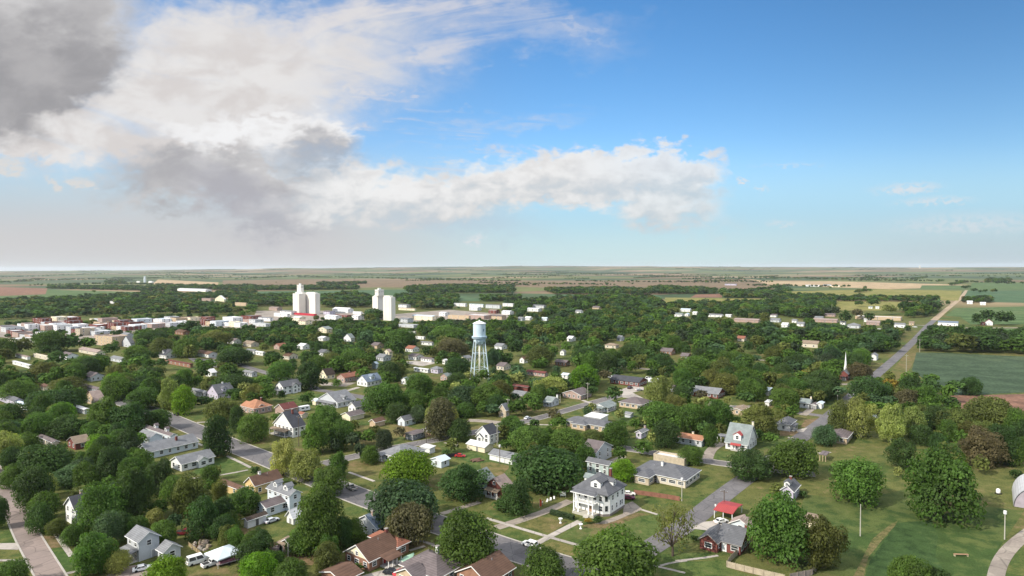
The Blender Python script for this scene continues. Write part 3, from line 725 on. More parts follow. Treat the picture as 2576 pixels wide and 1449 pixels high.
def window(root, sec, face, u, z, w=1.0, h=1.4, trim=None, name='window', fw=.14, bars=True):
    mb = MB(); u0, u1 = u - w / 2, u + w / 2
    panel(mb, sec, face, u0 - fw, u0, z - fw, z + h + fw, -.02, .09, 0)
    panel(mb, sec, face, u1, u1 + fw, z - fw, z + h + fw, -.02, .09, 0)
    panel(mb, sec, face, u0, u1, z - fw, z, -.02, .088, 0)
    panel(mb, sec, face, u0, u1, z + h, z + h + fw, -.02, .088, 0)
    panel(mb, sec, face, u0, u1, z, z + h, -.02, .03, 1)
    if bars: panel(mb, sec, face, u0, u1, z + h * .5 - .04, z + h * .5 + .04, .03, .06, 0)
    return mb.build(name, [trim or TRIM, glass()], root)

def door(root, sec, face, u, w=1.05, h=2.1, c=(.75, .75, .72), z=.05, name='door'):
    mb = MB()
    panel(mb, sec, face, u - w / 2, u + w / 2, z, z + h, -.02, .07, 0)
    panel(mb, sec, face, u - w / 2 - .12, u - w / 2, z, z + h + .12, -.02, .10, 1)
    panel(mb, sec, face, u + w / 2, u + w / 2 + .12, z, z + h + .12, -.02, .10, 1)
    panel(mb, sec, face, u - w / 2, u + w / 2, z + h, z + h + .12, -.02, .098, 1)
    if name == 'garage_door':
        for k in range(1, 4): panel(mb, sec, face, u - w / 2 + .05, u + w / 2 - .05, z + h * k / 4 - .03, z + h * k / 4 + .03, .07, .085, 1)
    return mb.build(name, [mat(c, .6, .05), TRIM], root)

def chimney(roof, x, y, z0, z1, c='RB', s=.8):
    mb = MB(); mb.box(x - s / 2, x + s / 2, y - s / 2, y + s / 2, z0, z1, 0)
    mb.box(x - s / 2 - .08, x + s / 2 + .08, y - s / 2 - .08, y + s / 2 + .08, z1, z1 + .18, 1)
    return mb.build('chimney', [wall_mat(c), TRIMD], roof)

def dormer(root, sec, face, u, w, zroof, depth, h, rc, wc, pitch=.7, trim_roof=None):
    """a small gabled box standing on the roof slope over the given wall face"""
    mb = MB(); rb = MB()
    x0, x1, y0, y1 = sec; off = .9
    if face == 'L':
        a = (x0 + u - w / 2, x0 + u + w / 2, y0 + off, y0 + off + depth); ax = 'y'
    else:
        a = (x1 - off - depth, x1 - off, y0 + u - w / 2, y0 + u + w / 2); ax = 'x'
    mb.box(*a, zroof, zroof + h, 0, top=False)
    hw = w / 2
    if ax == 'y':
        for yy in (a[2], a[3]): mb.poly([(a[0], yy, zroof + h), (a[1], yy, zroof + h), ((a[0] + a[1]) / 2, yy, zroof + h + hw * pitch)], 0)
    else:
        for xx in (a[0], a[1]): mb.poly([(xx, a[2], zroof + h), (xx, a[3], zroof + h), (xx, (a[2] + a[3]) / 2, zroof + h + hw * pitch)], 0)
    d = mb.build('dormer', [wall_mat(wc)], root)
    roof_gable(rb, *a, zroof + h, ax, pitch, .3, .14)
    rb.build('dormer_roof', [roof_mat(trim_roof or rc)], d)
    f = 'L' if face == 'L' else 'R'
    window(d, a, f, w / 2, zroof + h * .25, min(1.1, w * .45), h * .6, name='dormer_window')
    return d

def porch(root, sec, face, u0, u1, dep, h, rc='g1', posts=3, floor=.35, kind='shed', wc='W'):
    s = MB(); panel(s, sec, face, u0, u1, 0, floor, 0, dep, 0); s.build('porch_floor', [mat((.45, .43, .40), .85)], root)
    r = MB()
    q = [face_pt(sec, face, u, o, z) for (u, o, z) in ((u0 - .3, 0, h + .55), (u1 + .3, 0, h + .55), (u1 + .3, dep + .4, h), (u0 - .3, dep + .4, h))]
    r.poly([q[0], q[3], q[2], q[1]]); p = [(a, b, c + .16) for a, b, c in q]; r.poly([p[0], p[3], p[2], p[1]])
    for i in range(4):
        j = (i + 1) % 4; r.poly([q[i], q[j], p[j], p[i]])
    r.build('porch_roof', [roof_mat(rc)], root)
    for k in range(posts):
        u = u0 + .15 + (u1 - u0 - .3) * k / max(1, posts - 1)
        b = MB(); panel(b, sec, face, u - .11, u + .11, floor, h + .06, dep - .26, dep - .04, 0); b.build('post', [wall_mat(wc)], root)

def section_from(reg, N, Lx, Rx, ry=None, frame=None):
    """footprint from the seen near corner and the columns of the far left and far right corners"""
    p = g(reg, *N)
    ux, uy = frame if frame else (UX, UY)
    w = -solve_along(p, ux, px(reg, Lx, 0)[0]); l = solve_along(p, uy, px(reg, Rx, 0)[0])
    return np.array(p), w, l

BLD = []
def B(label, name, reg, N, Lx, Rx, h, roof, wc, rc, cat=None, rot=None, pitch=.5, axis=None, w=None, l=None, wings=(), doors=(), chim=(), dorm=(), porches=(), win='auto',
      group=None, keep=True, front=None, zs=None, lm=None, detail=None, wsize=None, base=None, gab=None, split=None):
    ang = GA if rot is None else math.radians(rot)
    ux = np.array([math.cos(ang), math.sin(ang)]); uy = np.array([-math.sin(ang), math.cos(ang)])
    p, w_, l_ = section_from(reg, N, Lx, Rx, frame=(ux, uy))
    d0 = math.hypot(*p)
    w = w if w else min(44, max(2.2, w_))
    if not l:
        l = max(2.2, l_ if 0 < l_ < 200 else 99)
        l = min(l, (17 if d0 < 330 else 13), 1.5 * w + 3) if roof != 'f' else min(l, 40)
        if w < 3.5: l = max(l, 3.2)
    dist = math.hypot(*p)
    root = thing(name, label, cat or name.replace('_', ' '), (p[0], p[1], 0), ang, group)
    far = dist > 620 if detail is None else not detail
    secs = [(-w, 0, 0, l, h, roof, axis, wc, rc, pitch)]
    if split:
        n_ = len(split); secs = []
        for i_, (fh, wc_, rc_) in enumerate(split):
            secs.append((-w * (i_ + 1) / n_, -w * i_ / n_, .0 if i_ % 2 == 0 else .4, l * (1 - .12 * (i_ % 3)), h * fh, roof, axis, wc_ or wc, rc_ or rc, pitch))
    for wg in wings:
        # (N, Lx, Rx, h, roof, axis, wc, rc, pitch) measured like the main block
        q, ww, ll = section_from(reg, wg[0], wg[1], wg[2], frame=(ux, uy))
        d = q - p; lx, ly = d @ ux, d @ uy
        ww, ll = max(1.5, min(40, ww)), max(1.5, min(16, ll if ll > 0 else 16))
        secs.append((lx - ww, lx, ly, ly + ll, wg[3], wg[4], wg[5], wg[6] or wc, wg[7] or rc, wg[8] if len(wg) > 8 else pitch))
    top = h
    for k, (x0, x1, y0, y1, hh, rf, ax, wcc, rcc, pt) in enumerate(secs):
        if k: x0 += .013 * k; x1 += .017 * k; y0 -= .015 * k; hh += .02 * k
        sec = (x0, x1, y0, y1)
        ww, ll = x1 - x0, y1 - y0
        ax = ax or ('x' if ww >= ll else 'y')
        mb = MB(); z0 = -.3
        if rf == 'f':
            t = .3
            mb.box(x0, x1, y0, y1, z0, hh, 0, top=False, bottom=False)
            # parapet: top ring and inner faces
            mb.poly([(x0, y0, hh), (x1, y0, hh), (x1 - t, y0 + t, hh), (x0 + t, y0 + t, hh)]); mb.poly([(x1, y0, hh), (x1, y1, hh), (x1 - t, y1 - t, hh), (x1 - t, y0 + t, hh)])
            mb.poly([(x1, y1, hh), (x0, y1, hh), (x0 + t, y1 - t, hh), (x1 - t, y1 - t, hh)]); mb.poly([(x0, y1, hh), (x0, y0, hh), (x0 + t, y0 + t, hh), (x0 + t, y1 - t, hh)])
            ci = [(x0 + t, y0 + t), (x1 - t, y0 + t), (x1 - t, y1 - t), (x0 + t, y1 - t)]
            for i in range(4):
                a, b = ci[i], ci[(i + 1) % 4]
                mb.poly([(*b, hh), (*a, hh), (*a, hh - .6), (*b, hh - .6)])
        elif rf != 'o':
            mb.box(x0, x1, y0, y1, z0, hh, 0, top=False, bottom=False)
        if rf == 'g':
            if ax == 'x':
                for xx in (x0, x1): mb.poly([(xx, y0, hh), (xx, y1, hh), (xx, (y0 + y1) / 2, hh + (y1 - y0) / 2 * pt)], 1)
            else:
                for yy in (y0, y1): mb.poly([(x0, yy, hh), (x1, yy, hh), ((x0 + x1) / 2, yy, hh + (x1 - x0) / 2 * pt)], 1)
        if rf == 's':   # one slope, high side at the back (+Y)
            dz = (y1 - y0) * pt
            mb.poly([(x0, y1, hh), (x1, y1, hh), (x1, y1, hh + dz), (x0, y1, hh + dz)])
            for xx in (x0, x1): mb.poly([(xx, y0, hh), (xx, y1, hh), (xx, y1, hh + dz)])
        if mb.v:
            wall = mb.build('wall' if k == 0 else 'wing_wall', [wall_mat(wcc), wall_mat(gab or wcc)], root)
        rb = MB(); zt = hh
        if rf == 'g': zt = roof_gable(rb, x0, x1, y0, y1, hh, ax, pt)
        elif rf == 'h': zt = roof_hip(rb, x0, x1, y0, y1, hh, pt)
        elif rf == 'f': rb.box(x0 + .3, x1 - .3, y0 + .3, y1 - .3, hh - .75, hh - .6)
        elif rf == 's':
            dz = (y1 - y0) * pt; s = pt
            pts = [(y0 - .4, hh - .4 * s), (y1 + .4, hh + dz + .4 * s), (y1 + .4, hh + dz + .4 * s + .16), (y0 - .4, hh - .4 * s + .16)]
            rb.prism(pts, 'x', x0 - .4, x1 + .4); zt = hh + dz
        elif rf == 'o':  # open shelter: roof on posts
            zt = roof_gable(rb, x0, x1, y0, y1, hh, ax, pt, .3)
            for (qx, qy) in ((x0, y0), (x1, y0), (x1, y1), (x0, y1), ((x0 + x1) / 2, y0), ((x0 + x1) / 2, y1)):
                pb = MB(); pb.box(qx - .1, qx + .1, qy - .1, qy + .1, -.2, hh + .1); pb.build('post', [wall_mat(wcc)], root)
        R = rb.build('roof' if k == 0 else 'wing_roof', [roof_mat(rcc)], root)
        if not far and rf in 'gh' and dist < 420:
            # gutters and barge boards on the two sides the drone sees, and a vent pipe or two
            tb = MB(); e = .45 if rf == 'g' else .5; ze = hh - (e * pt if rf == 'g' else 0)
            if rf == 'h' or ax == 'y': tb.box(x1 + e, x1 + e + .13, y0 - e, y1 + e, ze + .02, ze + .17)
            if rf == 'h' or ax == 'x': tb.box(x0 - e, x1 + e, y0 - e - .13, y0 - e, ze + .022, ze + .172)
            if rf == 'g':
                if ax == 'x':
                    c_, hw_ = (y0 + y1) / 2, (y1 - y0) / 2; a_ = x1 + e
                else:
                    c_, hw_ = (x0 + x1) / 2, (x1 - x0) / 2; a_ = y0 - e - .05
                for sg in (-1, 1):
                    q = [(c_, hh + hw_ * pt - .1), (c_ + sg * (hw_ + e), hh - e * pt - .1), (c_ + sg * (hw_ + e), hh - e * pt + .14), (c_, hh + hw_ * pt + .14)]
                    tb.prism(q if sg < 0 else q[::-1], ax, a_, a_ + .05)
            tb.build('gutter', [TRIM if wcc not in ('RB', 'MG') else TRIMD], R)
            if ww * ll > 60 and k == 0:
                vx, vy = x0 + ww * (.3 if ax == 'x' else .62), y0 + ll * (.3 if ax == 'x' else .6)
                vz = hh + (abs(vy - y0) if (ax == 'x' and rf == 'g') else abs(x1 - vx) if rf == 'g' else min(vy - y0, x1 - vx)) * pt
                vb = MB(); vb.tube([(vx, vy, vz - .1), (vx, vy, vz + .75)], .09, .09, 6); vb.build('vent_pipe', [mat((.35, .35, .36), .5)], R)
        if rf == 'f' and ww * ll > 90 and not far:
            ub = MB(); ub.box(x0 + ww * .55, x0 + ww * .55 + 1.6, y0 + ll * .5, y0 + ll * .5 + 1.4, hh - .6, hh + .35); ub.build('roof_unit', [mat((.5, .5, .5), .6)], R)
        top = max(top, zt)
        if k == 0:
            ROOF = R
            for (fx, fy, cc) in chim:
                zz = hh + min(abs(fx * ww), 3) * 0
                chimney(R, x0 + fx * ww, y0 + fy * ll, hh - .1, zt + .7, cc)
        # windows on the two faces the drone sees, and a plain one at the back
        if rf != 'o' and win != 'none':
            sz = wsize or (1.05, 1.35)
            for fc in ('L', 'R'):
                ln = face_len(sec, fc)
                if ln < 2.4: continue
                step = 3.0 if not far else (5.5 if ln < 30 else 9)
                n = max(1, int(ln / step)); n = min(n, 3 if far else 6)
                if k and n > 2: n = 2
                levels = [1.0] if hh < 4.6 else ([1.0, 3.8] if hh < 8 else [1.2, 4.4, 7.4])
                if far and ww * ll < 120 and k: continue
                skip = [d_ for d_ in doors if d_[0] == fc and k == 0]
                for zi, z in enumerate(levels):
                    if z + sz[1] > hh - .15: z = max(.3, hh - sz[1] - .35)
                    for i in range(n):
                        u = ln * (i + .5) / n
                        if zi == 0 and any(abs(u - d_[1] * ln) < d_[2] / 2 + .9 for d_ in skip): continue
                        ws = sz[0] * (1.25 if (i + k) % 3 == 1 else 1)
                        window(root, sec, fc, u, z, ws, min(sz[1], hh - z - .3), bars=not far)
                if not far and k == 0 and rf == 'g' and hh < 4.5 and ((fc == 'L' and ax == 'y') or (fc == 'R' and ax == 'x')) and ln > 7 and pt > .55:
                    window(root, sec, fc, ln / 2, hh + .25, .9, 1.0)
        if k == 0:
            for d_ in doors: door(root, sec, d_[0], d_[1] * face_len(sec, d_[0]), d_[2], d_[3], d_[4] if len(d_) > 4 else (.75, .75, .72), name='garage_door' if d_[2] > 1.8 else 'door')
            for d_ in dorm:
                # (face, frac, width, height, wallcol, roofcol)
                ln = face_len(sec, d_[0]); other = (ll if d_[0] == 'L' else ww) / 2
                dormer(root, sec, d_[0], d_[1] * ln, d_[2], hh + .9 * pt + .1, min(other, d_[3] / pt + 1.0), d_[3], rcc, d_[4], trim_roof=d_[5] if len(d_) > 5 else None)
            for q_ in porches:
                # (face, f0, f1, depth, height, roofcol, posts)
                ln = face_len(sec, q_[0])
                porch(root, sec, q_[0], q_[1] * ln, q_[2] * ln, q_[3], q_[4], q_[5], q_[6])
    # picture box
    cs = []
    for (x0, x1, y0, y1, hh, *_r) in secs:
        for (x, y) in ((x0, y0), (x1, y0), (x1, y1), (x0, y1)):
            wp = p + ux * x + uy * y; FOOT.append((wp[0], wp[1], 1.2))
            for z in (0, hh + 1): cs.append(proj((wp[0], wp[1], z)))
        wp = p + ux * (x0 + x1) / 2 + uy * (y0 + y1) / 2; FOOT.append((wp[0], wp[1], .5 * max(x1 - x0, y1 - y0)))
    xs = [c[0] for c in cs]; ys = [c[1] for c in cs]
    if keep: BOXES.append((min(xs), max(xs), min(ys), max(ys), dist))
    LAND.append((lm or label.split(',')[0], (min(xs) + max(xs)) / 2, max(ys)))
    root['_top'] = 0; del root['_top']
    return root, p, w, l
# ---------------------------------------------------------------- houses, near to far.  B(label, name, region, near corner, left column, right column, eave height, roof, wall, roof colour)
B('white two-storey house with dark roof, half hidden by trees near the brick street', 'house', c1, (1040, 778), 900, 1250, 5.4, 'g', 'W', 'g3', axis='y', pitch=.75, chim=((.4, .8, 'PK'),))
B('grey gabled two-storey house with lean-to porch, behind the white sedan', 'house', c1, (1900, 1255), 1745, 2180, 5.6, 'g', 'LG', 'g1', axis='x', pitch=.7,
  wings=(((2240, 1262), 2160, 2470, 2.9, 'g', 'x', 'LG', 'g1', .7),), porches=(('L', .1, .95, 2.4, 2.6, 'g1', 3),), doors=(('R', .72, 1.0, 2.1, (.4, .4, .42)),))
B('pale blue two-storey house with grey roof, white lit dormers above its low front wing', 'house', c2, (1590, 570), 1290, 1745, 5.4, 'g', 'BW', 'g1', axis='x', pitch=.6,
  dorm=(('L', .25, 2.0, 1.5, 'W'), ('L', .72, 2.4, 1.5, 'W')), wings=(((1275, 640), 1130, 1590, 3.0, 'g', 'y', 'BW', 'mv', .4),))
B('yellow house with red-brown roof, white-trimmed gable and long low wing', 'house', c2, (1122, 350), 985, 1480, 3.6, 'g', 'YL', 'br', axis='y', pitch=.75, chim=((.5, .35, 'W'),),
  wings=(((900, 372), 645, 985, 2.9, 'g', 'x', 'YL', 'br', .5),))
B('small white shed with dark brown roof, in the yard below the pale blue house', 'shed', c2, (1018, 802), 965, 1272, 2.6, 'g', 'SIL', 'db', axis='y', pitch=.5, doors=(('R', .5, 1.0, 2.0, (.1, .1, .1)),), win='none')
B('little white gabled playhouse, beside the big bright tree in the yard', 'shed', c2, (1640, 750), 1552, 1690, 2.4, 'g', 'W', 'wh', axis='y', pitch=1.1, doors=(('L', .55, .9, 1.7, (.2, .2, .2)),), win='none')
B('dark grey-green shed tucked under the bright tree', 'shed', c2, (1590, 1120), 1500, 2030, 2.4, 'g', 'GG', 'g2', axis='y', pitch=.55, win='none', cat='shed')
B('tan plywood lean-to, at the shaded end of the grey-green shed', 'shed', c2, (1520, 1125), 1430, 1590, 2.0, 's', 'PK', 'tn', pitch=.15, win='none', doors=(('L', .5, 1.5, 1.6, (.02, .02, .02)),))
B('brick house with brown roof and cream gable, porch on its side', 'house', c3, (492, 1392), 163, 900, 2.9, 'g', 'BR', 'br', axis='y', pitch=.62, gab='CR', chim=((.5, .98, 'RB'),), porches=(('R', .35, .8, 3.4, 2.4, 'br', 4),), doors=(('R', .5, 1, 2.1, (.5, .05, .05)),),
  wings=(((880, 1195), 500, 1030, 2.9, 'h', 'x', 'BR', 'rd', .62),), wsize=(1.2, 1.1))
B('blue-grey bungalow with grey roof, behind the brown-roofed brick house', 'house', c3, (600, 930), 300, 730, 3.0, 'g', 'LG', 'bl', axis='y', pitch=.55, chim=((.6, .5, 'PK'),))
B('grey-brown hip roofed house with brick chimney, at the bottom edge', 'house', c3, (1420, 1640), 930, 1790, 2.8, 'h', 'TN', 'mv', pitch=.5, chim=((.45, .75, 'W'),), wings=(((1150, 1660), 860, 1300, 2.8, 'g', 'y', 'TN', 'mv', .5),), lm='grey-brown hip roofed house')
B('brown roofed house with white patio roof, at the bottom edge', 'house', c3, (2120, 1700), 1690, 2470, 2.8, 'g', 'BR', 'br', axis='y', pitch=.55, lm='brown house with white patio roof')
B('white flat metal patio cover, against the brown roofed house', 'patio_cover', c3, (1960, 1560), 1770, 2130, 2.6, 's', 'W', 'wh', pitch=.03, win='none', cat='canopy', keep=True)
B('brown roofed shed in shrubs, in the lower corner yard', 'shed', c3, (130, 1640), -160, 385, 2.2, 'g', 'BR', 'br', axis='y', pitch=.3, win='none')
B('red brick house with white arched gable, beside dark shrubs', 'house', c3, (2310, 400), 2090, 2440, 4.2, 'g', 'RB', 'pk', axis='y', pitch=.7, doors=(('L', .6, 1.4, 2.3, (.75, .72, .68)),), porches=(('L', .15, .85, 1.8, 2.5, 'tn', 3),))
B('pale green two-storey house, mostly hidden behind the dark tree', 'house', c3, (2100, 345), 1880, 2200, 5.2, 'g', 'GG', 'gg', axis='y', pitch=.8)
B('long grey ranch house with dark arched entry, behind the white columned house', 'house', c4, (2440, 252), 1750, 2640, 2.9, 'h', 'BE', 'g2', pitch=.36, chim=((.45, .35, 'W'),), doors=(('L', .38, 2.9, 2.6, (.035, .02, .02)),),  # near-black door panel paints the shade inside the arched porch recess
  wings=(((1940, 215), 1750, 2080, 2.9, 'h', 'x', 'ST', 'g2', .36),), wsize=(2.0, 1.1), lm='long grey ranch house')
B('flat white carport roof, just behind the long grey ranch house', 'carport', b4, (2540, 1300), 2100, 2640, 3.4, 'f', 'ST', 'wh', win='none', cat='carport', l=5.0)
B('red brick cottage with grey roof, front gable and white door', 'house', c5, (822, 1172), 520, 968, 3.0, 'g', 'RB', 'g2', axis='x', pitch=.62, w=None, chim=((1.0, .55, 'RB'),), doors=(('L', .28, 1.1, 2.3, (.8, .8, .78)),),
  wings=(((505, 1135), 268, 640, 3.0, 'g', 'y', 'RB', 'g2', .7),), wsize=(1.5, 1.3))
B('open carport with bright red metal roof, next to the country road', 'carport', c5, (712, 712), 470, 842, 2.6, 'o', 'W', 'rm', axis='x', pitch=.12, cat='carport')
B('garage with pink-tan roof, behind the red brick cottage', 'garage', c5, (950, 895), 690, 1005, 2.7, 'g', 'BW', 'pk', axis='y', pitch=.55)
B('small grey-roofed house with white dormer, among trees below the street corner', 'house', c5, (1545, 432), 1385, 1655, 3.6, 'g', 'LV', 'g2', axis='y', pitch=.85, chim=((.3, .9, 'RB'),), dorm=(('L', .4, 1.8, 1.4, 'W'),))
B('small cream shed roof, in the grass behind the leafy round tree', 'shed', c5, (1840, 805), 1690, 1890, 2.0, 's', 'CR', 'tn', pitch=.1, win='none')
# --- second rank
B('grey two-gabled house, dark roof showing at the left edge', 'house', b1, (215, 432), -90, 345, 3.2, 'g', 'LV', 'g2', axis='x', pitch=.6, dorm=(('L', .5, 2.2, 1.5, 'LV'),))
B('small cream porch house, beside the two-gabled house at the left edge', 'shed', b1, (335, 470), 240, 400, 2.6, 'h', 'CR', 'bw', pitch=.4)
B('cream gabled house, deep in the trees above the left edge', 'house', b1, (660, 215), 590, 755, 3.0, 'g', 'CR', 'br', axis='x', pitch=.6)
B('long pale grey garage, in front of the dark tree on the upper side street', 'garage', b1, (1225, 545), 1050, 1262, 2.6, 'g', 'LG', 'wh', axis='x', pitch=.25)
B('dark red house with tan roof, below the pale street', 'house', b1, (1095, 1065), 985, 1300, 3.0, 'g', 'RB', 'tn', axis='y', pitch=.5)
B('brown-roofed bungalow, left of the dark red house', 'house', b1, (770, 1045), 560, 850, 2.9, 'g', 'BE', 'mv', axis='x', pitch=.5)
B('tan house with rusty gable, under trees beyond the pale garage', 'house', b1, (1380, 420), 1230, 1520, 3.0, 'g', 'TN', 'pk', axis='y', pitch=.6)
B('grey ranch roof, in shade near the upper left trees', 'house', b1, (1420, 250), 1190, 1500, 2.9, 'g', 'LG', 'mv', axis='x', pitch=.45)
B('blue-grey house with broad grey roof, its long wall facing the lawn', 'house', b2, (-262, 1195), -360, 300, 3.0, 'g', 'BW', 'g1', axis='y', pitch=.5, l=21, w=10.5, chim=((.7, .62, 'RB'),), wings=(((-250, 1020), -420, -60, 4.0, 'g', 'x', 'BW', 'g1', .6),))
B('mauve-roofed house with two white dormers, behind the blue-grey house', 'house', b2, (60, 960), -330, 140, 3.4, 'g', 'BW', 'mv', axis='x', pitch=.6, dorm=(('L', .35, 2.0, 1.5, 'W'), ('L', .75, 2.0, 1.5, 'W')))
B('white cottage with grey cross gable, four dark windows over the lawn', 'house', b2, (218, 1375), 65, 690, 3.0, 'g', 'W', 'g1', axis='y', pitch=.5, wings=(((470, 1325), 330, 600, 3.1, 'g', 'x', 'W', 'g1', .62),), wsize=(1.4, 1.4))
B('lilac-grey house with round gable window, dark roofs under the street trees', 'house', b2, (740, 335), 590, 985, 3.8, 'g', 'LV', 'g2', axis='y', pitch=.75, dorm=(('R', .45, 2.6, 1.8, 'LV'),), chim=((.5, .6, 'W'),))
B('plain grey-roofed house, left of the lilac-grey house', 'house', b2, (545, 305), 340, 605, 3.0, 'h', 'LG', 'g1', pitch=.6)
B('large white farmhouse with gables, above the mown green lawn', 'house', b2, (1690, 262), 1580, 1985, 5.0, 'g', 'W', 'g2', axis='y', pitch=.7, wings=(((1830, 242), 1740, 1900, 5.0, 'g', 'x', 'W', 'g2', .8),), porches=(('L', .05, .95, 2.2, 2.7, 'g1', 4),))
B('pink house with orange-tile hip roofs, behind the street trees', 'house', b2, (1270, 552), 1080, 1525, 3.2, 'h', 'PK', 'or_', pitch=.6, chim=((.6, .7, 'RB'),), wings=(((1300, 540), 1090, 1440, 3.3, 'g', 'x', 'PK', 'or_', .55),))
B('dark red gabled barn, beside the white trailer', 'barn', b2, (1700, 562), 1572, 1895, 3.2, 'g', 'PK', 'dr', axis='y', pitch=.6, win='none')
B('white house with steep dark roof and front porch, by the wide street', 'house', b2, (1835, 885), 1555, 2010, 4.8, 'g', 'W', 'g3', axis='y', pitch=.8, porches=(('L', .0, .8, 2.6, 2.6, 'tn', 4),), chim=((.6, .6, 'RB'),))
B('small brick-red roofed hut, between the steep-roofed house and the trailer', 'shed', b2, (1960, 610), 1895, 2045, 2.3, 'g', 'BE', 'rd', axis='x', pitch=.4, win='none')
B('small cream shed, behind the white trailer', 'shed', b2, (2160, 415), 2112, 2275, 2.4, 'g', 'CR', 'bw', axis='y', pitch=.4, win='none')
B('long grey house with dormers and white porch, near the upper street bend', 'house', b3, (60, 450), -220, 435, 3.2, 'g', 'LG', 'g1', axis='y', pitch=.5, dorm=(('R', .5, 2.4, 1.5, 'LG'),), porches=(('L', .1, .9, 2, 2.4, 'g1', 4),))
B('white house with dark roof and bright left gable, above the cream garage', 'house', b3, (318, 520), 215, 555, 3.4, 'g', 'W', 'g2', axis='y', pitch=.7)
B('long cream garage with mauve roof, on the open lot', 'garage', b3, (242, 636), 118, 442, 2.6, 'g', 'CR', 'mv', axis='y', pitch=.42, win='none')
B('small tan cabin with brown roof, on the bare lot', 'shed', b3, (600, 725), 520, 738, 2.6, 'g', 'TN', 'br', axis='y', pitch=.6, win='none')
B('dark grey house with white gable, behind the white pickup', 'house', b3, (1020, 712), 925, 1180, 3.0, 'g', 'BW', 'g2', axis='y', pitch=.7, doors=(('L', .5, 1, 2, (.2, .2, .22)),))
B('grey-mauve mobile home, beside the narrow cross street', 'mobile_home', b3, (1140, 915), 1030, 1312, 2.7, 'g', 'MG', 'mv', axis='y', pitch=.12, cat='mobile home')
B('white two-storey gabled house with dark roof, behind the cream garage with white roof', 'house', b3, (2235, 972), 2052, 2365, 4.6, 'g', 'W', 'g3', axis='y', pitch=.9, wings=(((2130, 955), 2052, 2235, 3.0, 'g', 'y', 'W', 'g3', .8),), lm='white gabled house with dark roof')
B('cream garage with white metal roof, on the lawn', 'garage', b3, (2165, 1092), 1912, 2290, 2.5, 'g', 'CR', 'wh', axis='x', pitch=.35, win='none', doors=(('L', .58, .9, 2.0, (.2, .18, .15)),))
B('white garage with grey roof, alone on the olive lawn', 'garage', b3, (2555, 1260), 2236, 2690, 2.5, 'g', 'W', 'g1', axis='x', pitch=.4, win='none', doors=(('L', .2, 2.6, 2.1),))
B('grey hip-roofed house with white porch posts, behind the big lime tree', 'house', b3, (950, 1260), 655, 1310, 2.8, 'h', 'SIL', 'g1', pitch=.42, porches=(('L', .0, .3, 2.0, 2.4, 'g1', 3),))
B('small white box shed, beside the dark hedge', 'shed', b3, (1380, 1105), 1250, 1455, 2.3, 's', 'W', 'wh', pitch=.1, win='none')
B('pale house with aqua metal roof, right of the lime tree', 'house', b3, (1545, 1310), 1400, 1660, 2.8, 'g', 'BW', 'bw', axis='y', pitch=.35)
B('stone gabled house with steep roof, by the pale lane', 'house', b3, (2468, 592), 2368, 2520, 4.4, 'g', 'ST', 'g1', axis='y', pitch=1.2)
B('long tan brick ranch with charcoal roof, behind the tree row', 'house', b4, (1440, 805), 835, 1570, 2.7, 'h', 'TN', 'g2', pitch=.36, wings=(((1120, 775), 925, 1200, 2.7, 'h', 'x', 'TN', 'g2', .4),), wsize=(1.8, 1.1), lm='long tan brick ranch')
B('flat white metal canopy, behind the charcoal ranch roof', 'canopy', b4, (1345, 690), 1112, 1450, 3.2, 's', 'W', 'wh', pitch=.06, win='none', cat='canopy')
B('grey-roofed house with dark corner porch, on the cross street', 'house', b4, (1395, 512), 1245, 1570, 3.0, 'g', 'SIL', 'gg', axis='y', pitch=.4, porches=(('L', .0, 1.0, 2.6, 2.5, 'gg', 4), ('R', .05, .8, 2.0, 2.5, 'gg', 4)))
B('tan brick ranch with grey-brown roof, below the concrete drive', 'house', b4, (1930, 475), 1612, 2090, 2.8, 'h', 'TN', 'mv', pitch=.38, wsize=(1.7, 1.2))
B('mauve-brown ranch house, below the pale yellow tree', 'house', b4, (1060, 332), 800, 1265, 2.8, 'g', 'PK', 'mv', axis='y', pitch=.36)
B('small grey house with white chimney, beside the cross street corner', 'house', b4, (640, 432), 535, 745, 3.0, 'g', 'LG', 'gg', axis='x', pitch=.5, porches=(('L', .1, .9, 1.6, 2.3, 'gg', 3),), chim=((.9, .9, 'W'),))
B('pale yellow cottage with grey roof, in front of a dark red roof', 'house', b4, (225, 332), 65, 335, 2.8, 'g', 'CR', 'g1', axis='x', pitch=.4)
B('long dark red roof, behind the pale yellow cottage', 'house', b4, (300, 215), 90, 350, 2.8, 'g', 'RB', 'dr', axis='x', pitch=.3, win='none')
B('grey-mauve cottage with white bay, left of the round dark tree', 'house', b4, (1925, 892), 1850, 2150, 3.0, 'g', 'LV', 'g1', axis='y', pitch=.6, chim=((.6, .9, 'PK'),))
B('house with orange-tan roof and white gable end, left of the red-dormered house', 'house', b5, (312, 1022), -110, 390, 2.9, 'g', 'LG', 'or_', axis='x', pitch=.4, chim=((.6, .6, 'CR'),))
B('big grey roofed house, behind the bright lime bush', 'house', b4, (1455, 1435), 1150, 1515, 4.6, 'g', 'GG', 'g2', axis='x', pitch=.6, wings=(((1270, 1260), 1060, 1500, 4.8, 'g', 'x', 'LG', 'mv', .45),), lm='big grey roofed house')
B('small grey garden shed, on the lawn below the tan ranch', 'shed', b4, (1770, 592), 1690, 1815, 2.0, 'g', 'LG', 'g1', axis='x', pitch=.35, win='none')
B('brick ranch with grey roof, behind the brown shrub', 'house', b5, (548, 322), 135, 655, 2.8, 'g', 'RB', 'g1', axis='x', pitch=.4, wsize=(1.6, 1.2))
B('grey shed with white roof, among the mid right trees', 'shed', b5, (1285, 275), 1215, 1365, 3.0, 's', 'LG', 'bw', pitch=.1, win='none')
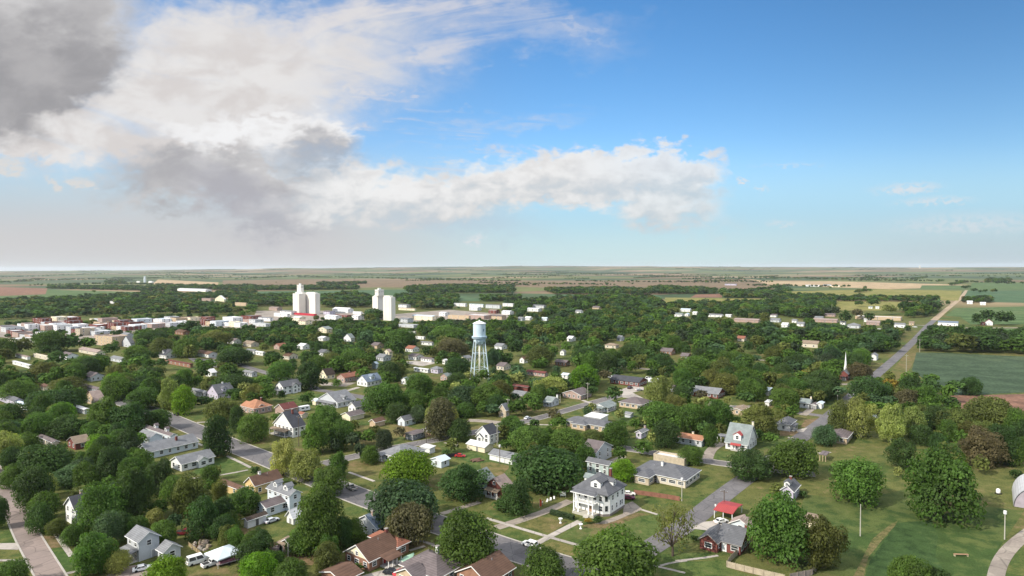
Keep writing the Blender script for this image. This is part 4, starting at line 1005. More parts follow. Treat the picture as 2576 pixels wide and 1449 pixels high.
B('small white trailer box, below the white-roofed shed', 'shed', b5, (1290, 430), 1262, 1345, 2.2, 's', 'W', 'wh', pitch=.05, win='none')
B('white bungalow with pale roof and chimney, at the dead-end drive', 'house', b5, (1870, 462), 1735, 1915, 2.9, 'g', 'W', 'gg', axis='x', pitch=.45, chim=((.9, .9, 'CR'),))
B('small garage with grey-tan roof, between the white bungalow and the white-roofed shed', 'garage', b5, (1965, 475), 1905, 2015, 2.5, 'g', 'W', 'mv', axis='y', pitch=.4, win='none', doors=(('L', .5, 2.4, 2.0, (.2, .2, .2)),))
B('tall white shed with pale blue roof, at the end of the drive', 'shed', b5, (2050, 470), 1992, 2135, 3.0, 'g', 'W', 'bw', axis='y', pitch=.35, win='none')
B('house with large mauve-grey hip roof and white front gable, near the country road', 'house', b5, (1590, 795), 1405, 1800, 3.2, 'h', 'W', 'g2', pitch=.6, wings=(((1535, 785), 1425, 1600, 3.2, 'g', 'y', 'W', 'g2', .6),), porches=(('R', .1, .7, 1.8, 2.4, 'g2', 3),), lm='hip-roofed house near the country road')
B('white house with a bright red dormer and red porch roof, on its green corner lawn', 'house', b5, (968, 1092), 658, 1112, 3.2, 'g', 'W', 'gg', axis='x', pitch=.95, dorm=(('L', .52, 3.2, 2.4, 'W', 'rm'),), porches=(('L', .30, .72, 1.6, 2.5, 'rm', 3),), wsize=(1.2, 1.4), doors=(('L', .5, 1.0, 2.1, (.2, .2, .22)),), chim=((.95, .7, 'CR'),))
B('open grey carport, left of the red-dormered house', 'carport', b5, (650, 955), 540, 700, 2.5, 'o', 'SIL', 'g1', axis='x', pitch=.1, cat='carport')
B('low tan house with earth-brown roof, behind the broad olive tree', 'house', b5, (900, 565), 750, 1055, 2.7, 'g', 'TN', 'tn', axis='y', pitch=.3)
B('long brown-roofed ranch house, under the pale yellow trees', 'house', b6, (-60, 985), -360, 420, 2.8, 'h', 'TN', 'mv', pitch=.3)
B('low dark brown carport on tan posts, in front of the brown ranch', 'carport', b5, (2110, 1235), 2060, 2420, 2.6, 'o', 'TN', 'mv', axis='y', pitch=.1, cat='carport')
B('slate-blue house roof, showing between the pale yellow trees', 'house', b6, (330, 770), 160, 430, 3.6, 'g', 'LG', 'bl', axis='x', pitch=.5)
# --- third rank, beyond the water tower line
CHURCH = B('brick church with white steeple and arched white porch, by the country road', 'church', a4, (768, 1288), 685, 835, 4.4, 'g', 'RB', 'g1', axis='y', pitch=.9, porches=(('L', .15, .85, 2.6, 2.8, 'dr', 4),), detail=True, lm='steepled church', l=11)[0]
B('white house with grey roof, beside the country road', 'house', a4, (1050, 1092), 982, 1140, 4.0, 'g', 'W', 'g1', axis='y', pitch=.6)
B('long tan roofed hall, deep in the wood', 'hall', a4, (470, 968), 312, 515, 4.0, 'g', 'BE', 'tn', axis='x', pitch=.35)
B('low grey metal workshop with cars in front, across the road junction', 'workshop', a4, (1855, 752), 1660, 1880, 4.2, 'g', 'SIL', 'bl', axis='x', pitch=.25)
B('white farmhouse with red base, in its windbreak of trees', 'house', a4, (2200, 745), 2125, 2235, 4.5, 'g', 'W', 'dr', axis='y', pitch=.8)
B('small red barn, beside the windbreak farmhouse', 'barn', a4, (2125, 745), 2078, 2130, 3, 'g', 'RB', 'dr', axis='y', pitch=.5)
B('long white-roofed school block, left of the road junction', 'school_building', a4, (1290, 700), 1040, 1335, 5.0, 'f', 'TN', 'wh', w=60, l=20)
B('pale warehouse, below the white-roofed school block', 'warehouse', a4, (1330, 770), 1225, 1370, 4.5, 'g', 'SIL', 'g1', axis='x', pitch=.2)
B('grey hall with hip roof, left of the tall white pole', 'hall', a4, (880, 775), 760, 960, 3.6, 'h', 'LG', 'g1', pitch=.4)
B('mauve-roofed apartment row, beneath the white pole', 'house', a4, (1080, 745), 950, 1105, 3.6, 'g', 'PK', 'pk', axis='x', pitch=.35)
B('white cottage, alone in the field before the hedgerow', 'house', a4, (1010, 580), 972, 1040, 3.2, 'g', 'W', 'gg', axis='x', pitch=.4, l=7)
B('white cottage with porch, right of the cottage alone in the field', 'house', a4, (1075, 582), 1042, 1095, 3.0, 'g', 'W', 'wh', axis='x', pitch=.4, l=6)
B('brick-pink low motel block, left of the oak clump', 'motel', a4, (660, 720), 425, 690, 3.6, 'g', 'PK', 'pk', axis='x', pitch=.25)
B('white house with grey roof, at the wood edge beside the motel', 'house', a4, (330, 755), 265, 350, 3.2, 'g', 'W', 'g1', axis='x', pitch=.4)
B('white bungalow, next to the wood edge', 'house', a4, (170, 765), 112, 215, 3.2, 'g', 'W', 'wh', axis='x', pitch=.4)
B('grey bungalow, left of the white bungalow at the wood edge', 'house', a4, (90, 715), 0, 110, 3.2, 'g', 'LG', 'g1', axis='x', pitch=.4)
B('white farm shed, beyond the road on the green crop', 'shed', a4, (2000, 535), 1945, 2020, 5, 'g', 'W', 'wh', axis='x', pitch=.3)
B('low white farm shed, in the second field windbreak', 'shed', a4, (2130, 545), 2075, 2140, 4, 'g', 'W', 'wh', axis='x', pitch=.3)
B('long low white feedlot shed, on the far tan field', 'shed', a4, (490, 362), 370, 495, 6, 'g', 'W', 'wh', axis='x', pitch=.2, w=55)
B('second feedlot shed, right of the long white one', 'shed', a4, (600, 355), 560, 605, 6, 'g', 'LG', 'g1', axis='x', pitch=.2, w=30)
B('low cream feedlot shed, last in the far row', 'shed', a4, (685, 366), 622, 690, 5, 'g', 'CR', 'wh', axis='x', pitch=.2, w=36)
B('white lodge with pale roof, at the wood clearing', 'house', a3, (1665, 660), 1592, 1690, 4.0, 'g', 'W', 'gg', axis='x', pitch=.4, l=9)
B('small white cabin, right of the white lodge at the wood clearing', 'house', a3, (1725, 655), 1692, 1740, 3.4, 'g', 'W', 'bw', axis='y', pitch=.6, l=8)
B('white farm cottage, last at the wood clearing', 'house', a3, (1810, 640), 1770, 1825, 3.6, 'g', 'W', 'wh', axis='x', pitch=.45, l=7)
B('white machine shed, behind the white lodge at the wood clearing', 'shed', a3, (1745, 612), 1640, 1790, 4.5, 'g', 'W', 'bw', axis='x', pitch=.25, l=9)
B('long low white motel row, right of the wood', 'motel', a3, (2060, 665), 1925, 2080, 3.6, 'g', 'W', 'g1', axis='x', pitch=.25)
B('white metal stable, second in the motel row', 'stable', a3, (2150, 665), 2095, 2165, 3.4, 'g', 'W', 'wh', axis='x', pitch=.25)
B('pink-roofed clinic, below the motel row', 'clinic', a3, (2420, 720), 2180, 2480, 3.6, 'g', 'PK', 'pk', axis='x', pitch=.25)
B('white warehouse, at the open yard left of the wood', 'warehouse', a3, (245, 610), 130, 330, 5, 'g', 'W', 'wh', axis='x', pitch=.2)
B('grey metal store, behind the white warehouse left of the wood', 'warehouse', a3, (300, 575), 190, 330, 5, 'g', 'LG', 'g1', axis='x', pitch=.2)
B('pale house, between trees beyond the wood', 'house', a3, (330, 700), 278, 345, 4, 'g', 'BW', 'bw', axis='x', pitch=.5)
B('tan-roofed house, across the wood clearing', 'house', a3, (1010, 975), 905, 1045, 3, 'h', 'BE', 'tn', pitch=.4)
B('brown-roofed house, in shade below the dry clearing', 'house', a3, (1560, 1040), 1452, 1600, 3.2, 'g', 'BR', 'mv', axis='x', pitch=.55)
B('white house with steep gable, left below the dense wood', 'house', a3, (105, 1120), 62, 165, 3.6, 'g', 'W', 'br', axis='y', pitch=.7)
B('brown-roofed brick house, right of the steep white gable', 'house', a3, (520, 1150), 412, 560, 3.0, 'g', 'BR', 'mv', axis='x', pitch=.5)
B('small white cottage, behind the brown-roofed brick house', 'house', a3, (500, 1042), 462, 520, 3.4, 'g', 'W', 'g1', axis='y', pitch=.7)
B('red-brown ranch, left of the pale yellow tree', 'house', a3, (310, 1255), 130, 345, 2.8, 'g', 'PK', 'dr', axis='x', pitch=.35)
B('grey two-storey cottage, right of the lime tree', 'house', a3, (980, 1262), 935, 1035, 4.6, 'g', 'LG', 'g2', axis='y', pitch=.6)
B('red brick ranch with dark roof, above the concrete drive', 'house', a3, (1240, 1352), 955, 1345, 2.9, 'g', 'RB', 'g3', axis='x', pitch=.36, wsize=(1.8, 1.2))
B('brown shed house, behind the pale yellow tree on the right', 'house', a3, (1580, 1400), 1500, 1610, 2.8, 'g', 'MG', 'mv', axis='x', pitch=.4)
B('white shed house, beside the olive street trees', 'shed', a3, (535, 1275), 478, 570, 2.8, 'g', 'W', 'bw', axis='x', pitch=.4)
B('dark A-frame house with cream gable, right of the street bend', 'house', a2, (690, 1282), 622, 775, 3.4, 'g', 'CR', 'db', axis='y', pitch=1.0)
B('tan house with dull red roof and brick chimney', 'house', a2, (870, 1312), 792, 1045, 3.6, 'g', 'PK', 'rd', axis='y', pitch=.5, chim=((.5, .6, 'RB'),))
B('white house with blue-grey roof and arched dormer, across the upper street', 'house', a2, (1092, 1352), 992, 1320, 3.4, 'g', 'W', 'bl', axis='y', pitch=.75, dorm=(('R', .45, 3.4, 2.2, 'BW'),), detail=True)
B('white gabled garage house, behind the dense green tree', 'house', a2, (1478, 1330), 1428, 1690, 3.2, 'g', 'W', 'gg', axis='y', pitch=.6)
B('lilac-grey bungalow, left of the pink gable', 'house', a2, (1790, 1222), 1720, 1840, 3.2, 'h', 'LV', 'g1', pitch=.5)
B('pink gabled house, near the foot of the water tower', 'house', a2, (1880, 1295), 1815, 1945, 3.2, 'g', 'PK', 'gg', axis='y', pitch=.6)
B('white low garage with pale car port, behind the lilac bungalow', 'garage', a2, (1690, 1215), 1555, 1712, 2.6, 'g', 'W', 'wh', axis='x', pitch=.3)
B('white house with tan drive, left of the dark tree below the silos', 'house', a2, (1575, 1090), 1500, 1650, 3.2, 'g', 'W', 'mv', axis='x', pitch=.4)
B('grey ranch with white wall, right of the tan-drive house', 'house', a2, (1725, 1112), 1622, 1755, 3.0, 'g', 'W', 'mv', axis='x', pitch=.4)
B('small white tower house, beside the dark elm', 'house', a2, (1860, 1130), 1835, 1872, 3.4, 'g', 'W', 'wh', axis='y', pitch=.5)
B('tan two-storey house, under the round dark tree', 'house', a2, (1310, 1065), 1252, 1342, 5.0, 'g', 'CR', 'pk', axis='y', pitch=.6)
B('grey gabled house with white front, in the middle of the tree belt', 'house', a2, (930, 910), 860, 970, 4.4, 'g', 'W', 'gg', axis='y', pitch=.7)
B('white low house, left of the grey gabled one', 'house', a2, (655, 900), 605, 720, 3.2, 'g', 'W', 'wh', axis='x', pitch=.35)
B('cream store with grey roof, on the near side of the elevators', 'shop_building', a2, (690, 822), 605, 750, 5.0, 'g', 'CR', 'gg', axis='y', pitch=.3)
B('white boxy garage, right of the tree belt', 'garage', a2, (1650, 885), 1565, 1668, 3.0, 'f', 'W', 'wh')
B('white low house, at the left end of the tree belt', 'house', a2, (60, 1045), -10, 85, 3.0, 'g', 'W', 'wh', axis='x', pitch=.4)
B('tall white narrow shed, beside the upper street trees', 'shed', a2, (1180, 1175), 1140, 1190, 4.2, 'g', 'BW', 'bw', axis='y', pitch=.5)
B('white cottage, in the trees right of the tree belt', 'house', a2, (1730, 945), 1620, 1750, 3.0, 'g', 'W', 'g1', axis='x', pitch=.4)
B('grey low shop, right of the second elevator', 'shop_building', a2, (1550, 770), 1400, 1600, 4.0, 'f', 'LG', 'g1')
B('white kiosk, in front of the grey low shop', 'shed', a2, (1560, 830), 1500, 1570, 3.2, 'f', 'W', 'wh')
# --- works yards and downtown
B('white barrel-roofed store hall, between the two grain elevators', 'warehouse', a2, (900, 622), 720, 965, 6, 'g', 'SIL', 'wh', axis='x', pitch=.45)
B('white low shed, right of the store hall', 'shed', a2, (1030, 640), 950, 1048, 4.5, 'g', 'W', 'wh', axis='x', pitch=.3)
B('long shed with dull red wall, in front of the store hall', 'warehouse', a2, (890, 668), 770, 935, 4, 'f', 'RB', 'wh')
B('pale blue-roofed lumber store with cream wall, right of the second elevator', 'warehouse', a2, (1735, 700), 1535, 1795, 6.5, 'g', 'CR', 'bw', axis='x', pitch=.18)
B('tan brick office, right of the lumber store', 'shop_building', a2, (2095, 690), 1880, 2115, 6, 'f', 'TN', 'g1')
B('tan shop with white awning, behind the water tank', 'shop_building', a2, (2245, 685), 2055, 2330, 6, 'f', 'PK', 'wh')
B('white warehouse with shallow roof, beyond the works yard', 'warehouse', a2, (2060, 560), 1945, 2080, 6, 'g', 'W', 'wh', axis='x', pitch=.2)
B('second white warehouse, right of the shallow-roofed one', 'warehouse', a2, (2235, 568), 2100, 2250, 6, 'g', 'W', 'bw', axis='x', pitch=.2)
B('grey factory shed, at the right end of the works yard', 'warehouse', a2, (2400, 580), 2262, 2420, 7, 'g', 'LG', 'g1', axis='x', pitch=.2)
B('long white roofed mill, last of the works yard', 'warehouse', a2, (2530, 560), 2430, 2545, 6, 'g', 'W', 'wh', axis='x', pitch=.2)
B('white-roofed depot, left of the first elevator', 'warehouse', a2, (300, 665), 170, 330, 5, 'g', 'W', 'wh', axis='x', pitch=.3)
B('grey depot shed, left of the white-roofed depot', 'warehouse', a2, (130, 705), -10, 165, 5, 'g', 'SIL', 'g1', axis='x', pitch=.25)
B('cream store, in front of the grey depot shed', 'shop_building', a2, (90, 760), -40, 140, 4.5, 'f', 'LG', 'g1')
B('tan shed, right of the second elevator foot', 'shed', a2, (1560, 600), 1385, 1575, 4, 'g', 'CR', 'pk', axis='x', pitch=.2)
for i, (lab, N, L, R, h, wc, rc) in enumerate([
    ('white-roofed corner store, at the left end of downtown', (280, 800), 75, 300, 7, 'SIL', 'wh'),
    ('long dark red brick block, second from the left end of downtown', (515, 775), 300, 560, 7, 'RB', 'pk'),
    ('red brick block with pale chimney, in the middle left of downtown', (690, 765), 520, 715, 7.5, 'RB', 'mv'),
    ('white stucco block, before the pink brick hall', (560, 800), 310, 600, 6.5, 'W', 'wh'),
    ('tall pink-cream brick hall, the highest front downtown', (1010, 760), 790, 1065, 10, 'PK', 'pk'),
    ('white-topped brick store, in front of the highest brick hall', (770, 790), 600, 800, 6, 'SIL', 'wh'),
    ('cream parapet store, right under the highest brick hall', (1050, 775), 880, 1075, 5.5, 'PK', 'wh'),
    ('grey-roofed brick theatre, right of the highest brick hall', (1190, 765), 1060, 1215, 8, 'RB', 'g1'),
    ('plum-coloured brick block, beside the grey-roofed theatre', (1285, 770), 1110, 1310, 6.5, 'RB', 'mv'),
    ('pale blue-grey bank, between two brick blocks', (1355, 760), 1300, 1372, 9, 'BW', 'wh'),
    ('red brick corner block, right of the pale blue-grey bank', (1425, 755), 1365, 1450, 8, 'RB', 'pk'),
    ('row of pale shopfronts, right of the red brick corner block', (1600, 740), 1440, 1625, 7, 'SIL', 'bw'),
    ('tan brick shop, behind the row of pale shopfronts', (1740, 720), 1620, 1800, 6, 'TN', 'mv'),
    ('cream stucco shop, at the right end of downtown', (1880, 715), 1760, 1915, 6, 'CR', 'tn'),
    ('white modern store with dark red side, right of downtown', (2130, 755), 1920, 2170, 6, 'BW', 'wh'),
    ('flat white supermarket, beside the dark red sided store', (2370, 765), 2110, 2400, 5, 'W', 'wh'),
    ('grey low office, right of the flat white supermarket', (2520, 730), 2400, 2560, 5, 'LG', 'g1'),
    ('tan stone garage with three dark doors, in the front row of downtown', (790, 850), 590, 830, 7, 'ST', 'tn'),
    ('white-roofed car wash, beside the tan stone garage', (940, 850), 810, 960, 4.5, 'LG', 'wh'),
    ('dark red diner with white roof, front row of downtown', (1240, 800), 1040, 1260, 4.5, 'RB', 'wh'),
    ('pink brick shop with white cornice, left front of downtown', (300, 905), 190, 330, 6, 'PK', 'wh'),
    ('brown brick shop, farthest left of the front row', (180, 880), 60, 215, 6, 'PK', 'mv'),
    ('tall buff brick lodge, standing forward of downtown', (1110, 960), 925, 1150, 9, 'TN', 'pk'),
    ('red flat building, beside the buff brick lodge', (1010, 900), 930, 1150, 5, 'PK', 'g1'),
    ('low white office, at the far left edge of downtown', (60, 815), -60, 90, 5, 'LG', 'g1'),
    ('plum brick store, first block behind the white-roofed corner store', (420, 745), 310, 440, 8, 'RB', 'mv'),
    ('narrow cream shop, in the back row left of the highest brick hall', (560, 735), 505, 580, 9, 'CR', 'wh'),
    ('dark brick block with white coping, in the back row beside the narrow cream shop', (680, 730), 585, 700, 8, 'RB', 'wh'),
    ('pink stucco shop, under the dark brick block with white coping', (440, 800), 350, 470, 6, 'PK', 'wh'),
    ('small white shop, between the stone garage and the car wash', (860, 815), 800, 880, 5, 'W', 'wh'),
    ('rust-red brick shop, behind the white-roofed car wash', (960, 800), 880, 985, 6.5, 'RB', 'wh'),
    ('mauve brick store, behind the dark red diner', (1130, 785), 1060, 1150, 7, 'RB', 'mv'),
    ('pale parapet shop, at the elbow right of the diner', (1330, 790), 1270, 1350, 5.5, 'SIL', 'wh'),
    ('rose brick shop, in front of the pale shopfront row', (1500, 775), 1400, 1530, 5, 'PK', 'wh'),
    ('grey garage block, right of the rose brick shop', (1680, 760), 1560, 1700, 4.5, 'LG', 'wh'),
    ('white clinic, between the tan brick shop and the cream stucco shop', (1830, 745), 1740, 1850, 4.5, 'SIL', 'wh'),
    ('brick duplex shop, behind the white modern store', (2040, 712), 1960, 2060, 6, 'RB', 'pk'),
    ('white feed store, far right behind the supermarket', (2300, 715), 2200, 2330, 6, 'SIL', 'wh'),
    ('dull red warehouse, at the right edge behind the low office', (2480, 700), 2380, 2500, 6, 'RB', 'g1'),
    ('cream pump shop, in the front row below the brown brick shop', (130, 930), 70, 160, 4.5, 'CR', 'wh'),
    ('grey-white garage, in the front row right of the pink brick shop', (420, 870), 350, 450, 5, 'SIL', 'wh')]):
    h *= 1.2
    alt = ['RB', 'PK', 'SIL', 'TN', 'RB', 'LG', 'CR', 'W']; ar = ['pk', 'mv', 'g1', 'wh', 'tn', 'wh']
    ns = 3 if N[0] - L > 190 else 2 if N[0] - L > 100 else 1
    sp = None if ns == 1 else [(1.0, None, None)] + [((.82, 1.12, .9)[(i + j) % 3], alt[(i * 3 + j) % 8], ar[(i + 2 * j) % 6]) for j in range(1, ns)]
    B(lab, 'shop_building', a1, N, L, R, h, 'f', wc, rc, cat='shop', split=sp, l=min(24, 12 + 2 * (i % 5)), detail=False)
B('white gabled dark-roofed duplex, above the red-roofed school', 'house', a1, (1640, 1075), 1562, 1750, 3.4, 'g', 'W', 'g3', axis='x', pitch=.9, dorm=(('L', .5, 3.0, 2.0, 'W'),), detail=True)
B('long low building with dull red roof, below the dark-roofed duplex', 'school_building', a1, (1880, 1165), 1632, 1900, 3.2, 'g', 'BR', 'dr', axis='x', pitch=.2)
B('tan house with brown roof and white porch, by the grey parking lot', 'house', a1, (2060, 1065), 1935, 2150, 3.2, 'g', 'W', 'br', axis='x', pitch=.45)
B('tan gabled house, between trees below the buff brick lodge', 'house', a1, (960, 1045), 775, 1040, 3.2, 'g', 'BE', 'pk', axis='x', pitch=.5)
B('slate-roofed house, left of the bright round tree', 'house', a1, (1200, 1115), 1092, 1265, 3.0, 'g', 'LG', 'g1', axis='x', pitch=.5)
B('grey gabled house, right of the buff brick lodge', 'house', a1, (1290, 965), 1205, 1330, 4.5, 'g', 'LG', 'g2', axis='y', pitch=.7)
B('white-roofed shed pair, upper left trees', 'shed', a1, (300, 1175), 105, 315, 2.6, 'g', 'W', 'wh', axis='x', pitch=.2)
B('pale roadside store, between left trees', 'shop_building', a1, (470, 1090), 330, 495, 3.4, 'f', 'BE', 'wh')
B('low white storage row, left above the white-roofed shed pair', 'shed', a1, (270, 1085), 150, 285, 2.6, 'g', 'W', 'pk', axis='x', pitch=.15)
B('white cottage, beyond the right end of the grey parking lot', 'house', a1, (2510, 1030), 2430, 2545, 3.2, 'g', 'W', 'g1', axis='x', pitch=.5)
B('white house with black window, right of the olive tree below the parking lot', 'house', a1, (2090, 1255), 2030, 2140, 3.2, 'g', 'W', 'wh', axis='y', pitch=.5)
B('grey roofed cottage, at the right below the parking lot', 'house', a1, (2490, 1255), 2400, 2540, 3.0, 'g', 'LG', 'g1', axis='x', pitch=.5)
B('long white poultry barn, beyond the town trees', 'barn', a1, (2030, 412), 1430, 2045, 7, 'g', 'SIL', 'wh', axis='x', pitch=.2, w=210, l=22)
B('pink-roofed works with an arched hall, beyond the town trees', 'warehouse', a1, (2080, 505), 1890, 2100, 6, 'g', 'PK', 'pk', axis='x', pitch=.2)
B('arched cream hall, right of the pink-roofed works', 'warehouse', a1, (2215, 510), 2090, 2235, 6, 'g', 'CR', 'wh', axis='y', pitch=.4)
B('tan brick clinic, right of the arched cream hall', 'clinic', a1, (2430, 555), 2310, 2450, 7, 'f', 'TN', 'tn')
B('white far plant shed, beside the distant grain tower', 'shed', a1, (1500, 326), 1440, 1525, 10, 'g', 'W', 'wh', axis='x', pitch=.2)
B('low white far plant shed, left of the distant grain tower', 'shed', a1, (1380, 322), 1250, 1385, 9, 'g', 'W', 'wh', axis='x', pitch=.2)
B('white farm roof, lost in the far town trees', 'shed', a1, (1120, 530), 1085, 1130, 5, 'g', 'W', 'wh', axis='x', pitch=.4)
B('white farmhouse, far out on the right plain', 'house', a4, (1570, 212), 1490, 1580, 12, 'g', 'W', 'wh', axis='x', pitch=.2, w=60)
B('dark farm roof, in the far clump of trees', 'barn', a3, (2200, 350), 1960, 2210, 6, 'g', 'LV', 'g2', axis='x', pitch=.3, w=50)

for lab, N, L, R, wc, rc in [
    ('grey-roofed works shed, left of the red loading shed', (340, 640), 230, 360, 'SIL', 'g1'), ('rusty-roofed store, behind the first elevator foot', (200, 600), 120, 230, 'PK', 'pk'),
    ('mauve-roofed yard shed, right of the first elevator', (720, 640), 660, 740, 'LV', 'mv'), ('cream yard office, below the red loading shed', (420, 705), 350, 450, 'CR', 'wh'),
    ('long white grain flat store, below the store hall', (780, 690), 670, 800, 'W', 'wh'), ('white truck shed, in front of the long red-walled shed', (1000, 690), 940, 1030, 'W', 'wh'),
    ('pink-roofed cottage, at the works road left end', (480, 740), 410, 500, 'CR', 'pk'), ('grey-roofed hut, below the second elevator', (1490, 720), 1410, 1510, 'LG', 'g1'),
    ('white vehicle shed, at the right of the works road', (1860, 655), 1800, 1880, 'W', 'wh'), ('low brown store, right of the awning shop', (2420, 690), 2320, 2440, 'TN', 'mv'),
    ('white loading shed, between two warehouses of the yard', (2180, 600), 2100, 2200, 'W', 'wh'), ('white-roofed depot, right end of the works road', (2500, 640), 2420, 2530, 'SIL', 'wh'),
    ('rust-coloured oil store, left of the white-roofed depot', (2360, 630), 2290, 2380, 'RB', 'pk'), ('grey shop, beyond the tan shed by the second elevator', (1480, 570), 1400, 1500, 'SIL', 'g1')]:
    B(lab, 'warehouse', a2, N, L, R, 5.5, 'g', wc, rc, axis='x', pitch=.22, l=12)
for lab, N, L, R, wc, rc in [
    ('mauve-roofed villa, left of the motel block', (640, 660), 540, 680, 'PK', 'mv'), ('grey-roofed villa, behind the pink motel block', (520, 690), 440, 545, 'LG', 'g1'),
    ('white-walled garage, between the motel block and the mast', (740, 740), 690, 760, 'W', 'g1'), ('white chapel hall, behind the mast', (980, 712), 930, 1000, 'W', 'wh'),
    ('tan-roofed unit, left of the road junction', (1420, 745), 1372, 1440, 'TN', 'tn'), ('white bungalow, third along the wood edge', (260, 720), 215, 275, 'W', 'g1'),
    ('pale bungalow, half sunk in the wood edge trees', (60, 665), 0, 75, 'W', 'mv')]:
    B(lab, 'house', a4, N, L, R, 3.4, 'g', wc, rc, axis='x', pitch=.35, l=9)

for lab, reg, N, L, R, wc, rc, ax in [
    ('brown-roofed cottage, in the trees left of the street bend', a2, (320, 1085), 260, 345, 'BE', 'br', 'x'), ('rusty gabled cottage, above the brown-roofed cottage left of the bend', a2, (225, 985), 170, 250, 'PK', 'rd', 'y'),
    ('white shed-roofed cottage, mid tree belt left part', a2, (455, 985), 400, 475, 'W', 'wh', 'x'), ('white cottage with dark roof, mid tree belt beside the round tree', a2, (655, 1050), 600, 680, 'W', 'g2', 'x'),
    ('tan bungalow, behind the bright broad tree of the tree belt', a2, (1190, 975), 1130, 1215, 'TN', 'mv', 'x'), ('grey bungalow, behind the tan two-storey house', a2, (1250, 1100), 1180, 1275, 'LG', 'g1', 'x'),
    ('white bungalow with red roof, in the belt left of the water tower', a2, (1540, 1010), 1470, 1560, 'W', 'rd', 'x'), ('pale cottage, just left of the water tower legs', a2, (2060, 1110), 2000, 2080, 'CR', 'g1', 'y'),
    ('grey-roofed cottage, right of the water tower tank', a2, (2420, 985), 2350, 2450, 'W', 'g1', 'x'), ('brown-roofed cottage, right of the water tower legs', a2, (2440, 1190), 2370, 2470, 'BE', 'mv', 'x'),
    ('brown hall roof, above the grey parking lot', a1, (1810, 840), 1730, 1830, 'BR', 'br', 'x'), ('grey gabled cottage, in the trees right of the diner', a1, (1250, 870), 1190, 1275, 'LG', 'g1', 'x'),
    ('white bungalow, in the tree belt right of the parking lot', a1, (2310, 930), 2240, 2335, 'W', 'mv', 'x'), ('tan-roofed bungalow, far right of the parking lot', a1, (2480, 960), 2400, 2500, 'BE', 'tn', 'x'),
    ('pale bungalow, left tree belt below the pale roadside store', a1, (660, 1085), 590, 690, 'SIL', 'mv', 'x'), ('mauve roof cottage, deep in the left tree belt', a1, (900, 1300), 830, 925, 'LG', 'mv', 'x'),
    ('white farmhouse, sunk in the dense wood', a3, (665, 625), 610, 685, 'W', 'g1', 'x'), ('tan cottage, lower in the dense wood', a3, (845, 585), 780, 870, 'TN', 'mv', 'x'),
    ('white cottage, at the near edge of the dense wood', a3, (575, 905), 530, 590, 'W', 'wh', 'x'), ('brown cottage, beside the dry clearing', a3, (1720, 1090), 1650, 1745, 'BR', 'mv', 'x'),
    ('grey cottage, between the dense wood and the dry clearing', a3, (1060, 900), 1020, 1075, 'LG', 'g1', 'x'), ('red-roofed cottage, under the motel row', a3, (2280, 905), 2210, 2300, 'BE', 'rd', 'x'),
    ('grey bungalow, at the left end of the dense wood', a3, (85, 700), 40, 105, 'LG', 'g1', 'x'), ('white bungalow, at the left end of the dense wood', a3, (160, 695), 110, 178, 'W', 'wh', 'x')]:
    B(lab, 'house', reg, N, L, R, 3.3, 'g', wc, rc, axis=ax, pitch=.5, l=9)
# ---------------------------------------------------------------- landmarks
def regbox(pts, d, label):
    xs = [p[0] for p in pts]; ys = [p[1] for p in pts]
    BOXES.append((min(xs), max(xs), min(ys), max(ys), d)); LAND.append((label, (min(xs) + max(xs)) / 2, max(ys)))

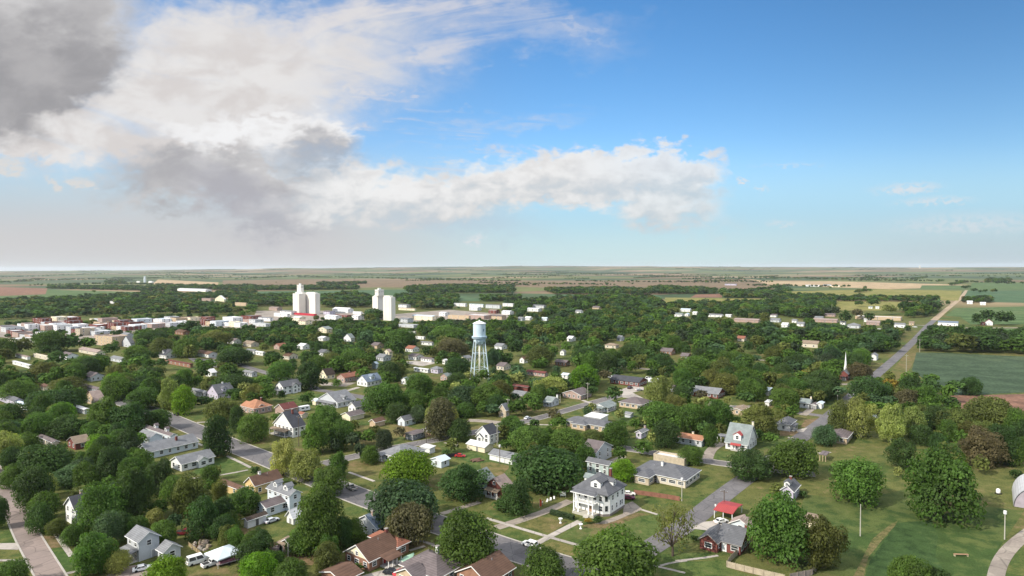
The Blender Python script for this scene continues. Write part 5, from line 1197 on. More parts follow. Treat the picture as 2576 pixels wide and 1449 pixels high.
def foursquare():
    p, w, l = section_from('d1', (1175, 1118), 470, 1548)
    root = thing('house', 'big white columned house with grey hip roof, three white dormers and a two-storey porch', 'house', (p[0], p[1], 0), GA)
    h = 7.2; fl = .8
    sec = (-w, 0, 0, l); c = 1.7                    # cut corner towards the street
    out = [(-w, 0), (-c, 0), (0, c), (0, l), (-w, l)]
    mb = MB()
    for i in range(5):
        a, b = out[i], out[(i + 1) % 5]; mb.poly([(*a, fl), (*b, fl), (*b, h), (*a, h)])
    WM = wall_mat((.80, .80, .77))
    mb.build('wall', [WM], root)
    fb = MB()
    for i in range(5):
        a, b = out[i], out[(i + 1) % 5]
        fb.poly([(a[0] * .995, a[1] + .02, -.3), (b[0] * .995, b[1] + .02, -.3), (b[0] * .995, b[1] + .02, fl), (a[0] * .995, a[1] + .02, fl)])
    fb.build('foundation', [mat((.22, .19, .17), .9)], root)
    rb = MB(); zt = roof_hip(rb, -w, 0, 0, l, h, .72, .7, .3)
    roof = rb.build('roof', [roof_mat('g2')], root)
    chimney(roof, -w * .32, l * .78, h, zt + .6, 'RB', .8)
    fb2 = MB(); fb2.lathe([(.0, 0), (.35, .02), (.4, .2), (.1, .34)], (-w / 2, l / 2, zt - .05), 10); fb2.build('finial', [TRIM], roof)
    for (f, u, wd, ht) in (('L', .60, 3.6, 2.3), ('R', .55, 2.0, 2.0)):
        ln = w if f == 'L' else l
        dormer(root, sec, f, u * ln, wd, h + .95, min(w, l) / 2 - 1.0, ht, 'g2', 'W', .55)
    # gabled dormer on the far left slope
    db = MB(); x0 = -w + 1.2; a = (x0, x0 + 3.2, l * .35, l * .35 + 2.6)
    db.box(*a, h + .7, h + 3.0, 0, top=False)
    for xx in a[:2]: db.poly([(xx, a[2], h + 3.0), (xx, a[3], h + 3.0), (xx, (a[2] + a[3]) / 2, h + 3.9)])
    d = db.build('dormer', [WM], root); r2 = MB(); roof_gable(r2, *a, h + 3.0, 'x', .7, .35, .15); r2.build('dormer_roof', [roof_mat('gg')], d)
    for z in (1.7, 4.9):
        for u, ww in ((.12, 1.1), (.34, 1.1), (.62, 1.1), (.8, 1.1)) if z > 4 else ((.12, 1.1), (.8, 1.2)):
            window(root, sec, 'L', u * w, z, ww, 1.6)
        for u in ((.30, .58, .85) if z > 4 else (.26, .52, .74, .84)):
            window(root, sec, 'R', u * l, z, .95 if z > 4 else .8, 1.5)
        # window on the cut corner
        m = MB(); t = np.array([c, c]) / math.hypot(c, c); n = np.array([t[1], -t[0]]); o = np.array([-c / 2, c / 2])
        q = lambda u, k, zz: (*(o + t * u + n * k), zz)
        for (u0, u1, z0, z1, k, mi) in ((-.62, .62, z - .12, z + 1.9, .05, 0), (-.48, .48, z, z + 1.75, .075, 1)):
            m.poly([q(u0, k, z0), q(u1, k, z0), q(u1, k, z1), q(u0, k, z1)], mi)
        m.build('window', [TRIM, glass()], root)
    door(root, sec, 'L', .5 * w, 1.4, 2.5, (.35, .22, .14), fl)
    # porch
    dep = 3.0
    pc = [('d1', 392, 905), ('d1', 447, 1000), ('d1', 542, 1062), ('d1', 765, 1112), ('d1', 852, 1126)]
    us = []
    for (r_, X, Y) in pc[1:]:
        q0 = p - UX * 0 - UY * (dep - .3)
        us.append(solve_along(q0, UX, px(r_, X, Y)[0]))
    u0, u1 = min(us) - .5, max(us) + .5
    fb = MB(); fb.box(u0, u1, -dep, -.02, -.3, fl); fb.build('porch_floor', [mat((.44, .42, .36), .9)], root)
    bf = MB(); bf.box(u0 + .2, u1 - .2, -dep + .15, -.02, 3.9, 4.15); bf.build('balcony_floor', [TRIM], root)
    rail = MB(); rail.box(u0 + .3, u1 - .3, -dep + .25, -dep + .33, 4.95, 5.05)
    k = int((u1 - u0) / .28)
    for i in range(k): rail.box(u0 + .35 + i * .28, u0 + .41 + i * .28, -dep + .26, -dep + .32, 4.15, 4.95)
    rail.build('balcony_rail', [TRIM], root)
    for u in us:
        cb = MB(); cb.lathe([(.34, fl), (.34, fl + .25), (.24, fl + .3), (.20, h - .5), (.30, h - .35), (.32, h - .2)], (u, -dep + .3, 0), 14); cb.build('column', [WM], root, smoothed=True)
    cb = MB(); cb.lathe([(.34, fl), (.24, fl + .3), (.20, h - .5), (.32, h - .2)], (u0 + .35, -.6, 0), 14); cb.build('column', [WM], root, smoothed=True)
    pr = MB()
    # flat hipped skirt over the porch
    X0, X1, y0 = u0 - .5, u1 + .5, -dep - .4; zl, zh = h - .2, h + .75
    A = [(X0, y0, zl), (X1, y0, zl), (X1, .3, zl), (X0, .3, zl)]; Bq = [(X0 + 1.2, -.2, zh), (X1 - 1.2, -.2, zh), (X1 - 1.2, .3, zh), (X0 + 1.2, .3, zh)]
    A2 = [(x, y, z + .28) for x, y, z in A]
    pr.poly(A[::-1], 1)
    for i in range(4):
        j = (i + 1) % 4; pr.poly([A[i], A[j], A2[j], A2[i]], 1); pr.poly([A2[i], A2[j], Bq[j], Bq[i]], 0)
    pr.poly(Bq, 0)
    pr.build('porch_roof', [roof_mat('g2'), TRIM], root)
    for i in range(3):
        s = MB(); s.box(u1 - 3.4, u1 - 1.6, -dep - .35 * (3 - i), -dep - .35 * (2 - i), -.3, fl - .25 * (2 - i) - .2); s.build('step', [mat((.46, .44, .40), .9)], root)
    cs = [proj((*(p + UX * x + UY * y), z)) for x in (-w, 0) for y in (-dep, l) for z in (0, zt)]
    regbox(cs, 200, 'big white columned house'); FOOT.append((*(p - UX * w / 2 + UY * l / 2), 9))
    # hedge in front of the porch
    q = g('c4', 760, 640)
    hb = MB(); rr = random.Random(3)
    for _ in range(1500):
        x, y, z = rr.uniform(-4.3, 4.3), rr.uniform(-.8, .8), rr.uniform(.05, 1.45)
        e = max(abs(x) / 4.3, abs(y) / .8, z / 1.45)
        if e < .8: continue
        s = .16; a = rr.random() * 6.28; b_ = rr.uniform(-.9, .9)
        v1 = np.array([math.cos(a) * s, math.sin(a) * s, b_ * s]); v2 = np.array([-math.sin(a) * s, math.cos(a) * s, rr.uniform(-.6, .9) * s]); o_ = np.array([x, y, z])
        hb.poly([o_ - v1 - v2, o_ + v1 - v2, o_ + v1 + v2, o_ - v1 + v2])
    hb.box(-4.2, 4.2, -.68, .68, 0, 1.33)
    o = hb.build('hedge', [mat((.028, .050, .016), .9, .3, 2.0)], loc=(q[0], q[1], 0), rz=GA); tag(o, 'clipped dark green hedge in front of the columned porch', 'hedge')
    for i, (X, Y, lab) in enumerate(((735, 728, 'white garden urn on a pedestal, on the lawn by the drive side'), (1012, 805, 'white garden urn on a pedestal, beside the front walkway'))):
        q = g('c4', X, Y); b = MB()
        b.lathe([(.42, 0), (.42, .2), (.2, .3), (.18, .75), (.32, .85)], n=12)
        o = thing('garden_urn', lab, 'urn', (q[0], q[1], 0), 0, 'urns on the columned house lawn')
        b.build('pedestal', [TRIM], o); b2 = MB(); b2.lathe([(.15, .85), (.30, .98), (.58, 1.35), (.66, 1.55), (.45, 1.5)], n=14); b2.build('bowl', [TRIM], o)
foursquare()

def water_tower():
    q = g('d2', 388, 1318); s = .0362 * H / 80 * 1.0
    root = thing('water_tower', 'white water tower on four braced legs with a cone-topped cylindrical tank', 'water tower', (q[0], q[1], 0), math.radians(17))
    WT = mat((.58, .70, .77), .5, .06, .25); WT2 = mat((.70, .68, .58), .6, .08, .3)
    R = 4.45; zb, z1 = 30.2, 40.6
    t = MB(); t.lathe([(R, zb), (R, z1)], n=40); t.build('tank', [WT], root, smoothed=False)
    rf = MB(); rf.lathe([(R + .3, z1 - .05), (R + .3, z1 + .25), (R * .55, z1 + 1.35), (.5, z1 + 2.0), (.45, z1 + 2.5), (.02, z1 + 2.7)], n=40); rf.build('tank_roof', [mat((.80, .80, .78), .5, .05)], root)
    bw = MB(); bw.lathe([(.9, 25.6), (2.4, 26.2), (3.6, 27.6), (R - .05, zb)], n=40); bw.build('tank_bottom', [WT], root, smoothed=True)
    bal = MB(); bal.lathe([(R, zb + .1), (R + 1.0, zb + .1), (R + 1.0, zb + .25), (R, zb + .25)], n=40)
    for zz in (.75, 1.25): bal.lathe([(R + .93, zb + zz), (R + 1.0, zb + zz), (R + 1.0, zb + zz + .1), (R + .93, zb + zz + .1)], n=40)
    for i in range(40):
        a = 2 * math.pi * i / 40; x, y = (R + .96) * math.cos(a), (R + .96) * math.sin(a); bal.box(x - .04, x + .04, y - .04, y + .04, zb + .2, zb + 1.3)
    bal.build('balcony', [WT], root)
    rs = MB(); rs.lathe([(.62, 0), (.62, 25.8)], n=14); rs.build('riser_pipe', [WT2], root, smoothed=True)
    cs = []
    def leg_at(i, z):
        r = 8.0 + (R - .1 - 8.0) * min(1, z / 30.0); a = math.radians(45 + 90 * i); return (r * math.cos(a), r * math.sin(a), z)
    for i in range(4):
        lb = MB(); lb.tube([leg_at(i, 0), leg_at(i, 15), leg_at(i, 30.2)], .34, .30, 8); lb.build('leg', [WT], root)
        fb = MB(); x, y, _ = leg_at(i, 0); fb.box(x - .8, x + .8, y - .8, y + .8, -.3, .5); fb.build('footing', [mat((.45, .43, .40), .9)], root)
    for z in (8.6, 19.4):
        for i in range(4):
            b = MB(); b.tube([leg_at(i, z), leg_at((i + 1) % 4, z)], .17, .17, 6); b.build('strut', [WT], root)
    for z0, z1_ in ((.6, 8.6), (8.6, 19.4), (19.4, 29.5)):
        for i in range(4):
            b = MB(); b.tube([leg_at(i, z0), leg_at((i + 1) % 4, z1_)], .05, .05, 5); b.tube([leg_at((i + 1) % 4, z0), leg_at(i, z1_)], .05, .05, 5); b.build('brace_rod', [WT], root)
    # emblem on the tank: a small blue-grey mark on the shaded side
    em = MB(); a0 = math.radians(-45 - 17)
    for (da, z, dw, dz) in ((0, 36.2, .10, .9), (.06, 36.6, .10, .35), (-.05, 35.6, .08, .3)):
        n = 5
        for k in range(n):
            A, Bq = a0 + da + dw * (k / n - .5) * 2, a0 + da + dw * ((k + 1) / n - .5) * 2; r = R + .03
            em.poly([(r * math.cos(A), r * math.sin(A), z - dz), (r * math.cos(Bq), r * math.sin(Bq), z - dz), (r * math.cos(Bq), r * math.sin(Bq), z + dz), (r * math.cos(A), r * math.sin(A), z + dz)])
    em.build('emblem', [mat((.16, .25, .33), .6)], root)
    lad = MB(); x, y, _ = leg_at(2, 10)
    lad.tube([(leg_at(2, .5)[0] - .5, leg_at(2, .5)[1], .5), (leg_at(2, 30)[0] - .5, leg_at(2, 30)[1], 30)], .09, .09, 5); lad.build('ladder', [WT2], root)
    regbox([px('d2', 190, 130), px('d2', 590, 1250)], 450, 'water tower'); FOOT.append((q[0], q[1], 9))
water_tower()

CONW = mat((.72, .69, .62), .8, .06, .05); CONW2 = mat((.66, .66, .64), .8, .06, .05)
def elevator(label, banks, head, gal, reg, base, extras=()):
    """banks: (near corner px, left col, right col, height); cylinders stand on a grid in each bank"""
    q0 = np.array(g(reg, *base)); root = thing('grain_elevator', label, 'grain elevator', (q0[0], q0[1], 0), GA)
    allp = []
    for (N, Lx, Rx, hh) in banks:
        p, w, l = section_from(reg, N, Lx, Rx); d = p - q0; lx, ly = d @ UX, d @ UY
        nx, ny = max(1, round(w / 8.5)), max(1, round(l / 8.5))
        rx, ry = w / nx / 2, l / ny / 2; r = (rx + ry) / 2 * 1.03
        for i in range(nx):
            for j in range(ny):
                s = MB(); s.lathe([(r, -.3), (r, hh), (0, hh + .1)], (lx - w + rx * (2 * i + 1), ly + ry * (2 * j + 1), 0), 24); s.build('silo', [CONW], root, smoothed=False)
        core = MB(); core.box(lx - w + .12, lx - .12, ly + .12, ly + l - .12, -.3, hh - .25); core.build('bin_block', [CONW], root)
        for z in (0, hh): allp += [px(reg, Lx, N[1]), px(reg, Rx, N[1]), proj((*p, z))]
    for (N, Lx, Rx, z0, z1, nm) in head:
        X = px(reg, N[0], 0)[0]
        p, w, l = section_from(reg, (N[0], N[1]), Lx, Rx); d = p - q0; lx, ly = d @ UX, d @ UY
        b = MB(); b.box(lx - w, lx, ly, ly + l, z0, z1); o = b.build(nm, [CONW], root)
        if nm == 'headhouse':
            pb = MB(); pb.box(lx - w - .3, lx + .3, ly - .3, ly + l + .3, z1, z1 + .7); pb.box(lx - w * .7, lx - w * .35, ly + l * .3, ly + l * .7, z1 + .7, z1 + 3.2); pb.build('headhouse_roof', [CONW2], o)
            for k in range(3): window(o, (lx - w, lx, ly, ly + l), 'R', l * (k + .5) / 3, z1 - 4, 1.2, 1.8)
            for k in range(3): window(o, (lx - w, lx, ly, ly + l), 'L', w * (k + .5) / 3, z1 - 4, 1.2, 1.8)
    for (N, Lx, Rx, z0, z1, nm, c) in extras:
        p, w, l = section_from(reg, N, Lx, Rx); d = p - q0; lx, ly = d @ UX, d @ UY
        b = MB(); b.box(lx - w, lx, ly, ly + l, z0, z1); b.build(nm, [mat(c, .7)], root)
    regbox(allp + [px(reg, head[0][1], 120)], 1000, label.split(',')[0]); FOOT.append((q0[0], q0[1], 25))
# measured on the close-up d3; heights from base rows
elevator('tall white concrete grain elevator with a headhouse, the bigger and farther of the two', [((330, 722), 200, 470, 37), ((668, 722), 445, 772, 37)],
         [((375, 705), 292, 432, 38.6, 51, 'headhouse'), ((400, 712), 255, 470, 36.9, 38.8, 'headhouse_base'), ((655, 712), 470, 725, 37.1, 38.7, 'gallery')], None, 'd3', (668, 722),
         [((640, 752), 200, 700, 0, 3.2, 'loading_shed', (.42, .03, .05)), ((385, 716), 355, 392, 3, 21, 'elevator_leg', (.25, .25, .26))])
elevator('white concrete grain elevator, the nearer of the two, closer to the water tower', [((1975, 762), 1860, 2100, 33.6), ((2255, 852), 2085, 2345, 36.5)],
         [((1990, 765), 1918, 2105, 34.9, 44.5, 'headhouse'), ((2000, 762), 1895, 2110, 33.4, 35.1, 'headhouse_base'), ((2225, 845), 2100, 2290, 36.6, 38.2, 'gallery')], None, 'd3', (2255, 852))

def far_tower():
    q = g('a1', 1432, 322); r = thing('grain_elevator', 'slim pale grain tower far off beside white plant sheds', 'grain elevator', (q[0], q[1], 0), GA)
    b = MB(); b.lathe([(7, 0), (7, 25), (0, 26)], n=16); b.build('silo', [mat((.62, .68, .72), .7)], r); b = MB(); b.box(-4, 4, -4, 4, 25, 40); b.build('headhouse', [mat((.62, .68, .72), .7)], r)
    b = MB(); b.tube([(3, 0, 40), (15, 0, 4)], .8, .8, 5); b.build('spout', [mat((.5, .5, .5))], r)
    q = g('a4', 1480, 208); r = thing('grain_elevator', 'lone white silo tower on the far right plain', 'grain elevator', (q[0], q[1], terr(*q)), GA)
    b = MB(); b.lathe([(9, -2), (9, 44), (0, 46)], n=16); b.build('silo', [CONW], r); b = MB(); b.box(-5, 5, -5, 5, 44, 58); b.build('headhouse', [CONW], r)
far_tower()

def steeple():
    q = np.array(g('a4', 745, 1262)); d = q - np.array(CHURCH.location[:2]); x, y = d @ UX, d @ UY
    b = MB(); b.box(x - .9, x + .9, y - .9, y + .9, 4, 8.0); st = b.build('steeple', [TRIM], CHURCH)
    b = MB(); b.lathe([(.85, 8.0), (.75, 9.5), (.02, 19)], (x, y, 0), n=8); b.build('spire', [TRIM], st)
steeple()

def quonset():
    q = np.array(g('c6', 2322, 500)); L = 20; R = 6.2; n = 18
    # arched hall, its end wall towards the drive
    q = q + UX * R
    root = thing('quonset_hut', 'arched pale metal hut with a grey end wall, cut by the right edge', 'metal hut', (q[0], q[1], 0), GA)
    b = MB(); prof = [(R * math.cos(math.pi * i / n), R * 1.15 * math.sin(math.pi * i / n)) for i in range(n + 1)]
    for i in range(n):
        (x0, z0), (x1, z1) = prof[i], prof[i + 1]
        b.poly([(x0, 0, z0), (x0, L, z0), (x1, L, z1), (x1, 0, z1)])
        b.poly([(x0 * 1.02, 0, z0 * 1.02), (x1 * 1.02, 0, z1 * 1.02), (x1 * 1.02, L, z1 * 1.02), (x0 * 1.02, L, z0 * 1.02)])
    b.build('arched_shell', [mat((.48, .48, .49), .5, .12, .3, 'metal')], root)
    e = MB(); e.poly([(x * .99, .25, z * .99) for x, z in prof]); e.build('end_wall', [mat((.36, .32, .36), .8)], root)
    d = MB(); d.box(-1.8, 1.8, .05, .2, 0, 3.2); d.build('sliding_door', [mat((.10, .09, .10), .7)], root)
    FOOT.append((*(q + UY * 8), 10))
quonset()

# ---------------------------------------------------------------- fences
def fence(label, reg, pts, h, c, board=.16, solid=True):
    P = [np.array(g(reg, *p)) for p in pts]
    root = thing('fence', label, 'fence', (P[0][0], P[0][1], 0), 0); m = mat(c, .85, .2, 1.2)
    pn = MB(); k = 0
    posts = []
    for a, b in zip(P[:-1], P[1:]):
        L = np.linalg.norm(b - a); t = (b - a) / L; nrm = np.array([t[1], -t[0]])
        n = int(L / (board * 1.06))
        for i in range(n):
            c0 = a + t * (i * board * 1.06) - P[0]; c1_ = c0 + t * board
            hh = h * (1 + .02 * math.sin(i * 1.7)); o = nrm * .012
            q = [c0 - o, c1_ - o, c1_ + o, c0 + o]; bi = len(pn.v)
            pn.v += [(*x, .03) for x in q] + [(*x, hh) for x in q]
            for f in ((0, 1, 5, 4), (1, 2, 6, 5), (2, 3, 7, 6), (3, 0, 4, 7), (4, 5, 6, 7)): pn.f.append(tuple(bi + j for j in f)); pn.m.append(0)
        m_ = max(1, round(L / 2.5))
        for i in range(m_ + 1): posts.append(a + t * L * i / m_ - P[0] + nrm * .07)
    pn.build('boards', [m], root)
    for q in posts:
        pb = MB(); pb.box(q[0] - .05, q[0] + .05, q[1] - .05, q[1] + .05, -.2, h + .08); pb.build('fence_post', [m], root)
fence('pale wooden board fence, round the yard of the red brick cottage', c5, [(812, 1140), (700, 1240), (640, 1330), (1000, 1420), (1430, 1520)], 1.7, (.44, .37, .27))
fence('weathered grey board fence, running uphill below the olive tree', c5, [(1500, 1500), (1800, 1440), (1985, 1240)], 1.6, (.30, .25, .22))
fence('red-brown slat fence, behind the white columned house', c4, [(1740, 330), (1980, 362), (2200, 395), (2365, 425)], 1.6, (.25, .115, .08))
fence('dark board fence, behind the pale aqua-roofed house', b3, [(1590, 1210), (1640, 1160), (1800, 1130)], 1.5, (.045, .04, .05))
fence('low tan board fence, along the yard edge below the junk heap', c2, [(210, 1040), (300, 1110), (370, 1170)], 1.2, (.33, .26, .15))

# ---------------------------------------------------------------- poles
POLEM = mat((.115, .09, .07), .9, .2, 1.5); POLEL = mat((.42, .40, .34), .9, .15, 1.0)
def pole(reg, X, Yt, Yb, label, light=False, arm=True, lamp=False):
    q = g(reg, X, Yb); d = math.hypot(*q); h = (px(reg, X, Yb)[1] - px(reg, X, Yt)[1]) * d / F * 1.04
    root = thing('utility_pole', label, 'utility pole', (q[0], q[1], 0), GA, 'utility poles about the town'); m = POLEL if light else POLEM
    b = MB(); b.tube([(0, 0, -.3), (0, 0, h)], .17, .12, 8); b.build('pole', [m], root)
    if arm:
        a = MB(); a.box(-1.2, 1.2, -.07, .07, h - .75, h - .6); a.build('crossarm', [m], root)
        for x in (-1.1, 0, 1.1):
            i = MB(); i.lathe([(.05, 0), (.09, .06), (.05, .22)], (x, 0, h - .6 if x else h), 6); i.build('insulator', [mat((.5, .52, .52), .4)], root)
    if lamp:
        l = MB(); l.lathe([(.1, h - .9), (.42, h - .8), (.42, h + .1), (.1, h + .2)], n=10); l.build('transformer', [mat((.75, .75, .73), .5)], root)
for a in [(c6, 222, 530, 905, 'pale bare pole standing in the meadow beside the big round tree', True, False), (c6, 2195, 650, 950, 'pale pole with white can, near the curved gravel drive', True, False, True),
          (b2, 1915, 600, 1010, 'dark pole before the steep-roofed white house'), (b3, 1330, 640, 985, 'slim dark pole beside the grey-mauve mobile home'),
          (b3, 2345, 690, 985, 'pole right against the white gabled house with dark roof', True), (b3, 2382, 985, 1250, 'dark pole in front of the white garage with grey roof', False, True, True),
          (b4, 1226, 355, 505, 'dark pole at the corner of the grey-roofed porch house', False, False), (b4, 1160, 95, 330, 'pale pole above the mauve-brown ranch house', True),
          (c4, 2395, 130, 425, 'pale pole with white top, at the end of the red-brown slat fence', True, False, True), (c5, 602, 290, 552, 'dark pole behind the red metal carport'),
          (b5, 1980, 110, 320, 'brown pole among the trees behind the white bungalow'), (b5, 2282, 215, 350, 'pale pole at the edge of the trees by the corner', True),
          (a4, 1345, 1065, 1205, 'pale pole on the verge of the dark green crop', True), (a4, 1478, 905, 1010, 'pole at the corner of the dense wood edge', True),
          (a4, 925, 640, 742, 'tall white mast rising from the grey hall', True, False, False), (b4, 765, 255, 375, 'white slim mast by the small grey house', True, False),
          (b5, 305, -10, 120, 'grey pole above the brick ranch', True), (a2, 1948, 560, 640, 'thin white mast in the works yard', True, False), (b3, 2500, 320, 560, 'grey pole near the stone gabled house', True),
          (a4, 610, 545, 650, 'slim pole at the field edge beyond the oak clump', True, False), (c2, 1570, 1010, 1220, 'pale slim pole in front of the grey-green shed', True, False)]:
    pole(*a)

# ---------------------------------------------------------------- vehicles
TYRE = mat((.02, .02, .02), .9)
def vehicle(kind, label, reg, X, Y, ang, c, cat=None):
    q = g(reg, X, Y); L, Wd, hb, hc = {'sedan': (4.6, 1.8, .85, 1.42), 'suv': (4.8, 1.95, 1.05, 1.8), 'pickup': (5.6, 2.0, 1.05, 1.8), 'van': (5.4, 2.1, 1.25, 2.4)}[kind]
    name = {'sedan': 'car', 'suv': 'suv', 'pickup': 'pickup_truck', 'van': 'van'}[kind]
    root = thing(name, label, cat or name.replace('_', ' '), (q[0], q[1], .05), math.radians(ang), 'vehicles parked about the town')
    pm = mat(c, .3, .03, .5); hl = L / 2
    body = MB(); prof = [(-hl, .35), (hl - .1, .35), (hl, .55), (hl - .05, hb - .15), (hl - .9, hb), (-hl + .1, hb + .02), (-hl, hb - .1)]
    body.prism(prof[::-1], 'y', -Wd / 2, Wd / 2)
    body.build('body', [pm], root)
    x0, x1, x2, x3 = {'sedan': (-1.75, -1.0, .35, 1.15), 'suv': (-2.3, -2.05, .45, 1.25), 'pickup': (-.7, -.55, .65, 1.35), 'van': (-2.6, -2.5, 1.1, 1.9)}[kind]
    iw = Wd / 2 - .12
    cab = MB(); pts = [(x0, hb), (x3, hb), (x2, hc), (x1, hc)]; cab.prism([(a, z) for a, z in pts][::-1], 'y', -iw, iw); cab.build('cabin', [pm], root)
    for s in (-1, 1):
        w = MB(); y = s * (iw + .012)
        for (a, b_) in ((.08, .47), (.53, .92)):
            f = lambda t, k: (x0 + (x3 - x0) * t if k == 0 else x1 + (x2 - x1) * t)
            z0, z1 = hb + .08, hc - .1; k0, k1 = (z0 - hb) / (hc - hb), (z1 - hb) / (hc - hb)
            mixx = lambda t, k: f(t, 0) * (1 - k) + f(t, 1) * k
            w.poly([(mixx(a, k0), y, z0), (mixx(b_, k0), y, z0), (mixx(b_, k1), y, z1), (mixx(a, k1), y, z1)])
        w.build('side_window', [glass()], root)
    for (xa, xb, sg, nm) in ((x3, x2, 1, 'windscreen'), (x0, x1, -1, 'rear_window')):
        w = MB(); e = .015 * sg
        f = lambda k: xa + (xb - xa) * k
        w.poly([(f(.1) + e, -iw + .1, hb + .1 * (hc - hb)), (f(.1) + e, iw - .1, hb + .1 * (hc - hb)), (f(.88) + e, iw - .15, hb + .88 * (hc - hb)), (f(.88) + e, -iw + .15, hb + .88 * (hc - hb))]); w.build(nm, [glass()], root)
    for xx in (-L * .31, L * .31):
        for s in (-1, 1):
            w = MB(); r = .36; n = 14
            for y in (s * (Wd / 2 - .2), s * (Wd / 2 + .02)):
                w.v += [(xx + r * math.cos(2 * math.pi * i / n), y, r + r * math.sin(2 * math.pi * i / n)) for i in range(n)]
            for i in range(n): w.f.append((i, (i + 1) % n, n + (i + 1) % n, n + i)); w.m.append(0)
            w.f.append(tuple(range(n, 2 * n))); w.m.append(0); w.build('wheel', [TYRE], root)
    for s in (-1, 1):
        h_ = MB(); h_.box(hl - .04, hl + .01, s * (Wd / 2 - .3) - .18, s * (Wd / 2 - .3) + .18, hb - .38, hb - .18); h_.build('headlight', [mat((.85, .85, .82), .2)], root)
        t_ = MB(); t_.box(-hl - .01, -hl + .03, s * (Wd / 2 - .25) - .14, s * (Wd / 2 - .25) + .14, hb - .4, hb - .15); t_.build('tail_light', [mat((.45, .02, .02), .3)], root)
    if kind == 'pickup':
        bd = MB(); bd.box(-hl + .2, -.85, -Wd / 2 + .15, Wd / 2 - .15, hb + .015, hb + .03); bd.build('bed_liner', [mat((.03, .03, .03), .9)], root)
    xs = scale_of(reg)
    c_ = px(reg, X, Y); d = math.hypot(*q); k = F / d
    BOXES.append((c_[0] - 2.3 * k, c_[0] + 2.3 * k, c_[1] - 1.9 * k, c_[1] + .6 * k, d)); FOOT.append((q[0], q[1], 3)); LAND.append((label.split(',')[0], c_[0], c_[1]))
GAd = math.degrees(GA)
vehicle('suv', 'white and black patrol suv, alone on the wide street before the columned house', c4, 318, 1045, GAd + 180, (.78, .78, .76))
vehicle('sedan', 'white sedan, parked on the drive of the grey two-storey house', c1, 1945, 1372, GAd + 70, (.80, .80, .79))
vehicle('sedan', 'silver sedan, parked by the small dark-roofed shed', c2, 1345, 712, GAd + 90, (.62, .64, .68))
vehicle('pickup', 'white pickup truck, on the bare lot by the dark cedar', b3, 1322, 790, GAd + 12, (.82, .82, .80))
vehicle('sedan', 'white sedan, on the cross street under street trees', b4, 300, 605, GAd + 90, (.75, .78, .82))
vehicle('sedan', 'silver sedan, on the concrete drive of the red brick ranch', b4, 1892, 200, GAd + 60, (.60, .62, .62))
vehicle('suv', 'dark suv, on the concrete drive by the red brick ranch', b4, 1765, 172, GAd + 90, (.03, .03, .04))
vehicle('pickup', 'pale pickup truck, parked at the end of the wide street, half under trees', c3, 245, 262, GAd + 170, (.42, .40, .36))
vehicle('sedan', 'dark saloon, parked at the kerb on the upper part of the wide street', b2, 150, 560, GAd + 180, (.025, .025, .03))
vehicle('sedan', 'black car, on the concrete between the two bottom houses', c3, 800, 1425, GAd + 20, (.02, .022, .028))
vehicle('sedan', 'red and white car, nose out behind the hip roof', c3, 935, 1432, GAd + 80, (.45, .05, .06))
vehicle('sedan', 'maroon car, behind the white columned house', c4, 1662, 400, GAd + 30, (.16, .03, .05))
vehicle('sedan', 'white car, tucked behind the roof of the columned house', c4, 1668, 345, GAd + 35, (.78, .74, .70))
vehicle('sedan', 'white car, under the red metal carport', c5, 562, 722, GAd + 60, (.80, .79, .76))
vehicle('van', 'white van, in the junk yard at the bottom edge', c2, 330, 1275, GAd + 80, (.80, .80, .78))
vehicle('pickup', 'white pickup truck, nose to nose with the junk yard van', c2, 535, 1300, GAd + 85, (.78, .78, .77))
vehicle('pickup', 'dark red pickup truck, by the purple-shaded roof in the trees', c2, 170, 880, GAd + 40, (.17, .02, .03))
vehicle('sedan', 'red hatchback, by the dark board fence', b3, 1815, 1150, GAd + 30, (.42, .04, .04))
vehicle('suv', 'white suv, at the grey bungalow drive beyond the cream porch house', b1, 370, 490, GAd + 30, (.75, .75, .75))
vehicle('van', 'white van, beside the red brick ranch roof', a3, 1255, 1318, GAd + 30, (.82, .82, .80))
vehicle('van', 'second white van, right of the other white van by the brick ranch', a3, 1325, 1285, GAd + 200, (.82, .82, .80))
vehicle('sedan', 'black car, parked in front of the grey workshop', a4, 1780, 752, GAd + 90, (.03, .03, .03))
vehicle('sedan', 'white car, at the workshop by the road junction', a4, 1660, 738, GAd + 90, (.8, .8, .8))
vehicle('pickup', 'white pickup truck, on the lot left of the road junction', a4, 1430, 765, GAd, (.8, .8, .8))
vehicle('sedan', 'white car, before the mauve apartment row', a4, 1080, 785, GAd, (.8, .8, .8))

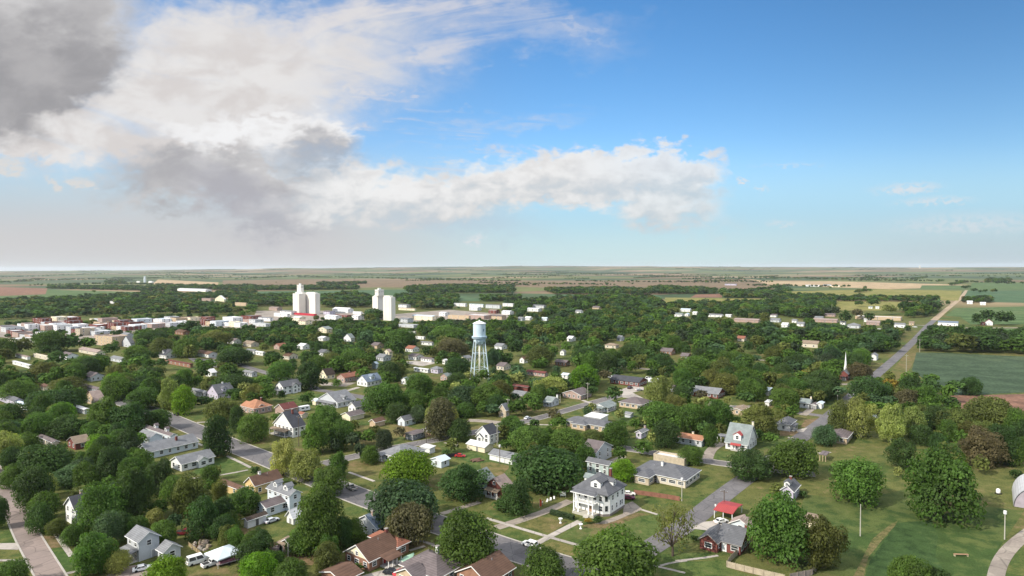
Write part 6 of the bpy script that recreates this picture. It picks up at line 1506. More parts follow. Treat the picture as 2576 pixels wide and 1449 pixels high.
def trailer(label, reg, X, Y, ang, L=6.5, c=(.80, .82, .84)):
    q = g(reg, X, Y); r = thing('camper_trailer', label, 'camper trailer', (q[0], q[1], 0), math.radians(ang)); W2 = 1.2
    b = MB(); b.prism([(-L / 2, .6), (L / 2 - .3, .6), (L / 2, 1.2), (L / 2 - .4, 2.9), (-L / 2, 2.9)][::-1], 'y', -W2, W2); b.build('body', [mat(c, .4, .05)], r)
    rf = MB(); rf.box(-L / 2 - .05, L / 2 - .35, -W2 - .05, W2 + .05, 2.9, 3.05); rf.build('roof', [mat((.84, .85, .86), .5, .04)], r)
    for s in (-1, 1):
        w = MB(); w.box(-L * .3, -L * .05, s * (W2 + .01) - .02, s * (W2 + .01) + .02, 1.6, 2.3); w.box(L * .1, L * .3, s * (W2 + .01) - .02, s * (W2 + .01) + .02, 1.6, 2.3); w.build('window', [glass()], r)
        t = MB(); t.lathe([(.05, -.1), (.36, -.1), (.36, .1), (.05, .1)], n=12); o = t.build('wheel', [TYRE], r); o.rotation_euler = (math.pi / 2, 0, 0); o.location = (-.3, s * (W2 - .1), .36)
    h = MB(); h.tube([(L / 2 - .3, 0, .6), (L / 2 + 1.1, 0, .5)], .08); h.build('tow_bar', [TYRE], r)
    c_ = px(reg, X, Y); k = F / math.hypot(*q); BOXES.append((c_[0] - 3.4 * k, c_[0] + 3.4 * k, c_[1] - 3 * k, c_[1] + k, 1)); FOOT.append((q[0], q[1], 4)); LAND.append((label.split(',')[0], c_[0], c_[1]))
trailer('white camper trailer, beside the dark red barn', b2, 1990, 500, GAd + 80)
trailer('long white camper trailer, behind the brick ranch drive', a3, 1390, 1312, GAd + 20, 8)
trailer('small white camper trailer, on the far lawn near the lodge', b2, 2195, 392, GAd + 20, 5, (.78, .74, .62))

# ---------------------------------------------------------------- odd things in the yards
def canopy_tent():
    q = np.array(g('c2', 690, 1235)); r = thing('canopy_tent', 'pale blue-white canopy tent over clutter in the junk yard', 'canopy tent', (q[0], q[1], 0), GA)
    b = MB(); s = 3.6; e = 2.3; ap = (0, 0, 4.0); cs = [(-s, -s, e), (s, -s, e), (s, s, e), (-s, s, e)]
    for i in range(4):
        a, c_ = cs[i], cs[(i + 1) % 4]; b.poly([a, c_, ap]); b.poly([a, (a[0], a[1], e - .3), (c_[0], c_[1], e - .3), c_])
    b.build('canopy', [mat((.62, .70, .74), .6, .08)], r)
    for (x, y, z) in cs:
        p = MB(); p.tube([(x * .98, y * .98, 0), (x * .98, y * .98, e)], .05); p.build('tent_pole', [TRIM], r)
    BOXES.append((*[px('c2', 560, 0)[0], px('c2', 900, 0)[0]], px('c2', 0, 1080)[1], px('c2', 0, 1300)[1], 1)); FOOT.append((q[0], q[1], 5))
    LAND.append(('pale blue-white canopy tent', *px('c2', 700, 1240)))
    # flat trailer
    q = np.array(g('c2', 770, 1270)); r = thing('flat_trailer', 'low flat trailer with plum-coloured load, in front of the canopy tent', 'trailer', (q[0], q[1], 0), GA + math.radians(75))
    b = MB(); b.box(-3.4, 3.4, -1.1, 1.1, .55, .75); b.build('deck', [mat((.32, .28, .27), .8)], r); b = MB(); b.box(-2.6, .6, -.9, .9, .75, 1.25); b.box(.8, 2.2, -.7, .7, .75, 1.05); b.build('load', [mat((.25, .10, .14), .8, .3, 2)], r)
    for s in (-1, 1):
        t = MB(); t.lathe([(.05, -.1), (.34, -.1), (.34, .1), (.05, .1)], n=12); o = t.build('wheel', [TYRE], r); o.rotation_euler = (math.pi / 2, 0, 0); o.location = (-.4, s * 1.2, .34)
    # junk
    rr = random.Random(9)
    for k in range(16):
        X, Y = rr.uniform(270, 500), rr.uniform(1000, 1100); q = g('c2', X, Y); b = MB(); a, c_, d = rr.uniform(.3, .9), rr.uniform(.3, .8), rr.uniform(.3, .9)
        b.box(-a, a, -c_, c_, -.05, d); b.box(-a * .6, a * .3, -c_ * .5, c_ * .7, d, d * 1.6)
        o = b.build('scrap_crate', [mat(rr.choice([(.33, .27, .2), (.2, .17, .15), (.42, .38, .33), (.25, .16, .12)]), .9, .3, 1.5)], loc=(q[0], q[1], .05), rz=rr.random() * 3)
        tag(o, 'brown scrap crate in the junk heap beside the tan board fence', 'crate', 'scrap crates heaped in the junk yard')
canopy_tent()

def boat():
    q = g('c3', 1018, 1255); r = thing('covered_boat', 'pale green covered boat on the concrete beside the brick house porch', 'boat', (q[0], q[1], 0), GA + math.radians(100))
    b = MB(); n = 9
    for i in range(n):
        t = i / (n - 1); w = 1.15 * math.sin(min(1, (1.05 - t) * 1.7) * math.pi / 2); x = -2.8 + 5.6 * t
        b.v += [(x, -w, 1.2), (x, -w * .7, .5), (x, 0, .4), (x, w * .7, .5), (x, w, 1.2), (x, 0, 1.45)]
    for i in range(n - 1):
        for j in range(6): k = (j + 1) % 6; b.f.append((i * 6 + j, i * 6 + k, i * 6 + 6 + k, i * 6 + 6 + j)); b.m.append(0 if j < 4 else 1)
    b.f.append((0, 1, 2, 3, 4, 5)); b.m.append(0)
    b.build('hull', [mat((.72, .74, .68), .4), mat((.30, .48, .36), .7)], r)
    t = MB(); t.box(-2.4, 3.4, -.08, .08, .3, .42); t.build('trailer_beam', [TYRE], r)
    for s in (-1, 1):
        w = MB(); w.lathe([(.05, -.1), (.3, -.1), (.3, .1), (.05, .1)], n=12); o = w.build('wheel', [TYRE], r); o.rotation_euler = (math.pi / 2, 0, 0); o.location = (-.4, s * 1.1, .3)
boat()

def small_things():
    # plank bench in the meadow
    q = g('c6', 1600, 1180); r = thing('plank_bench', 'long brown plank bench alone in the meadow', 'bench', (q[0], q[1], 0), math.radians(-4))
    b = MB(); b.box(-1.9, 1.9, -.28, .28, .55, .65); b.build('seat', [mat((.34, .20, .12), .8)], r)
    for x in (-1.7, 1.7): l = MB(); l.box(x - .12, x + .12, -.25, .25, -.1, .55); l.build('leg', [mat((.45, .38, .25), .8)], r)
    # white tank by the hut
    q = g('c6', 2108, 328); r = thing('yard_tank', 'small upright white tank on dark skids in the mown field', 'tank', (q[0], q[1], 0), 0)
    b = MB(); b.lathe([(.1, .35), (.6, .35), (.65, .6), (.65, 1.5), (.4, 1.85), (.1, 1.95)], n=16); b.build('tank_shell', [TRIM], r, smoothed=True); b = MB(); b.box(-.85, .85, -.6, -.35, 0, .36); b.box(-.85, .85, .35, .6, 0, .36); b.build('skid', [TYRE], r)
    q = g('b6', 890, 1400); r = thing('garden_tractor', 'small red garden tractor, in shade under the tall meadow tree', 'tractor', (q[0], q[1], 0), 1.0)
    b = MB(); b.box(-.2, 1.3, -.35, .35, .5, 1.05); b.box(-1.1, -.2, -.45, .45, .45, .8); b.build('body', [mat((.40, .03, .03), .4)], r)
    b = MB(); b.box(-.9, -.35, -.3, .3, .8, .92); b.box(-1.0, -.86, -.3, .3, .9, 1.35); b.build('seat', [TYRE], r)
    for x, rad in ((-.75, .45), (.95, .3)):
        for s in (-1, 1):
            w = MB(); w.lathe([(.05, -.12), (rad, -.12), (rad, .12), (.05, .12)], n=12); o = w.build('wheel', [TYRE], r); o.rotation_euler = (math.pi / 2, 0, 0); o.location = (x, s * .6, rad)
    # orange banner and white yard chairs on the drive of the columned house
    q = g('c4', 450, 515); r = thing('yard_banner', 'orange-red feather banner beside the gravel drive', 'banner', (q[0], q[1], 0), GA)
    b = MB(); b.tube([(0, 0, 0), (0, 0, 3.0)], .04); b.build('pole', [TRIM], r); b = MB(); b.prism([(-.02, .5), (.75, .6), (.85, 2.3), (.45, 2.95), (-.02, 2.95)][::-1], 'y', -.02, .02); b.build('banner_cloth', [mat((.62, .09, .04), .8)], r)
    q = g('c4', 488, 485); person((q[0], q[1], .03), 2.4, (.80, .78, .75), (.30, .26, .24), 'person in a white top standing by the orange banner')
    for i, (X, Y) in enumerate(((550, 445), (598, 425), (648, 408))):
        q = g('c4', X, Y); r = thing('lawn_chair', 'white lawn chair in the row along the gravel drive', 'chair', (q[0], q[1], .03), GA + .3 * i, 'white lawn chairs by the drive')
        b = MB(); b.box(-.3, .3, -.3, .3, .4, .46); b.build('seat', [TRIM], r); b = MB(); b.prism([(.26, .44), (.34, .44), (.48, 1.15), (.40, 1.15)], 'x', -.3, .3); b.build('backrest', [TRIM], r)
        for x in (-.26, .26):
            for y in (-.26, .26): l = MB(); l.box(x - .03, x + .03, y - .03, y + .03, 0, .4); l.build('leg', [TRIM], r)
    q = g('c4', 770, 372); r = thing('yard_sign', 'blank grey-white notice panel on two posts, at the head of the drive', 'sign', (q[0], q[1], 0), GA + .5)
    b = MB(); b.box(-1.0, 1.0, -.05, .05, .5, 1.9); b.build('panel', [mat((.62, .64, .62), .7)], r)
    for x in (-.9, .9): l = MB(); l.box(x - .05, x + .05, .06, .14, -.1, 2.0); l.build('post', [TRIM], r)
    q = g('c4', 690, 235); r = thing('picnic_table', 'pale picnic table in shade behind the drive', 'table', (q[0], q[1], 0), GA)
    b = MB(); b.box(-1.2, 1.2, -.45, .45, .72, .8); b.build('table_top', [mat((.5, .44, .36), .8)], r)
    for y in (-.85, .85): b = MB(); b.box(-1.2, 1.2, y - .16, y + .16, .42, .48); b.build('bench_plank', [mat((.5, .44, .36), .8)], r)
    for x in (-.8, .8): b = MB(); b.box(x - .06, x + .06, -.9, .9, .36, .42); b.box(x - .06, x + .06, -.3, .3, 0, .72); b.build('leg', [mat((.4, .34, .28), .8)], r)
    q = g('c5', 484, 528); person((q[0], q[1], .06), -2.2, (.82, .82, .80), (.75, .74, .72), 'person in white walking along the country road')
    # dish, log piles
    rr = random.Random(4)
    for k in range(9):
        q = g('b3', rr.uniform(2000, 2110), rr.uniform(1185, 1218)); b = MB(); L = rr.uniform(1.2, 2.0)
        b.tube([(-L, 0, .25), (L, 0, .25)], rr.uniform(.2, .32), None, 8); b.tube([(-L * .9, .3, .3), (L * .8, .25, .32)], .2, None, 8)
        o = b.build('log', [mat((.17, .10, .07), .9, .25, 1.5)], loc=(q[0], q[1], .02 + .12 * (k % 3)), rz=GA + 1.4 + rr.uniform(-.15, .15)); tag(o, 'brown log in the stack beside the white gravel yard', 'log', 'logs stacked in the yard')
    q = g('c5', 980, 838); r = thing('awning', 'pale blue awning, on the shaded end of the red brick cottage', 'awning', (q[0], q[1], 0), GA)
    b = MB(); b.prism([(-1.6, 2.6), (1.6, 2.1), (1.6, 2.2), (-1.6, 2.72)][::-1], 'y', -1.3, 1.3); b.build('awning_cloth', [mat((.50, .66, .72), .6)], r)
    for y in (-1.2, 1.2): l = MB(); l.tube([(1.5, y, 0), (1.5, y, 2.15)], .05); l.build('post', [TRIM], r)
    q = g('c2', 1440, 1080); r = thing('brush_pile', 'pinkish rubbish heap, at the mouth of the grey-green shed', 'rubbish heap', (q[0], q[1], 0))
    b = MB()
    for k in range(14):
        x, y, s = rr.uniform(-1.8, 1.8), rr.uniform(-1, 1), rr.uniform(.25, .6); b.box(x - s, x + s, y - s * .6, y + s * .6, -.05, rr.uniform(.3, .9))
    b.build('heap', [mat((.42, .33, .31), .9, .35, 2.0)], r)

def person(loc, face, top, legs, label):
    """one skinned body: joints as connected edges, radii per joint"""
    root = thing('person', label, 'person', loc, face)
    J = [(0, 0, .95, .14), (0, 0, 1.2, .15), (0, 0, 1.42, .13), (0, 0, 1.53, .06), (.01, 0, 1.66, .10), (.01, 0, 1.76, .075),
         (0, .2, 1.40, .06), (.03, .27, 1.14, .045), (.12, .27, .90, .035), (.15, .27, .80, .03), (0, -.2, 1.40, .06), (-.05, -.27, 1.14, .045), (.02, -.27, .90, .035), (.03, -.27, .80, .03),
         (.0, .1, .88, .10), (.12, .11, .48, .07), (.10, .11, .09, .05), (.24, .11, .05, .04), (.0, -.1, .88, .10), (-.08, -.11, .48, .07), (-.22, -.11, .10, .05), (-.10, -.11, .05, .04)]
    E = [(0, 1), (1, 2), (2, 3), (3, 4), (4, 5), (2, 6), (6, 7), (7, 8), (8, 9), (2, 10), (10, 11), (11, 12), (12, 13), (0, 14), (14, 15), (15, 16), (16, 17), (0, 18), (18, 19), (19, 20), (20, 21)]
    me = bpy.data.meshes.new('body'); me.from_pydata([j[:3] for j in J], E, [])
    o = bpy.data.objects.new('body', me); COL.objects.link(o); o.parent = root
    mod = o.modifiers.new('skin', 'SKIN'); 
    if not me.skin_vertices: 
        pass
    for i, j in enumerate(J):
        sv = me.skin_vertices[0].data[i]; sv.radius = (j[3], j[3]); sv.use_root = (i == 0)
    o.modifiers.new('sub', 'SUBSURF').levels = 1; o.modifiers['sub'].render_levels = 1
    m, nt, b = new_mat('clothed_body'); tc = nt.new('ShaderNodeTexCoord'); s = nt.new('ShaderNodeSeparateXYZ'); nt.link(tc.outputs['Object'], s.inputs[0]); z = s.outputs[2]
    skin = (.42, .25, .17, 1)
    col = nt.mix(nt.math('GREATER_THAN', z, .93), rgba(legs), rgba(top)); col = nt.mix(nt.math('GREATER_THAN', z, 1.5), col, skin); col = nt.mix(nt.math('LESS_THAN', z, .1), col, (.03, .03, .03, 1))
    nt.link(col, b.inputs['Base Color']); me.materials.append(m)
    h = MB(); h.lathe([(.115, 1.66), (.12, 1.74), (.09, 1.83), (.02, 1.86)], (-.01, 0, 0), 12); h.build('hair', [mat((.06, .04, .03), .9)], root, smoothed=True)
small_things()
# ---------------------------------------------------------------- trees
def leaf_mat():
    m, nt, b = new_mat('foliage'); n = m.node_tree.nodes
    oi = nt.new('ShaderNodeObjectInfo'); at = nt.new('ShaderNodeAttribute', attribute_name='tone')
    geo = nt.new('ShaderNodeNewGeometry'); nz = nt.noise(geo.outputs['Position'], .35, 3, .6)
    k = nt.math('MULTIPLY', at.outputs['Fac'], nt.sstep(nz, .3, .7, .80, 1.22))
    sc = nt.new('ShaderNodeVectorMath', operation='SCALE'); nt.link(oi.outputs['Color'], sc.inputs[0]); nt.link(k, sc.inputs['Scale'])
    nt.link(sc.outputs[0], b.inputs['Base Color']); b.inputs['Roughness'].default_value = .6; b.inputs['Specular IOR Level'].default_value = .25
    tr = nt.new('ShaderNodeBsdfTranslucent'); br = nt.new('ShaderNodeVectorMath', operation='MULTIPLY'); nt.link(sc.outputs[0], br.inputs[0]); br.inputs[1].default_value = (1.25, 1.35, .6)
    nt.link(br.outputs[0], tr.inputs['Color'])
    mx = nt.new('ShaderNodeMixShader'); mx.inputs[0].default_value = .46
    nt.link(b.outputs[0], mx.inputs[1]); nt.link(tr.outputs[0], mx.inputs[2]); nt.link(mx.outputs[0], n['Material Output'].inputs['Surface'])
    return m
LEAF = leaf_mat()
def woods_mat():
    m, nt, b = new_mat('woods_foliage'); at = nt.new('ShaderNodeAttribute', attribute_name='tint'); nt.link(at.outputs['Color'], b.inputs['Base Color'])
    b.inputs['Roughness'].default_value = .8; b.inputs['Specular IOR Level'].default_value = .15
    tr = nt.new('ShaderNodeBsdfTranslucent'); nt.link(at.outputs['Color'], tr.inputs['Color'])
    mx = nt.new('ShaderNodeMixShader'); mx.inputs[0].default_value = .40
    nt.link(b.outputs[0], mx.inputs[1]); nt.link(tr.outputs[0], mx.inputs[2]); nt.link(mx.outputs[0], m.node_tree.nodes['Material Output'].inputs['Surface']); return m
WOODM = woods_mat()
def bark(c): return mat(c, .95, .25, 2.0)
BARK = bark((.075, .058, .045)); BARKP = bark((.30, .28, .25)); BARKR = bark((.11, .06, .045))

def leaf_cloud(rng, lobes, n, size, flat=.0, up=.25, shell=.62):
    """n small square leaf sprays over the surfaces of soft lobes; lobes rows: x y z rx ry rz"""
    lob = np.array(lobes); area = (lob[:, 3] * lob[:, 5]) ** 1.0; pr = area / area.sum()
    idx = rng.choice(len(lob), n, p=pr); L = lob[idx]
    d = rng.normal(size=(n, 3)); d /= np.linalg.norm(d, axis=1)[:, None]
    d[:, 2] = np.where(d[:, 2] < -.45, -d[:, 2], d[:, 2])
    rad = shell + (1.10 - shell) * rng.random(n) ** .6 + .22 * (rng.random(n) < .05)
    c = L[:, :3] + d * L[:, 3:6] * rad[:, None]
    nrm = d * 1.0 + rng.normal(size=(n, 3)) * .46; nrm[:, 2] += up; nrm /= np.linalg.norm(nrm, axis=1)[:, None]
    a = np.cross(nrm, rng.normal(size=(n, 3))); a /= np.linalg.norm(a, axis=1)[:, None]; b = np.cross(nrm, a)
    s = size * (.55 + .9 * rng.random(n))[:, None]
    k = .35 + .3 * rng.random((n, 1))
    v = np.stack([c - a * s, c - b * s * k * 1.3 + nrm * s * .15, c + a * s, c + b * s * k * 1.3 - nrm * s * .12], 1).reshape(-1, 3)
    lt = .74 + .52 * rng.random(len(lob)); tone = lt[idx] * (.80 + .40 * rng.random(n))
    return v, tone

def quad_mesh(name, v, tone, material):
    n = len(v) // 4; me = bpy.data.meshes.new(name)
    me.vertices.add(len(v)); me.vertices.foreach_set('co', v.astype(np.float32).ravel())
    me.loops.add(4 * n); me.loops.foreach_set('vertex_index', np.arange(4 * n, dtype=np.int32))
    me.polygons.add(n); me.polygons.foreach_set('loop_start', np.arange(0, 4 * n, 4, dtype=np.int32))
    at = me.attributes.new('tone', 'FLOAT', 'FACE'); at.data.foreach_set('value', tone.astype(np.float32))
    me.materials.append(material); me.update(calc_edges=True); me.validate()
    return me

def make_lobes(rng, shape):
    """crown of unit height and unit width standing on z=0 (trunk included), as lobes"""
    out = []
    if shape == 'cone':
        for i in range(26):
            t = (i + .5) / 26; z = .06 + .9 * t; r = .5 * (1 - t) ** .8 + .03; a = i * 2.4
            out.append((.55 * r * math.cos(a), .55 * r * math.sin(a), z, r * .62, r * .62, .085))
        return out, .04
    P = {'round': (26, .55, .5, .46, .19, .16), 'broad': (30, .60, .5, .36, .17, .14), 'oval': (26, .54, .42, .50, .17, .12), 'sparse': (22, .64, .5, .36, .13, .3), 'bush': (14, .46, .5, .5, .26, .12), 'ragged': (30, .55, .5, .46, .165, .24)}[shape]
    n, zc, rw, rh, lr, jit = P; ga = math.pi * (3 - math.sqrt(5)); ph = rng.random() * 6.28
    for i in range(n):
        z = 1 - 1.78 * (i + .4) / n; rr = math.sqrt(max(0, 1 - z * z)); t = ga * i + ph
        d = np.array([rr * math.cos(t), rr * math.sin(t), z]) + rng.normal(size=3) * jit * .5
        r = lr * (.75 + .55 * rng.random()); k = (1 - r / rw) * (1 - jit * rng.random())
        out.append((d[0] * rw * k, d[1] * rw * k, zc + d[2] * (rh - r * .8) * (1 - jit * .4 * rng.random()), r, r, r * .85))
    if shape == 'ragged': out = [o for o in out if rng.random() > .16]
    if shape != 'sparse': out.append((0, 0, zc, rw * .66, rw * .66, rh * .68))
    return out, .12

def make_trunk(rng, lobes, cb, shape, name):
    mb = MB(); zf = max(cb + .08, .2)
    if shape == 'cone':
        mb.tube([(0, 0, -.02), (0, 0, .5), (0, 0, .93)], .028, .008, 7); return mb
    if shape == 'bush':
        for i in range(4):
            a = i * 1.7; mb.tube([(.03 * math.cos(a), .03 * math.sin(a), -.02), (.18 * math.cos(a), .18 * math.sin(a), .5)], .022, .01, 5)
        return mb
    r = .030 if shape != 'oval' else .036
    mb.tube([(0, 0, -.02), (.006, .004, zf * .5), (-.004, .008, zf)], r * 1.15, r * .85, 8)
    big = sorted(lobes, key=lambda l: -l[3] + .1 * rng.random())[:10 if shape in ('sparse', 'broad') else 7]
    for l in big:
        s = np.array([-.004, .008, zf - .03 * rng.random()]); e = np.array(l[:3]); mid = s * .45 + e * .55 + np.array([0, 0, .05 * (rng.random() - .2)])
        mb.tube([s, mid, e], r * .55, r * .16, 6)
        if shape == 'sparse':
            for _ in range(5):
                d = rng.normal(size=3) * .11; d[2] = abs(d[2]); mb.tube([mid * .5 + e * .5, e + d], r * .16, r * .05, 4)
    return mb

def fit_unit(v, lobes, zb=None):
    """stretch a crown so that it is one wide and its top is at one"""
    r = np.percentile(np.abs(v[:, :2]), 99.2, axis=0); zt = np.percentile(v[:, 2], 99.6)
    z0 = np.percentile(v[:, 2], .8); zb = z0 / zt if zb is None else zb
    kz = (1 - zb) / (zt - z0); k = np.array([.5 / r[0], .5 / r[1], kz]); o = np.array([0, 0, zb - z0 * kz]); v = v * k + o
    return v, [(l[0] * k[0], l[1] * k[1], l[2] * k[2] + o[2], l[3] * k[0], l[4] * k[1], l[5] * k[2]) for l in lobes]

def unround(rng, v, amt):
    """push and pull the crown so that it is not a ball"""
    c = np.array([0, 0, .55]); d = v - c; r = np.linalg.norm(d, axis=1)[:, None] + 1e-6; u = d / r; f = np.zeros(len(v))
    for k in (1.6, 2.4, 3.3, 4.2, 5.5):
        a = rng.normal(size=3); a /= np.linalg.norm(a); f += np.sin(k * 1.5 * (u @ a) + rng.random() * 6.28) / k ** .6
    f /= 1.6
    return c + d * (1 + amt * f)[:, None]

PROTO = {}
def protos():
    spec = [('round', 6, 11000, .0185), ('broad', 4, 11000, .018), ('oval', 3, 9500, .019), ('ragged', 6, 10000, .0175), ('sparse', 3, 1300, .017), ('cone', 2, 5000, .019), ('bush', 2, 3600, .034)]
    for shape, k, n, size in spec:
        PROTO[shape] = []
        for i in range(k):
            rng = np.random.default_rng(100 + i * 7 + len(shape) * 31)
            lobes, cb = make_lobes(rng, shape)
            v, tone = leaf_cloud(rng, lobes, n, size, up=.3 if shape != 'cone' else .0, shell=.74 if shape != 'sparse' else .3)
            if shape != 'cone': v = unround(rng, v, {'round': .10, 'broad': .15, 'oval': .12, 'ragged': .20, 'sparse': .2, 'bush': .12}[shape])
            v, lobes = fit_unit(v, lobes, {'round': .07, 'ragged': .05, 'oval': .05, 'broad': .13, 'bush': -.02, 'sparse': .2, 'cone': .02}[shape]); cb = .12
            me = quad_mesh('crown', v, tone, LEAF)
            tm = make_trunk(rng, lobes, cb, shape, 'trunk'); tme = bpy.data.meshes.new('trunk'); tme.from_pydata(tm.v, [], tm.f)
            tme.materials.append(BARK); tme.update()
            tmp = tme.copy(); tmp.materials.clear(); tmp.materials.append(BARKP)
            PROTO[shape].append((me, tme, tmp))
protos()

# colours: name, base colour
TC = {'D': ('dark green', (.052, .100, .025)), 'G': ('mid green', (.080, .148, .025)), 'B': ('bright green', (.135, .255, .016)), 'Y': ('pale yellow-green', (.26, .29, .085)),
      'L': ('olive', (.120, .142, .036)), 'K': ('brownish', (.118, .108, .052)), 'S': ('dusky blue-green', (.048, .072, .034)), 'T': ('grey-green', (.066, .120, .050)), 'O': ('golden', (.26, .19, .03))}
SHN = {'round': 'round', 'broad': 'spreading', 'oval': 'tall oval', 'ragged': 'ragged', 'sparse': 'thin open', 'cone': 'conical', 'bush': 'low bushy'}
TREES = []   # dict per tree
def T(reg, cx, top, bottom, width, col='G', shape='round', pale=False):
    s = scale_of(reg); X, Yb = px(reg, cx, bottom); Yt = px(reg, cx, top)[1]
    q = ground_px(X, Yb); d = proj((q[0], q[1], 0))[2]
    # the crown top leans back with depth, so solve the height exactly
    k = d / F; w = width * s * k
    h = (Yb - Yt) * k
    for _ in range(3):
        pt = proj((q[0], q[1], h)); h *= (Yb - Yt) / max(1, (Yb - pt[1]))
    h = max(h, w * .45)
    TREES.append(dict(x=q[0], y=q[1], w=w, h=h, col=col, shape=shape, X=X, Yb=Yb, Yt=Yt, pw=width * s, pale=pale, d=d))
